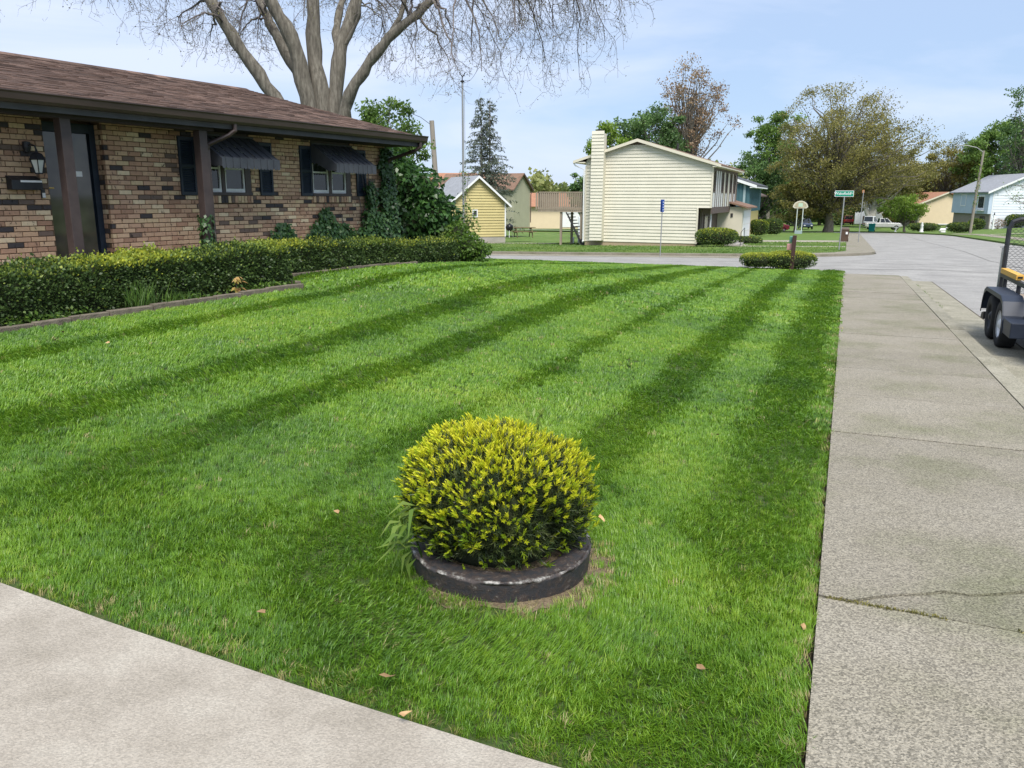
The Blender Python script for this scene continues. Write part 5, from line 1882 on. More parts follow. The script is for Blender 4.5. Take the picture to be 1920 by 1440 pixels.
win(shed, 'y', 0, 1.70, 2.12, 1.5, 2.06, MAT['trimwhite'], MAT['farglass'], .07, out=.08)
box('foundation', MAT['concrete'], shed, -.02, SW + .02, -.015, .05, -.4, .05)
for x in (0, SW):
    box('corner_board', MAT['trimwhite'], shed, x - .05, x + .05, -.06, .05, .05, SE)
ov = .35
slp = (SR - SE) / (SW / 2)
MB().prism([(-ov, SE - ov * slp + .09), (SW / 2, SR + .09), (SW + ov, SE - ov * slp + .09), (SW + ov, SE - ov * slp), (SW / 2, SR), (-ov, SE - ov * slp)], 'y', -.3, SD + .3).build('roof', MAT['greyroof'], shed)
for x0, x1 in ((-ov, SW / 2), (SW + ov, SW / 2)):
    MB().prism([(x0, SE - ov * slp + .08), (x1, SR + .08), (x1, SR - .1), (x0, SE - ov * slp - .1)], 'y', -.335, -.302).build('rake_board', MAT['trimwhite'], shed)
box('gutter', MAT['trimwhite'], shed, SW + ov - .02, SW + ov + .08, -.3, SD, SE - ov * slp - .08, SE - ov * slp + .04)

# ---------------------------------------------------------------- grey-green house behind the shed
gg = thing('far_house', 'grey-green gabled house with brown roof behind the spruce', 'house', (1.75, 83.6, -.85), rad(150))
# local: x runs along the ridge away to the left-back, gable wall faces -x
MB().bx(0, 9, -.0, 3.4, -.5, 3.45).prism([(0, 3.45), (3.4, 3.45), (1.7, 4.75)], 'x', 0, 9).build('wall', MAT['greensiding'], gg)
MB().prism([(-.35, 3.25), (1.7, 4.85), (3.75, 3.25), (3.75, 3.15), (1.7, 4.72), (-.35, 3.15)], 'x', -.25, 9.2).build('roof', MAT['brownroof'], gg)
MB().prism([(-.36, 3.27), (1.7, 4.87), (1.7, 4.65), (-.36, 3.05)], 'x', -.28, -.252).build('rake_board', MAT['umber'], gg)
MB().tube([(-.1, -.2, 3.1), (-.06, -.05, 2.8), (-.06, -.03, 0)], .05, 6).build('downspout', MAT['umber'], gg)

# orange-roofed house whose gable peeps over the shed roof
og = thing('far_house', 'distant house with orange roof peeping over the grey shed roof', 'house', (-10.4, 105, -1.9), rad(-8))
MB().bx(0, 5.2, 0, 5, -.6, 5.2).build('wall', MAT['greensiding'], og)
MB().prism([(-.4, 5.1), (2.5, 6.6), (5.4, 5.1), (5.4, 4.95), (2.5, 6.4), (-.4, 4.95)], 'x', -.6, 5.4).build('roof', MAT['redroof'], og)
MB().prism([(-.2, 5.2), (2.5, 6.5), (5.2, 5.2)], 'x', 5.2, 5.3).build('gable', MAT['umber'], og)

# low house behind the deck
lh = thing('far_house', 'low beige house with terracotta roof seen under the deck', 'house', (2.2, 112, -2.0), rad(4))
MB().bx(0, 11, 0, 7, -.5, 2.6).build('wall', MAT['tan'], lh)
MB().prism([(-.5, 2.5), (3.5, 4.3), (7.5, 2.5), (7.5, 2.4), (3.5, 4.2), (-.5, 2.4)], 'x', -.4, 11.4).build('roof', MAT['redroof'], lh)
box('garage_door', MAT['trimwhite'], lh, 4.6, 7.6, -.05, -.001, -.3, 2.0)
win(lh, 'y', 0, 8.3, 9.4, 1.0, 2.1, MAT['trimwhite'], MAT['farglass'], .1)

# white vinyl fence by the deck
vf = thing('vinyl_fence', 'white vinyl fence behind the deck stairs', 'fence', (5.7, 70, -1.55), rad(10))
for k in range(9):
    box('fence_board', MAT['vinyl'], vf, k * .3, k * .3 + .285, -.02, .02, .05, 1.5 - (.02 if k % 2 else 0))
for k in range(3):
    box('fence_post', MAT['vinyl'], vf, k * 1.3 - .06, k * 1.3 + .06, .03, .13, -.3, 1.6)
cf = thing('wire_fence', 'low chain-link fence right of the white fence', 'fence', (6.0, 64, -1.5), rad(35))
for k in range(4):
    MB().tube([(k * .8, 0, -.2), (k * .8, 0, 1.1)], .025, 6).build('fence_post', MAT['concrete'], cf)
MB().tube([(0, 0, 1.08), (2.4, 0, 1.08)], .018, 6).build('fence_rail', MAT['concrete'], cf)
wr = MB()
for k in range(28):
    wr.bar((k * .086, 0, .05), (min(2.4, k * .086 + .5), 0, 1.05 if k < 22 else .05 + 1.0 * (2.4 - k * .086) / .5), .006)
    wr.bar((k * .086, 0, 1.05), (min(2.4, k * .086 + .5), 0, .05 if k < 22 else 1.05 - 1.0 * (2.4 - k * .086) / .5), .006)
wr.build('wire_mesh', MAT['concrete'], cf, kind='stuff')
for i, (dx, lab) in enumerate(((0, 'short white pipe standing in the grass under the deck'), (.35, 'taller white pipe beside the deck stairs'))):
    o = MB().tube([(0, 0, -.1), (0, 0, .3 + .2 * i), (0, 0, .32 + .2 * i)], [.05, .05, .035], 8).build('vent_pipe', MAT['vinyl'])
    o.location = (4.35 + dx, 58, -1.42)
    tagp(o, lab, 'pipe')

# ---------------------------------------------------------------- houses farther up the street (left side)
bh = thing('far_house', 'teal boarded house with dark roof behind the cream house', 'house', at_st(77, 9.3, -1.8), RZ_ST)
MB().bx(0, 10, 0, 7.5, -.4, 2.3).build('wall', MAT['straw'], bh)
ub = box('upper_storey', MAT['teal'], bh, -.02, 10, -.9, 7.5, 2.3, 4.75)
for k in range(9):
    box('board', MAT['tealpale'] if k in (1, 4) else MAT['teal'], ub, -.07, -.025, -.86 + k * .34, -.86 + k * .34 + .2, 2.3, 4.7)
    box('board', MAT['teal'], ub, .3 + k * .95, .42 + k * .95, -.95, -.905, 2.3, 4.7)
MB().prism([(-1.5, 4.65), (3.5, 6.3), (8.2, 4.65), (8.2, 4.5), (3.5, 6.15), (-1.5, 4.5)], 'x', -.4, 10.5).build('roof', MAT['darkroof'], bh)
MB().prism([(-1.5, 4.6), (3.5, 6.25), (3.5, 6.0), (-1.5, 4.35)], 'x', -.44, -.41).build('rake_board', MAT['trimwhite'], bh)
box('soffit', MAT['trimwhite'], bh, -.4, 10, -1.5, -.9, 4.38, 4.48)
yh = thing('far_house', 'straw-yellow sided house end beyond the teal house', 'house', at_st(96, 10.4, -2.3), RZ_ST)
yw = MB().bx(0, 10, 0, 8, -.5, 4.6).prism([(0, 4.6), (8, 4.6), (4, 6.2)], 'x', 0, 10).build('wall', MAT['straw'], yh)
siding(yw, MAT['straw'], 0, 4.5, 0, 4.6, .33)
MB().prism([(-.9, 4.3), (4, 6.35), (8.9, 4.3), (8.9, 4.15), (4, 6.2), (-.9, 4.15)], 'x', -.4, 10.4).build('roof', MAT['umber'], yh)

# ---------------------------------------------------------------- right-hand houses: gable towards us, front to the street (+y)
th_ = thing('far_house', 'tan house with terracotta roof on the right beyond the bend', 'house', (75.4, 151.5, -3.7), RZ_ST + rad(17))
MB().bx(0, 13, -9, 0, -1.2, 4.65).prism([(-9, 4.65), (0, 4.65), (-4.5, 6.5)], 'x', 0, 13).build('wall', MAT['tan'], th_)
MB().prism([(.9, 4.5), (-4.5, 6.75), (-9.9, 4.5), (-9.9, 4.35), (-4.5, 6.6), (.9, 4.35)], 'x', -.5, 13.5).build('roof', MAT['redroof'], th_)
MB().prism([(.9, 4.5), (-4.5, 6.75), (-4.5, 6.5), (.9, 4.2)], 'x', -.54, -.51).build('rake_board', MAT['creamtrim'], th_)
box('brick_facing', MAT['greybrick'], th_, -.01, 13, .001, .3, -1, 2.2)
box('upper_facing', MAT['greybrick'], th_, .2, 13, .001, .25, 2.2, 4.5)
win(th_, 'y', .25, 1.0, 3.6, 2.55, 4.3, MAT['trimwhite'], MAT['farglass'], .22, 1)
win(th_, 'y', .25, 6, 8.6, 2.55, 4.3, MAT['trimwhite'], MAT['farglass'], .22, 1)
win(th_, 'y', .3, 1.2, 3.6, .2, 1.6, MAT['redbrick'], MAT['farglass'], .2, 1)
win(th_, 'x', 0, -5.6, -3.4, -.2, 1.0, MAT['trimwhite'], MAT['farglass'], .15)
MB().tube([(-.1, -8.6, 4.3), (-.1, -8.6, 0)], .09, 6).build('downspout', MAT['creamtrim'], th_)
gd = MB().bx(9, 16, .3, 5, -1.2, 2.0).build('brick_garage', MAT['redbrick'], th_)
MB().bx(7.8, 8.0, 3.9, 4.1, -1.2, 2.3).build('porch_post', MAT['trimwhite'], th_)

wh = thing('far_house', 'pale blue and white house with grey roof at the right edge', 'house', (69.6, 119.5, -1.72), RZ_ST + rad(17))
MB().bx(0, 12, -10, -.3, -1.4, 4.55).prism([(-10, 4.55), (-.3, 4.55), (-5, 6.9)], 'x', 0, 12).build('wall', MAT['offwhite'], wh)
ww = wh
MB().prism([(.75, 4.5), (-5, 7.15), (-10.8, 4.5), (-10.8, 4.35), (-5, 7.0), (.75, 4.35)], 'x', -.5, 12.5).build('roof', MAT['greyroof'], wh)
MB().prism([(.75, 4.5), (-5, 7.15), (-5, 6.9), (.75, 4.2)], 'x', -.54, -.51).build('rake_board', MAT['trimwhite'], wh)
box('upper_storey', MAT['paleblue'], wh, -.03, 12, -.299, .3, 1.35, 4.5)
box('brick_base', MAT['greybrick'], wh, .02, 12, -.299, -.1, -1.4, 1.35)
win(wh, 'y', .3, 1.2, 3.4, 2.0, 4.0, MAT['trimwhite'], MAT['farglass'], .2, 1)
win(wh, 'y', .3, 7.2, 9.0, 2.4, 4.2, MAT['trimwhite'], MAT['paleblue'], .15, 1)
box('window_box', MAT['trimwhite'], wh, 1.1, 3.5, .301, .7, 1.75, 1.95)
win(wh, 'y', -.1, 1.4, 3.0, .1, 1.0, MAT['umber'], MAT['farglass'], .12, 1)
box('corner_board', MAT['trimwhite'], wh, -.06, .06, -.36, -.20, -1.3, 4.5)
siding(ww, MAT['offwhite'], -10, -.4, -1.2, 4.5, .4)

# white building glimpsed behind the flowering tree
sb = thing('far_house', 'white building glimpsed behind the flowering tree', 'house', (72, 172, -4.2), RZ_ST)
MB().bx(0, 8, -8, 0, -1, 4.4).build('wall', MAT['offwhite'], sb)
MB().prism([(.6, 4.3), (-4, 6.2), (-8.6, 4.3), (-8.6, 4.15), (-4, 6.05), (.6, 4.15)], 'x', -.4, 8.4).build('roof', MAT['greyroof'], sb)
win(sb, 'x', 0, -5, -3, 2.0, 3.4, MAT['trimwhite'], MAT['farglass'], .2)
# ================================================================== vehicles
def carpaint(name, c, coat=.6):
    m, n, l, b = new_mat(name)
    mp = coords(n, l, 'Object', (1, 1, 1))
    nz = n.new('ShaderNodeTexNoise'); nz.inputs['Scale'].default_value = 2.0
    l.new(mp.outputs['Vector'], nz.inputs['Vector'])
    r = ramp(n, [(c[0] * .88, c[1] * .88, c[2] * .88), c])
    l.new(nz.outputs['Fac'], r.inputs['Fac']); l.new(r.outputs['Color'], b.inputs['Base Color'])
    b.inputs['Roughness'].default_value = .3
    b.inputs['Coat Weight'].default_value = coat
    b.inputs['Coat Roughness'].default_value = .08
    return m


MAT['tyre'] = pm('tyre_rubber', [(0.012, 0.012, 0.013), (0.03, 0.029, 0.028)], 12, .85, .3, 60)
MAT['rim'] = pm('rim_silver', [(0.40, 0.41, 0.42), (0.55, 0.55, 0.56)], 6, .35, metallic=.6)
MAT['rimwhite'] = pm('rim_white', [(0.62, 0.64, 0.66), (0.74, 0.75, 0.76)], 6, .45)
MAT['carred'] = carpaint('red_paint', (.30, .018, .03))
MAT['carwhite'] = carpaint('white_paint', (.68, .69, .70))
MAT['carsilver'] = carpaint('silver_paint', (.40, .40, .39))
MAT['carblue'] = carpaint('navy_car_paint', (.02, .035, .075))
MAT['carglass'] = glassmat('car_glass', (.02, .024, .028), .04)
MAT['lamp_red'] = paint('tail_lamp', (.42, .02, .02), .1, rough=.3)
MAT['lamp_clear'] = paint('head_lamp', (.62, .62, .60), .1, rough=.2)
MAT['trimblack'] = paint('black_trim', (.018, .018, .02), .2, rough=.5)


def wheel(parent, x, y, r, w, rimm, side):
    t = MB()
    prof = [(r * .54, -w * .42), (r * .66, -w / 2), (r * .92, -w / 2), (r, -w * .34), (r, w * .34), (r * .92, w / 2), (r * .66, w / 2), (r * .54, w * .42)]
    k = 22
    vs_, fs_ = [], []
    for pr, pw in prof:
        vs_ += [(x + pr * math.cos(2 * math.pi * j / k), y + pw, r + pr * math.sin(2 * math.pi * j / k)) for j in range(k)]
    for i in range(len(prof) - 1):
        for j in range(k):
            fs_.append((i * k + j, i * k + (j + 1) % k, (i + 1) * k + (j + 1) % k, (i + 1) * k + j))
    t.add(vs_, fs_)
    wo = t.build('wheel', MAT['tyre'], parent, True)
    d = MB()
    yo = y + side * w * .36
    prof = [(r * .57, side * .02), (r * .53, side * .0), (r * .45, -side * .035), (r * .22, side * .0), (r * .12, side * .03), (.001, side * .03)]
    vs_, fs_ = [], []
    for pr, pw in prof:
        vs_ += [(x + pr * math.cos(2 * math.pi * j / k), yo + pw, r + pr * math.sin(2 * math.pi * j / k)) for j in range(k)]
    for i in range(len(prof) - 1):
        for j in range(k):
            fs_.append((i * k + j, i * k + (j + 1) % k, (i + 1) * k + (j + 1) % k, (i + 1) * k + j))
    d.add(vs_, fs_)
    d.build('rim', rimm, wo, True)
    return wo


def car(name, label, cat, loc, rz, pm_, st, roof, wb, r=.32, lamps=True, group=None):
    """st: stations (x, z_low, z_belt, half_low, half_belt) front to rear along -x..+x (front at +x)
    roof: (x_rear_base, x_rear_top, x_front_top, x_front_base, z_belt, z_roof, half_belt, half_roof)"""
    t = thing(name, label, cat, loc, rz, group)
    m = MB()
    vs_, fs_ = [], []
    for (x, zl_, zb_, hl, hb) in st:
        vs_ += [(x, -hl * .92, zl_), (x, -hl, zl_ + .12), (x, -hb, zb_ - .09), (x, -hb + .10, zb_), (x, hb - .10, zb_), (x, hb, zb_ - .09), (x, hl, zl_ + .12), (x, hl * .92, zl_)]
    n = len(st)
    for i in range(n - 1):
        for j in range(8):
            fs_.append((i * 8 + j, i * 8 + (j + 1) % 8, (i + 1) * 8 + (j + 1) % 8, (i + 1) * 8 + j))
    fs_.append(tuple(range(8)))
    fs_.append(tuple((n - 1) * 8 + j for j in range(7, -1, -1)))
    m.add(vs_, fs_)
    xr, xrt, xft, xf, zb, zr, hb, hr = roof
    m.hexa([(xr, -hb, zb), (xf, -hb, zb), (xf, hb, zb), (xr, hb, zb), (xrt, -hr, zr), (xft, -hr, zr), (xft, hr, zr), (xrt, hr, zr)])
    body = m.build('body', pm_, t, bevel=.03)
    def lerp(a, b, f): return a + (b - a) * f
    for sd in (-1, 1):
        for (f0, f1) in ((.10, .47), (.53, .90)):
            def pt(f, g_):
                x = lerp(lerp(xr, xf, f), lerp(xrt, xft, f), g_)
                return (x, sd * (lerp(hb, hr, g_) + .012), lerp(zb, zr, g_))
            MB().add([pt(f0, .08), pt(f1, .08), pt(f1, .86), pt(f0, .86)], [(0, 1, 2, 3)]).build('side_window', MAT['carglass'], t)
    for (xa, xb, s_) in ((xf, xft, 1), (xr, xrt, -1)):
        MB().add([(lerp(xa, xb, g_) + s_ * .012, sd * lerp(hb, hr, g_) * .9, lerp(zb, zr, g_)) for g_, sd in ((.06, -1), (.06, 1), (.9, 1), (.9, -1))], [(0, 1, 2, 3)]).build('windscreen', MAT['carglass'], t)
    hw_ = st[n // 2][3]
    for x in wb:
        for sd in (-1, 1):
            wheel(t, x, sd * (hw_ - .10), r, .2, MAT['rim'], sd)
    if lamps:
        xe, xs = st[-1][0], st[0][0]
        for sd in (-1, 1):
            h_ = st[-1][4]
            box('head_lamp', MAT['lamp_clear'], t, xe - .06, xe + .02, min(sd * h_ * .55, sd * h_ * .95), max(sd * h_ * .55, sd * h_ * .95), st[-1][2] - .24, st[-1][2] - .1)
            h_ = st[0][4]
            box('tail_lamp', MAT['lamp_red'], t, xs - .02, xs + .06, min(sd * h_ * .6, sd * h_ * .97), max(sd * h_ * .6, sd * h_ * .97), st[0][2] - .26, st[0][2] - .1)
        box('bumper', MAT['trimblack'], t, xs - .05, xs + .05, -.7, .7, st[0][1] + .02, st[0][1] + .16)
    return t


SEDAN = [(-2.25, .38, .86, .72, .74), (-2.0, .24, .98, .84, .84), (-1.3, .2, 1.0, .88, .88), (0, .2, .96, .89, .88), (1.0, .2, .93, .88, .87), (1.9, .22, .80, .84, .82), (2.25, .36, .66, .70, .70)]
SROOF = (-1.75, -.95, .25, 1.05, .95, 1.43, .78, .56)
SUV = [(-2.2, .45, 1.05, .80, .82), (-1.9, .3, 1.1, .9, .9), (0, .28, 1.08, .92, .92), (1.0, .28, 1.06, .92, .9), (1.9, .32, 1.0, .9, .86), (2.2, .45, .85, .78, .76)]
UROOF = (-2.1, -1.85, .2, .85, 1.05, 1.72, .84, .66)
TRUCK = [(-2.75, .55, 1.12, .86, .88), (-2.5, .42, 1.14, .93, .93), (0, .4, 1.14, .95, .94), (1.2, .4, 1.14, .95, .93), (2.2, .42, 1.1, .93, .90), (2.65, .5, .95, .85, .84)]
TROOF = (-.75, -.6, .45, 1.15, 1.12, 1.82, .86, .68)


def gp3(x, y, dz=0.0):
    return (x, y, zxy(x, y) + dz)


car('parked_car', 'dark red sedan parked beyond the teal house', 'car', gp3(38.6, 121.0, .0), rad(178), MAT['carred'], SEDAN, SROOF, (-1.4, 1.4))
car('parked_car', 'white car parked behind the dark red sedan', 'car', gp3(37.0, 128.0, .35), rad(160), MAT['carwhite'], SUV, UROOF, (-1.35, 1.4), .34)
car('parked_car', 'dark blue vehicle parked facing us at the street bend', 'car', gp3(50.6, 141, .1), rad(262), MAT['carblue'], SUV, UROOF, (-1.35, 1.4), .36)
car('parked_car', 'small red car far up the street beside the oak trunk', 'car', gp3(63.5, 155.0, .3), rad(75), MAT['carred'], SUV, UROOF, (-1.35, 1.4), .34)
car('pickup_truck', 'silver-white pickup truck behind the teal bin', 'truck', gp3(57.4, 126.5, .1), rad(-12), MAT['carsilver'], TRUCK, TROOF, (-1.75, 1.75), .38)
box('cargo_cover', MAT['trimblack'], bpy.data.objects['pickup_truck'], -2.6, -.85, -.8, .8, 1.145, 1.16)
car('parked_van', 'white van parked behind the pickup truck', 'van', gp3(62.2, 140.5, .2), rad(40), MAT['carwhite'], SUV, (-2.1, -2.0, .4, 1.0, 1.05, 2.0, .86, .76), (-1.35, 1.4), .36)
car('parked_car', 'pale car half hidden behind the tall shrub', 'car', gp3(-3.55, 38.2, .25), rad(60), MAT['carsilver'], SEDAN, SROOF, (-1.4, 1.4))

# ---------------------------------------------------------------- utility trailer at the kerb
MAT['trpaint'] = paint('trailer_paint', (.020, .027, .044), .15, rough=.45)
MAT['trsteel'] = pm('dark_steel', [(0.016, 0.018, 0.022), (0.035, 0.038, 0.045)], 8, .5, .1)
MAT['beam'] = paint('yellow_beam', (.62, .36, .075), .08)
tr = thing('utility_trailer', 'dark tandem-axle utility trailer with mesh ramp gate at the kerb', 'trailer', at_st(13.4, -3.10, zt(13.4, -3.1) - .13), RZ_ST)
# local: x away along the street (gate end at +x), y to the left (kerb side, +y)
TW = .78
for x in (-.42, .42):
    for sd in (-1, 1):
        wheel(tr, x, sd * .90, .335, .21, MAT['rimwhite'] if x < 0 else MAT['trsteel'], sd)
for sd in (-1, 1):
    f = MB()
    y0, y1 = sorted((sd * .79, sd * 1.04))
    prof = [(-1.02, .34), (-.96, .52), (-.82, .70), (-.62, .76), (.62, .76), (.80, .70), (.90, .56), (.94, .40)]
    for (a, b), (c, d) in zip(prof[:-1], prof[1:]):
        f.hexa([(a, y0, b - .012), (c, y0, d - .012), (c, y1, d - .012), (a, y1, b - .012), (a, y0, b), (c, y0, d), (c, y1, d), (a, y1, b)])
    for (a, b), (c, d) in zip(prof[:-1], prof[1:]):
        yy = sorted((sd * 1.04, sd * 1.052))
        f.hexa([(a, yy[0], b - .06), (c, yy[0], d - .06), (c, yy[1], d - .06), (a, yy[1], b - .06), (a, yy[0], b), (c, yy[0], d), (c, yy[1], d), (a, yy[1], b)])
    f.build('fender', MAT['trpaint'], tr, bevel=.006)
    box('mud_step', MAT['trpaint'], tr, -1.55, -1.0, y0, y1, .30, .50, bevel=.01)
    # side rails and posts
    ry = sd * .76
    box('frame_rail', MAT['trsteel'], tr, -2.4, 1.35, min(ry - .03, ry + .03), max(ry - .03, ry + .03), .44, .56)
    box('side_rail', MAT['trsteel'], tr, -2.4, 1.35, min(ry - .025, ry + .025), max(ry - .025, ry + .025), .86, .92)
    for x in (-2.3, -1.2, -.1, 1.0, 1.32):
        box('rail_post', MAT['trsteel'], tr, x - .025, x + .025, min(ry - .025, ry + .025), max(ry - .025, ry + .025), .56, .86)
for k in range(8):
    box('deck_plank', MAT['deckwood'], tr, -2.4, 1.32, -.72 + k * .18, -.72 + k * .18 + .172, .56, .60)
for x in (-.42, .42):
    MB().tube([(x, -.9, .335), (x, .9, .335)], .03, 8).build('axle', MAT['trsteel'], tr)
# ramp gate standing upright at the far end
gate = MB()
gate.tube([(1.40, -.74, .52), (1.40, -.74, 1.60), (1.40, -.70, 1.71), (1.40, -.60, 1.75), (1.40, .60, 1.75), (1.40, .70, 1.71), (1.40, .74, 1.60), (1.40, .74, .52)], .035, 8)
for y in (-.25, .25):
    gate.bx(1.375, 1.425, y - .02, y + .02, .5, 1.74)
gate.bx(1.375, 1.425, -.74, .74, .52, .57)
go = gate.build('ramp_gate', MAT['trsteel'], tr)
me_ = MB()
for i in range(34):
    zz = .6 + i * .034
    pts = [(1.40, -.72 + j * .036, zz + (.010 if (j + i) % 2 else -.010)) for j in range(41)]
    for a, b in zip(pts[:-1], pts[1:]):
        me_.bar(a, b, .0045, .006)
me_.build('gate_mesh', MAT['trsteel'], go, kind='stuff')
MB().bar((1.40, .77, .60), (1.25, .78, 1.35), .02).build('gate_strut', MAT['trsteel'], tr)
MB().tube([(1.43, .785, .55), (1.43, .785, 1.30)], .014, 6).bx(1.41, 1.45, .74, .82, 1.30, 1.33).build('gate_spring', MAT['rim'], tr)
bm_ = MB().bx(-.05, 1.25, .70, .80, .925, 1.0)
bm_.bx(-.055, -.05, .71, .79, .945, .985)
yb = bm_.build('timber_beam', MAT['beam'], None, bevel=.004)
yb.parent = None
yb.matrix_world = Matrix.Translation(tr.location) @ Matrix.Rotation(RZ_ST, 4, 'Z')
tagp(yb, 'yellow boxed beam lying along the trailer side rail', 'beam')
o = MB().bx(-.062, -.056, .72, .78, .952, .978).build('beam_end', MAT['trimblack'], yb)
MB().bx(1.30, 1.62, .80, .92, .35, .47).build('tail_lamp_box', MAT['trsteel'], tr)
MB().prism([(.95, .22), (1.2, .22), (1.15, .3), (.95, .34)], 'y', .80, 1.0).build('mud_flap', MAT['trimblack'], tr)
sack = NP(3)
o = MB().lathe([(.001, .60), (.16, .60), (.2, .68), (.17, .80), (.08, .86), (.001, .87)], 14, -.25, .45).build('canvas_sack', paint('olive_canvas', (.10, .09, .03), .2, rough=.9), None, True)
o.matrix_world = Matrix.Translation(tr.location) @ Matrix.Rotation(RZ_ST, 4, 'Z')
tagp(o, 'olive sack lying on the trailer bed', 'sack')
# ================================================================== street furniture and small things
MAT['pole'] = paint('galvanised', (.30, .31, .31), .12, metallic=.4)
MAT['woodpole'] = paint('pole_timber', (.25, .225, .19), .15, scale=5, rough=.9, stretch=(3, 3, .3))
MAT['signgreen'] = paint('sign_green', (.0, .21, .135), .05)
MAT['signblue'] = paint('sign_blue', (.012, .065, .33), .06)
MAT['signwhite'] = paint('sign_white', (.75, .76, .76), .03)
MAT['binbrown'] = paint('bin_brown', (.095, .062, .045), .1, rough=.5)
MAT['binteal'] = paint('bin_teal', (.0, .17, .15), .08, rough=.5)
MAT['postred'] = paint('stained_post', (.060, .032, .026), .2, scale=5, stretch=(3, 3, .4))


def textmesh(name, body, size, mat, parent, loc, rot, thick=.002):
    cu = bpy.data.curves.new(name, 'FONT')
    cu.body = body
    cu.size = size
    cu.extrude = thick
    cu.resolution_u = 2
    cu.align_x = 'CENTER'
    cu.align_y = 'CENTER'
    tmp = bpy.data.objects.new('tmp_text', cu)
    me = bpy.data.meshes.new_from_object(tmp)
    bpy.data.objects.remove(tmp)
    me.materials.clear()
    me.materials.append(mat)
    o = bpy.data.objects.new(name, me)
    o.location = loc
    o.rotation_euler = rot
    link(o, parent)
    return o


# street name sign
x, y = 17.0, 42.2
t = thing('street_sign', 'green street name sign on a thin post at the far corner', 'sign', (x, y, zxy(x, y)), rad(-8))
MB().tube([(0, 0, -.2), (.02, 0, 2.72)], .032, 8).build('post', MAT['pole'], t)
pl = box('name_plate', MAT['signwhite'], t, -.46, .46, -.012, .012, 2.73, 3.03)
box('plate_face', MAT['signgreen'], pl, -.44, .44, -.018, -.0125, 2.75, 3.01)
textmesh('lettering', 'Wakefield', .20, MAT['signwhite'], pl, (-.09, -.02, 2.885), (math.pi / 2, 0, 0), .001)
textmesh('lettering', 'Dr', .12, MAT['signwhite'], pl, (.375, -.02, 2.90), (math.pi / 2, 0, 0), .001)
# second thin post behind, with a small orange reflector
x, y = 24.9, 58.5
t = thing('marker_post', 'thin pole with small orange plate behind the street name sign', 'post', (x, y, zxy(x, y)))
MB().tube([(0, 0, -.2), (.02, 0, 3.6)], .03, 8).build('post', MAT['pole'], t)
box('plate', paint('orange_plate', (.36, .17, .08), .1), t, -.08, .08, -.02, .0, 3.45, 3.65)
# blue sign seen nearly edge-on
x, y = 7.17, 39.3
t = thing('blue_sign', 'narrow blue sign on a grey post before the cream house', 'sign', (x, y, zxy(x, y)), rad(62))
MB().tube([(0, 0, -.2), (.0, 0, 2.55)], .028, 8).build('post', MAT['pole'], t)
pl = box('sign_plate', MAT['signblue'], t, -.15, .15, -.045, -.03, 1.98, 2.56)
pl2 = box('sign_plate', MAT['signblue'], t, -.15, .15, .03, .045, 1.98, 2.56)
for k in range(4):
    box('pictogram', MAT['signwhite'], pl, -.07, .06, -.050, -.0455, 2.06 + k * .12, 2.10 + k * .12)
# mast with cup top by the hedge
x, y = -1.48, 24.6
z0 = zxy(x, y)
t = thing('metal_mast', 'slim galvanised mast with a forked top right of the brick house', 'mast', (x, y, z0))
MB().tube([(0, 0, -.2), (0, 0, 2.6), (0, 0, 4.9 - z0)], [.036, .034, .028], 10).build('pole', MAT['pole'], t)
MB().tube([(0, 0, 4.9 - z0), (0, 0, 5.0 - z0), (-.09, 0, 5.14 - z0)], .014, 6).tube([(0, 0, 5.0 - z0), (.09, 0, 5.14 - z0)], .014, 6).tube([(0, 0, 4.86 - z0), (0, 0, 4.91 - z0)], .05, 8).build('fork', MAT['trimblack'], t)
MB().tube([(0, 0, 2.3), (0, 0, 2.36)], .048, 10).build('clamp', MAT['pole'], t)
MB().tube([(.055, .01, 4.6 - z0), (.06, .01, 2.6), (.05, .01, .2)], .006, 5).build('halyard', MAT['pole'], t)
rng = NP(7)
v = thing('vine', 'sparse vine climbing the right side of the metal mast', 'vine', (x + .1, y - .02, z0))
MB().tube([(.0, 0, 0), (.04, 0, .9), (-.03, 0, 1.8), (.07, 0, 2.6)], .008, 5).build('stem', MAT['twig'], v)
n = 130
zz = rng.uniform(.7, 2.75, n)
P = np.stack([.05 * np.sin(zz * 2.4) + rng.normal(.03, .07, n), rng.normal(0, .05, n), zz], 1)
leaves('foliage', P, MAT['springleaf'], v, rng, (.05, .09), .34)
# timber utility pole behind, with its wire
x, y = -4.4, 46.5
z0 = zxy(x, y)
t = thing('utility_pole', 'weathered wooden utility pole behind the tall shrub', 'pole', (x, y, z0))
MB().tube([(.25, 0, -.3), (.08, 0, 3.4), (-.12, 0, 5.75 - z0)], [.17, .15, .13], 12).build('pole', MAT['woodpole'], t)
MB().tube([(-.12, 0, 5.5 - z0), (-.7, -.3, 5.9 - z0), (-1.4, -.8, 6.15 - z0), (-2.6, -1.4, 6.3 - z0)], .014, 5).build('service_wire', MAT['trimblack'], t)

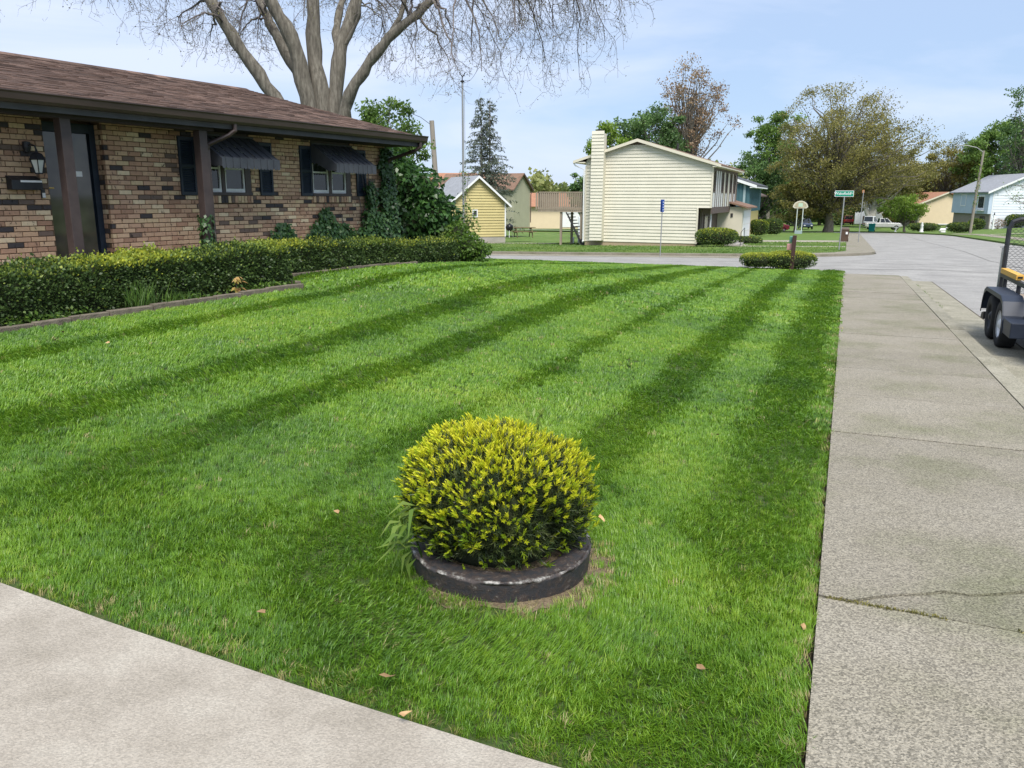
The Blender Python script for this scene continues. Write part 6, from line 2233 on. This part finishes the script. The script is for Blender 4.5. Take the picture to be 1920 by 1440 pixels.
# lamp post at the right kerb
x, y = 56.3, 100.2
z0 = zxy(x, y)
t = thing('street_lamp', 'tall wooden pole with a long curved lamp arm on the right verge', 'street lamp', (x, y, z0))
MB().tube([(0, 0, -.3), (.15, 0, 5.0), (.35, 0, 7.4 - z0)], [.17, .15, .12], 10).build('pole', MAT['woodpole'], t)
MB().tube([(.3, 0, 7.2 - z0), (-.4, .2, 7.75 - z0), (-1.4, .5, 8.0 - z0), (-2.5, .8, 8.05 - z0)], .05, 6).build('arm', MAT['pole'], t)
MB().lathe([(.001, 8.1 - z0), (.1, 8.07 - z0), (.16, 7.98 - z0), (.1, 7.92 - z0), (.001, 7.9 - z0)], 10, -2.65, .85).build('lamp_head', MAT['pole'], t)
rng = NP(8)
n = 240
zz = rng.uniform(3.2, 8.2, n)
a = rng.uniform(0, 6.28, n)
v = thing('vine', 'thin pale vine wrapped round the street lamp pole', 'vine', (x, y, z0))
leaves('foliage', np.stack([.06 + zz * .03 + .2 * np.cos(a), .2 * np.sin(a), zz], 1), MAT['limeleaf'], v, rng, (.1, .2), .4)
MB().tube([(.2, .1, 0), (-.1, .12, 3), (.4, -.1, 6), (.2, .1, 8)], .02, 5).build('stem', MAT['twig'], v)

# basketball hoop
x, y = 33.9, 96.6
z0 = zxy(x, y)
t = thing('basketball_hoop', 'basketball hoop with fan-shaped white backboard on two white poles', 'hoop', (x, y, z0), rad(-22))
pol = [(-.62, 2.95)] + [(.86 * math.cos(a_), 3.05 + .78 * math.sin(a_)) for a_ in np.linspace(math.pi * .98, math.pi * .02, 13)] + [(.62, 2.95)]
bb = MB().prism(pol, 'y', -.02, .02).build('backboard', paint('backboard_paint', (.60, .57, .47), .06), t)
inner = [(a_ * .80, (b_ - 3.0) * .76 + 3.10) for a_, b_ in pol]
MB().prism(inner, 'y', -.035, -.021).build('board_field', paint('board_field', (.42, .38, .27), .25, scale=4), bb)
box('target_square', paint('pale_green', (.45, .60, .48), .05), bb, -.24, .24, -.045, -.036, 3.12, 3.55)
for sx in (-.32, .32):
    MB().tube([(sx, .06, -.2), (sx, .06, 3.2)], .045, 8).build('pole', paint('pole_white', (.62, .68, .66), .05), t)
MB().tube([(.23 * math.cos(a_), -.27 + .23 * math.sin(a_), 3.05) for a_ in np.linspace(0, 2 * math.pi, 17)], .014, 6).build('rim', paint('hoop_orange', (.5, .2, .1), .1), t)
box('pole_base', MAT['tealpale'], t, -.42, .42, -.05, .17, -.05, .38)


def bin_(name, label, loc, mat, w=.56, d=.62, h=1.02, rz=0.0, extra=True):
    t = thing(name, label, 'bin', loc, rz)
    MB().hexa([(-w * .40, -d * .38, .04), (w * .40, -d * .38, .04), (w * .40, d * .38, .04), (-w * .40, d * .38, .04), (-w / 2, -d / 2, h * .88), (w / 2, -d / 2, h * .88), (w / 2, d / 2, h * .88), (-w / 2, d / 2, h * .88)]).build('body', mat, t, bevel=.015)
    MB().hexa([(-w / 2 - .03, -d / 2 - .03, h * .885), (w / 2 + .03, -d / 2 - .03, h * .885), (w / 2 + .03, d / 2 + .03, h * .885), (-w / 2 - .03, d / 2 + .03, h * .885),
               (-w / 2 + .04, -d / 2 + .02, h), (w / 2 - .04, -d / 2 + .02, h), (w / 2 - .04, d / 2 - .02, h + .03), (-w / 2 + .04, d / 2 - .02, h + .03)]).build('lid', mat, t, bevel=.01)
    for sx in (-1, 1):
        MB().tube([(sx * w * .42, d * .42, .12), (sx * w * .5, d * .42, .12)], .12, 12).build('wheel', MAT['tyre'], t)
    MB().tube([(-w * .4, d / 2 + .06, h * .86), (w * .4, d / 2 + .06, h * .86)], .02, 6).build('handle', mat, t)
    if extra:
        box('label_sticker', MAT['signwhite'], t, w * .12, w * .34, -d / 2 - .012, -d / 2 + .02, h * .55, h * .72)
    return t


bin_('wheeled_bin', 'brown wheeled bin at the far kerb by the street name sign', gp3(24.3, 59.6), MAT['binbrown'], .62, .66, 1.0, rad(-20))
bin_('wheeled_bin', 'teal wheeled bin at the kerb in front of the pickup truck', gp3(49.7, 112.8), MAT['binteal'], .85, .8, 1.12, rad(-25), False)

# mailbox post with clipped two-lobed bush at the lawn corner
x, y = 9.05, 26.15
t = thing('mailbox_post', 'dark wooden mailbox post with a pale mailbox behind it at the lawn corner', 'mailbox', (x, y, zxy(x, y)), RZ_ST)
MB().hexa([(-.06, -.06, -.2), (.06, -.06, -.2), (.06, .06, -.2), (-.06, .06, -.2), (-.07, -.085, 1.10), (.05, -.085, 1.10), (.05, .035, 1.10), (-.07, .035, 1.10)]).build('post', MAT['postred'], t, bevel=.006)
box('mailbox', paint('pink_card', (.55, .30, .27), .1), t, .08, .46, .02, .20, .62, .82, bevel=.02)
box('newspaper_tube', paint('green_tube', (.10, .24, .19), .1), t, .07, .44, .03, .14, .86, 1.06, bevel=.02)
box('bracket', MAT['postred'], t, .05, .5, -.03, .03, .56, .61)
hm = MAT['hedge']


def clipped(name, label, loc, blobs, n, seed, size=(.03, .06), yellow=.5, mat=None, group=None):
    rng = NP(seed)
    t = thing(name, label, 'bush', loc, 0, group)
    B0 = np.array(blobs)
    pick = rng.choice(len(blobs), n, p=(B0[:, 3] * B0[:, 5]) / (B0[:, 3] * B0[:, 5]).sum())
    B = B0[pick]
    d = randdir(rng, n)
    d[:, 2] = np.abs(d[:, 2]) * np.where(rng.random(n) < .8, 1, -.8)
    dd = np.sign(d) * np.abs(d) ** .75
    P = B[:, :3] + dd * B[:, 3:] * rng.uniform(.92, 1.04, n)[:, None]
    P[:, 2] = np.maximum(P[:, 2], .02)
    tone = rng.beta(2, 4, n) * .6
    up = np.clip((d[:, 2] - .15) / .6, 0, 1)
    tone = np.where(rng.random(n) < up * yellow + .04, rng.uniform(.72, 1, n), tone + .08)
    leaves('foliage', P, mat or hm, t, rng, size, .36, d * .8, .3, tone)
    m = MB()
    for b in blobs:
        k = 14
        prof = [(max(.001, math.sin(math.pi * j / 8)) ** .7 * .88, -np.sign(math.cos(math.pi * j / 8)) * abs(math.cos(math.pi * j / 8)) ** .75 * .86) for j in range(9)]
        vs_ = []
        for pr, pz in prof:
            vs_ += [(b[0] + b[3] * pr * math.cos(2 * math.pi * i / k), b[1] + b[4] * pr * math.sin(2 * math.pi * i / k), max(-.05, b[2] + b[5] * pz)) for i in range(k)]
        m.add(vs_, [(i * k + j, i * k + (j + 1) % k, (i + 1) * k + (j + 1) % k, (i + 1) * k + j) for i in range(8) for j in range(k)])
    m.build('shade_core', MAT['core'], t, True)
    return t


clipped('clipped_bush', 'two-lobed yellow-green clipped bush round the mailbox post', gp3(8.75, 26.6), [(-.62, .1, .26, .56, .5, .24), (.38, 0, .27, .82, .55, .29)], 8500, 101, (.03, .055), .98)
clipped('clipped_bush', 'boxy green clipped bush at the corner of the cream house', (12.35, 49.2, -1.18), [(0, 0, .52, 1.22, .9, .52)], 6000, 102, (.05, .09), .55)
clipped('clipped_bush', 'low dark bush beside the steps of the cream house', (16.2, 56.2, -1.5), [(0, 0, .28, 1.0, .7, .28)], 2200, 103, (.06, .1), .05)
clipped('clipped_bush', 'tall rounded hedge bush beside the teal house', (24.0, 79.5, -1.9), [(0, 0, .75, .85, .8, .78)], 2600, 104, (.08, .13), .4)
clipped('clipped_bush', 'dark upright hedge bush right of the rounded hedge bush', (26.8, 84, -2.0), [(0, 0, .8, .95, .8, .82)], 2400, 105, (.08, .14), .1)
clipped('clipped_bush', 'spiky shaded shrub left of the dark red sedan', (33.0, 106, -2.4), [(0, 0, .6, .8, .8, .62)], 1600, 106, (.1, .18), .05)
for i, (px_, py_, w_, h_, lab) in enumerate(((58.5, 106.5, 1.6, .62, 'low sheared bush at the kerb of the right-hand corner'), (66.5, 117, 1.05, .78, 'dark round bush before the tan house wall'),
                                           (73.2, 118.5, 1.5, .95, 'large dark bush between the tan and white houses'), (77.5, 118, 1.8, .9, 'long green bush under the pale blue house'), (62.5, 124, 2.2, .6, 'wide dark hedge behind the garden ornaments'))):
    clipped('garden_bush', lab, gp3(px_, py_), [(0, 0, h_, w_, w_ * .7, h_)], 1800, 110 + i, (.1, .2), .12)
rng = NP(9)
x, y = 70.2, 118
shrub('bare_shrub', 'pinkish bare shrub before the tan house', 'shrub', gp3(x, y), [(0, 0, .75, .95, .8, .7)], 500, MAT['redbud'], 120, (.1, .2), 0, core=False, stems=14)

# lawn ornaments on the far corner
for i, (px_, py_, kind, lab) in enumerate(((52.9, 112.6, 'bath', 'small white bird bath on the far corner lawn'), (56.6, 112.8, 'figure', 'white garden statue on the far corner lawn'), (58.6, 111.0, 'swan', 'white crouching lawn ornament right of the garden statue'))):
    t = thing('lawn_ornament', lab, 'ornament', gp3(px_, py_))
    if kind == 'bath':
        MB().lathe([(.001, 0), (.22, 0), (.1, .1), (.07, .45), (.12, .52), (.36, .58), (.38, .64), (.3, .62), (.001, .6)], 14).build('bowl', MAT['trimwhite'], t, True)
    elif kind == 'figure':
        MB().lathe([(.001, 0), (.3, 0), (.3, .12), (.2, .16), (.22, .5), (.16, .8), (.24, .98), (.12, 1.06), (.15, 1.2), (.1, 1.34), (.001, 1.38)], 12).build('figure', MAT['trimwhite'], t, True)
    else:
        MB().tube([(-.5, 0, .2), (-.2, 0, .36), (.2, 0, .38), (.45, 0, .5), (.5, 0, .8), (.42, 0, .92)], [.08, .26, .24, .12, .09, .06], 10).bx(-.3, .3, -.2, .2, 0, .2).build('figure', MAT['trimwhite'], t, True)
x, y = 68.0, 115.5
t = thing('sign_post', 'white cross-armed post before the tan house', 'post', gp3(x, y))
MB().bx(-.09, .09, -.09, .09, -.2, 2.0).build('post', MAT['trimwhite'], t)
MB().bx(-.32, .42, -.06, .06, 1.5, 1.62).build('arm', MAT['trimwhite'], t)
MB().bx(-.07, .07, -.07, .07, 2.0, 2.22).bx(-.03, .03, -.03, .03, 2.22, 2.4).build('finial', MAT['darkwood'], t)
# distant sign plates
for i, (px_, py_, h_, lab) in enumerate(((55.5, 156, 2.4, 'round white sign far up the street'), (60.9, 137, 2.6, 'grey notice board on a post right of the pale-barked tree'))):
    t = thing('far_sign', lab, 'sign', gp3(px_, py_))
    MB().tube([(0, 0, -.3), (0, 0, h_ + .4)], .05, 6).build('post', MAT['pole'], t)
    if i == 0:
        MB().tube([(0, -.06, h_), (0, -.1, h_)], .36, 12).build('plate', MAT['signwhite'], t)
    else:
        MB().bx(-.1, .9, -.05, .0, h_ - .8, h_).build('plate', MAT['pole'], t)

# picnic table
x, y = .85, 64.8
t = thing('picnic_table', 'weathered wooden picnic table on the grass behind the shed', 'picnic table', (x, y, zxy(x, y) + .36), rad(12))
for k in range(5):
    box('table_board', MAT['picnic'], t, -.92, .92, -.38 + k * .155, -.38 + k * .155 + .14, .72, .77)
for yy in (-.72, .60):
    box('bench_board', MAT['picnic'], t, -.92, .92, yy - .0, yy + .13, .42, .46)
    box('bench_board', MAT['picnic'], t, -.92, .92, yy + .14, yy + .27, .42, .46)
for xx in (-.62, .62):
    for sd in (-1, 1):
        MB().bar((xx, sd * .2, .72), (xx, sd * .62, 0), .05, .1).build('leg', MAT['picnic'], t)
    box('cross_beam', MAT['picnic'], t, xx - .06, xx - .02, -.8, .88, .34, .42)
    box('cross_beam', MAT['picnic'], t, xx - .06, xx - .02, -.4, .4, .64, .72)
# kettle grill
x, y = -.25, 60.6
t = thing('kettle_grill', 'black kettle grill at the right corner of the yellow shed', 'grill', (x, y, zxy(x, y) + .42))
MB().lathe([(.001, .45), (.14, .48), (.26, .6), (.29, .72), (.26, .86), (.15, .96), (.001, 1.0)], 16).build('kettle', MAT['grill'], t, True)
MB().tube([(0, 0, 1.0), (0, 0, 1.05)], .03, 8).build('lid_knob', MAT['grill'], t)
for k in range(3):
    a_ = k * 2.1 + .5
    MB().bar((.16 * math.cos(a_), .16 * math.sin(a_), .52), (.33 * math.cos(a_), .33 * math.sin(a_), 0), .025).build('leg', MAT['rim'], t)

# ---------------------------------------------------------------- fallen leaves, sidewalk weeds
random.seed(77)
spots = [(-.97, 2.82), (-.33, 2.22), (.67, 2.52), (-1.9, 4.8), (.47, 3.9), (1.17, 2.9), (-.25, 5.4), (-4.6, 8.1), (-3.9, 7.6), (1.5, 5.6), (-.9, 3.85), (-.42, 2.42)]
places = ['on the lawn edge left of the planter ring', 'at the drive edge below the planter ring', 'in the grass near the bottom right lawn edge', 'out on the left of the lawn', 'in the grass right of the planter ring',
          'in the gap between grass and sidewalk', 'on the lawn beyond the round bush', 'at the lawn edge by the porch bed', 'on the grass just before the porch bed stones', 'on the lawn near the sidewalk beyond the bush',
          'beside the left of the planter ring', 'flat on the grass by the drive']
for i, (x, y) in enumerate(spots):
    m = MB()
    L_ = random.uniform(.022, .038)
    m.add([(-L_, 0, .004), (-L_ * .3, L_ * .45, .010), (L_ * .5, L_ * .5, .004), (L_, 0, .012), (L_ * .5, -L_ * .4, .008), (-L_ * .3, -L_ * .5, .002), (0, 0, 0)],
          [(0, 6, 1), (1, 6, 2), (2, 6, 3), (3, 6, 4), (4, 6, 5), (5, 6, 0)])
    o = m.build('fallen_leaf', MAT['dryleaf'])
    o.location = (x, y, zxy(x, y) + (.045 if i != 5 else .0))
    o.rotation_euler = (random.uniform(-.4, .4), random.uniform(-.4, .4), random.uniform(0, 6))
    tagp(o, 'dry tan leaf lying ' + places[i], 'leaf', 'fallen dry leaves')
rng = NP(13)
n = 620
qq = np.concatenate([-rng.uniform(.06, .52, n // 2), -rng.uniform(.78, .88, n // 10), -rng.uniform(1.0, 1.35, n - n // 2 - n // 10)])
P = np.array([tuple(S(3.45 + rng.normal(0, .008), q_, -.004)) for q_ in qq])
V, F = kites(P, np.stack([rng.normal(0, .8, n), rng.normal(0, .8, n), np.ones(n)], 1), randdir(rng, n), rng.uniform(.008, .022, n), rng.uniform(.0015, .003, n))
o = raw_obj('joint_moss', V, F, MAT['oakleaf'], None, np.repeat(rng.random(n), 4))
tagp(o, 'tiny moss and weeds growing in the sidewalk joint', 'moss', kind='stuff')
n = 1500
ss = rng.uniform(2, 26, n)
P = np.array([tuple(S(a, -1.81 - abs(rng.normal(0, .03)) - (.12 * rng.random() if 18 < a < 25 else 0), -.13)) for a in ss])
P = P[(np.sin(ss * 2.1) + np.sin(ss * 5.3) + (1.2 * (ss > 17))) > .55]
n = len(P)
V, F = kites(P, np.stack([rng.normal(0, .8, n), rng.normal(0, .8, n), np.ones(n)], 1), randdir(rng, n), rng.uniform(.015, .05, n), rng.uniform(.003, .008, n))
o = raw_obj('gutter_weeds', V, F, MAT['springleaf'], None, np.repeat(rng.random(n), 4))
tagp(o, 'thin line of weeds along the kerb gutter', 'weeds', kind='stuff')
# ================================================================== rough grass across the side street
rng = NP(400)
n = 52000
ss = 40.35 + 24 * rng.random(n) ** 1.5
qq = rng.uniform(-.02, 36, n)
okk = ~((ss < 45.2) & (qq < 5.2) & (np.hypot(ss - 45.2, qq - 5.0) > 5.0)) & ~((ss > 51.0) & (ss < 63) & (qq > 7.6) & (qq < 16.0)) & ~((ss > 51.1) & (ss < 52.5) & (qq < 6.5)) & ~((ss > 62.4) & (ss < 67.6) & (qq < 6.7)) & ~((ss > 54.4) & (qq > 19.4) & (qq < 28))
ss, qq = ss[okk], qq[okk]
n = len(ss)
P = np.array([tuple(S(a, b, -.005)) for a, b in zip(ss, qq)])
V, F = kites(P, np.stack([rng.normal(0, .7, n), rng.normal(.25, .7, n), np.ones(n)], 1), randdir(rng, n) * .5 + np.array([0, -1, .3]), rng.uniform(.05, .11, n), rng.uniform(.010, .022, n))
o = raw_obj('far_grass', V, F, MAT['farblade'] if 'farblade' in MAT else leafmat('far_grass_blade', [(0.065, 0.14, 0.022), (0.115, 0.20, 0.03), (0.19, 0.26, 0.06)], .35), None, np.repeat(np.clip(.5 + .25 * np.sin(P[:, 0] * .9 + 2 * np.sin(P[:, 1] * .5)) + rng.normal(0, .2, n), 0, 1), 4))
tagp(o, 'short grass of the lawn round the cream house', 'grass', kind='stuff')
# ================================================================== the mown lawn
MAT['grass'] = leafmat('grass_blade', [(0.075, 0.165, 0.035, 0.0), (0.118, 0.25, 0.020, 0.30), (0.185, 0.335, 0.020, 0.60), (0.29, 0.405, 0.045, 0.86), (0.42, 0.36, 0.17, 0.95)], 0.34, 0.42, inst='tint', spec=0.5)


def tuft(seed, n, R, L0, L1, W, bend):
    rng = NP(seed)
    V, F = [], []
    for i in range(n):
        a, r = rng.uniform(0, 6.283), R * math.sqrt(rng.random())
        b = np.array([r * math.cos(a), r * math.sin(a), -.012])
        h = rng.normal(0, .75) if rng.random() < .8 else rng.uniform(0, 6.283)
        d = np.array([math.cos(h), math.sin(h), 0])
        sd = np.array([-d[1], d[0], 0]) * W * rng.uniform(.75, 1.25)
        L_ = rng.uniform(L0, L1)
        ln = rng.uniform(.1, bend)
        p1 = b + np.array([0, 0, L_ * .55]) + d * L_ * ln * .35
        p2 = b + np.array([0, 0, L_ * (.98 - ln * .25)]) + d * L_ * ln
        k = len(V)
        V += [b - sd, b + sd, p1 + sd * .85, p1 - sd * .85, p2]
        F += [(k, k + 1, k + 2, k + 3), (k + 3, k + 2, k + 4)]
    me = bpy.data.meshes.new('grass_tuft')
    me.from_pydata([tuple(v) for v in V], [], F)
    me.materials.append(MAT['grass'])
    return bpy.data.objects.new('grass_tuft', me)


tufts = [tuft(200 + i, 16, .030, .032, .056, .0016, .75) for i in range(5)] + [tuft(210 + i, 18, .050, .036, .058, .0032, .75) for i in range(4)] + [tuft(220 + i, 18, .085, .04, .062, .0070, .75) for i in range(4)]
SQ = [0, .35, .75, 1.05, 1.5, 1.85, 2.3, 2.65, 3.05, 3.5, 3.9, 4.25, 4.7, 5.15, 5.5, 6.0, 6.5, 6.9, 7.3, 7.9, 8.4, 9, 10, 11, 12, 13, 14]
SF = [.1, -.8, .2, .35, -1, 1, .45, -.3, 1, .35, -1, .6, .1, -1, 1, .4, .8, -1, .9, .5, -.8, .7, -.7, .6, -.5, .5, -.4]


def lownoise(x, y, f, seed):
    return (np.sin(x * f * 1.3 + seed + 1.1 * np.sin(y * f * .9 + seed)) + np.sin(y * f * 1.7 + 2 * seed + .8 * np.sin(x * f * 1.2)) + np.sin((x + y) * f * .83 + 3 * seed)) / 3


def lawn_points():
    rng = NP(300)
    out = []
    for (r0, r1, dens, var0, nv) in ((0, 3.6, 2500, 0, 5), (3.6, 6.0, 1600, 0, 5), (6.0, 12.5, 560, 5, 4), (12.5, 60, 190, 9, 4)):
        smin, smax, qmin, qmax = 1.9, 28.08, -.012, 15.0
        n = int((smax - smin) * (qmax - qmin) * dens)
        s = rng.uniform(smin, smax, n)
        q = rng.uniform(qmin, qmax, n)
        x = s * ES.x + q * EQ.x
        y = s * ES.y + q * EQ.y
        r = np.hypot(x, y) + rng.normal(0, .5, n)
        ok = (r >= r0) & (r < r1) & (s > 1.965 + .0075 * q * q + .012)
        # outside of the picture far to the left
        ok &= (x > -0.80 * y - 2.2)
        # bed and house
        u = (x - HO.x) * EU.x + (y - HO.y) * EU.y
        nn = (x - HO.x) * EN.x + (y - HO.y) * EN.y
        ok &= ~((u < 1.86) & (nn < 1.92)) & ~((u >= 1.86) & (u < 8.3) & (nn < .89))
        # planter
        rr = np.hypot(x - RX, y - RYY)
        bare = np.clip((.60 - rr) / .17, 0, 1) * np.clip(.35 + 1.1 * ((x - RX) * .9 - (y - RYY) * .45) / .5 + .35 * lownoise(x, y, 14, 2), 0, 1)
        ok &= (rr > .425) & (rng.random(n) > bare * .93)
        s, q, x, y, rr, bare = s[ok], q[ok], x[ok], y[ok], rr[ok], bare[ok]
        out.append((s, q, x, y, rr, bare, var0 + rng.integers(0, nv, len(s))))
    S_, Q_, X, Y, RR, BR, VI = [np.concatenate(a) for a in zip(*out)]
    n = len(S_)
    Z = np.array([zt(a, b) for a, b in zip(S_, Q_)]) - .018
    st = np.interp(Q_ + .06 * lownoise(X, Y, .8, 5) + rng.normal(0, .03, n), SQ, SF)
    st = np.sign(st) * np.abs(st) ** .8
    st *= (.80 + .25 * lownoise(X, Y, .55, 9)) * np.clip((S_ - 2.3) / 2.5, .18, 1)
    # the mower circled the planter
    ring = np.exp(-((RR - .78) / .20) ** 2)
    ang = np.arctan2(Y - RYY, X - RX)
    lx = ES.x * st + (-np.sin(ang)) * ring * .7 + .22 * lownoise(X, Y, 3.1, 3) + rng.normal(0, .15, n)
    ly = ES.y * st + (np.cos(ang)) * ring * .7 + .22 * lownoise(Y, X, 2.7, 4) + rng.normal(0, .15, n)
    mag = np.hypot(lx, ly)
    tilt = np.minimum(mag, 1.15) * rad(40)
    yaw = np.arctan2(ly, lx) + rng.normal(0, .45, n)
    # rotation = tilt about the horizontal axis perpendicular to (lx, ly), after a random yaw
    ax, ay = -ly / np.maximum(mag, 1e-6), lx / np.maximum(mag, 1e-6)
    c, s_ = np.cos(tilt), np.sin(tilt)
    cy, sy = np.cos(yaw), np.sin(yaw)
    R = np.empty((n, 3, 3))
    R[:, 0, 0] = c + ax * ax * (1 - c); R[:, 0, 1] = ax * ay * (1 - c); R[:, 0, 2] = ay * s_
    R[:, 1, 0] = ay * ax * (1 - c); R[:, 1, 1] = c + ay * ay * (1 - c); R[:, 1, 2] = -ax * s_
    R[:, 2, 0] = -ay * s_; R[:, 2, 1] = ax * s_; R[:, 2, 2] = c
    Ry = np.zeros((n, 3, 3))
    Ry[:, 0, 0] = cy; Ry[:, 0, 1] = -sy; Ry[:, 1, 0] = sy; Ry[:, 1, 1] = cy; Ry[:, 2, 2] = 1
    M_ = R @ Ry
    ey = np.arcsin(np.clip(-M_[:, 2, 0], -1, 1))
    ex_ = np.arctan2(M_[:, 2, 1], M_[:, 2, 2])
    ez_ = np.arctan2(M_[:, 1, 0], M_[:, 0, 0])
    rot = np.stack([ex_, ey, ez_], 1)
    # colour of the plants themselves: patches of different grasses
    tint = .42 + .17 * lownoise(X, Y, 1.15, 7) + .13 * lownoise(X, Y, 4.3, 8) + rng.normal(0, .14, n)
    tint = np.clip(tint, 0, .84)
    edge = S_ - (1.965 + .0075 * Q_ * Q_)
    straw = rng.random(n) < (.006 + .38 * np.exp(-edge / .05) + .16 * np.exp(-Q_ / .04) + .45 * BR)
    tint = np.where(straw, rng.uniform(.88, 1, n), tint)
    sc = rng.uniform(.75, 1.2, n) * (1 - .35 * np.exp(-edge / .07)) * (1 + .12 * lownoise(X, Y, 2.2, 6))
    return np.stack([X, Y, Z], 1), rot, sc, tint, VI


P, rot, sc, tint, VI = lawn_points()
me = bpy.data.meshes.new('grass')
me.vertices.add(len(P))
me.vertices.foreach_set('co', P.astype(np.float32).ravel())
a = me.attributes.new('rot', 'FLOAT_VECTOR', 'POINT'); a.data.foreach_set('vector', rot.astype(np.float32).ravel())
a = me.attributes.new('sc', 'FLOAT', 'POINT'); a.data.foreach_set('value', sc.astype(np.float32))
a = me.attributes.new('tint', 'FLOAT', 'POINT'); a.data.foreach_set('value', tint.astype(np.float32))
a = me.attributes.new('vi', 'INT', 'POINT'); a.data.foreach_set('value', VI.astype(np.int32))
grass = bpy.data.objects.new('grass', me)
col.objects.link(grass)
tagp(grass, 'mown green grass of the front lawn with mower stripes', 'grass', kind='stuff')
ng = bpy.data.node_groups.new('grass_instances', 'GeometryNodeTree')
ng.interface.new_socket('Geometry', in_out='INPUT', socket_type='NodeSocketGeometry')
ng.interface.new_socket('Geometry', in_out='OUTPUT', socket_type='NodeSocketGeometry')
N_, L_ = ng.nodes, ng.links
gi, go_ = N_.new('NodeGroupInput'), N_.new('NodeGroupOutput')
iop = N_.new('GeometryNodeInstanceOnPoints')
gti = N_.new('GeometryNodeGeometryToInstance')
for o in reversed(tufts):
    oi = N_.new('GeometryNodeObjectInfo')
    oi.inputs['Object'].default_value = o
    L_.new(oi.outputs['Geometry'], gti.inputs[0])


def named(nm, ty):
    nn_ = N_.new('GeometryNodeInputNamedAttribute')
    nn_.data_type = ty
    nn_.inputs['Name'].default_value = nm
    return [o_ for o_ in nn_.outputs if o_.enabled and o_.name == 'Attribute'][0]


e2r = N_.new('FunctionNodeEulerToRotation')
L_.new(named('rot', 'FLOAT_VECTOR'), e2r.inputs[0])
L_.new(gi.outputs[0], iop.inputs['Points'])
L_.new(gti.outputs[0], iop.inputs['Instance'])
iop.inputs['Pick Instance'].default_value = True
L_.new(named('vi', 'INT'), iop.inputs['Instance Index'])
L_.new(e2r.outputs[0], iop.inputs['Rotation'])
L_.new(named('sc', 'FLOAT'), iop.inputs['Scale'])
L_.new(iop.outputs[0], go_.inputs[0])
md = grass.modifiers.new('grass', 'NODES')
md.node_group = ng
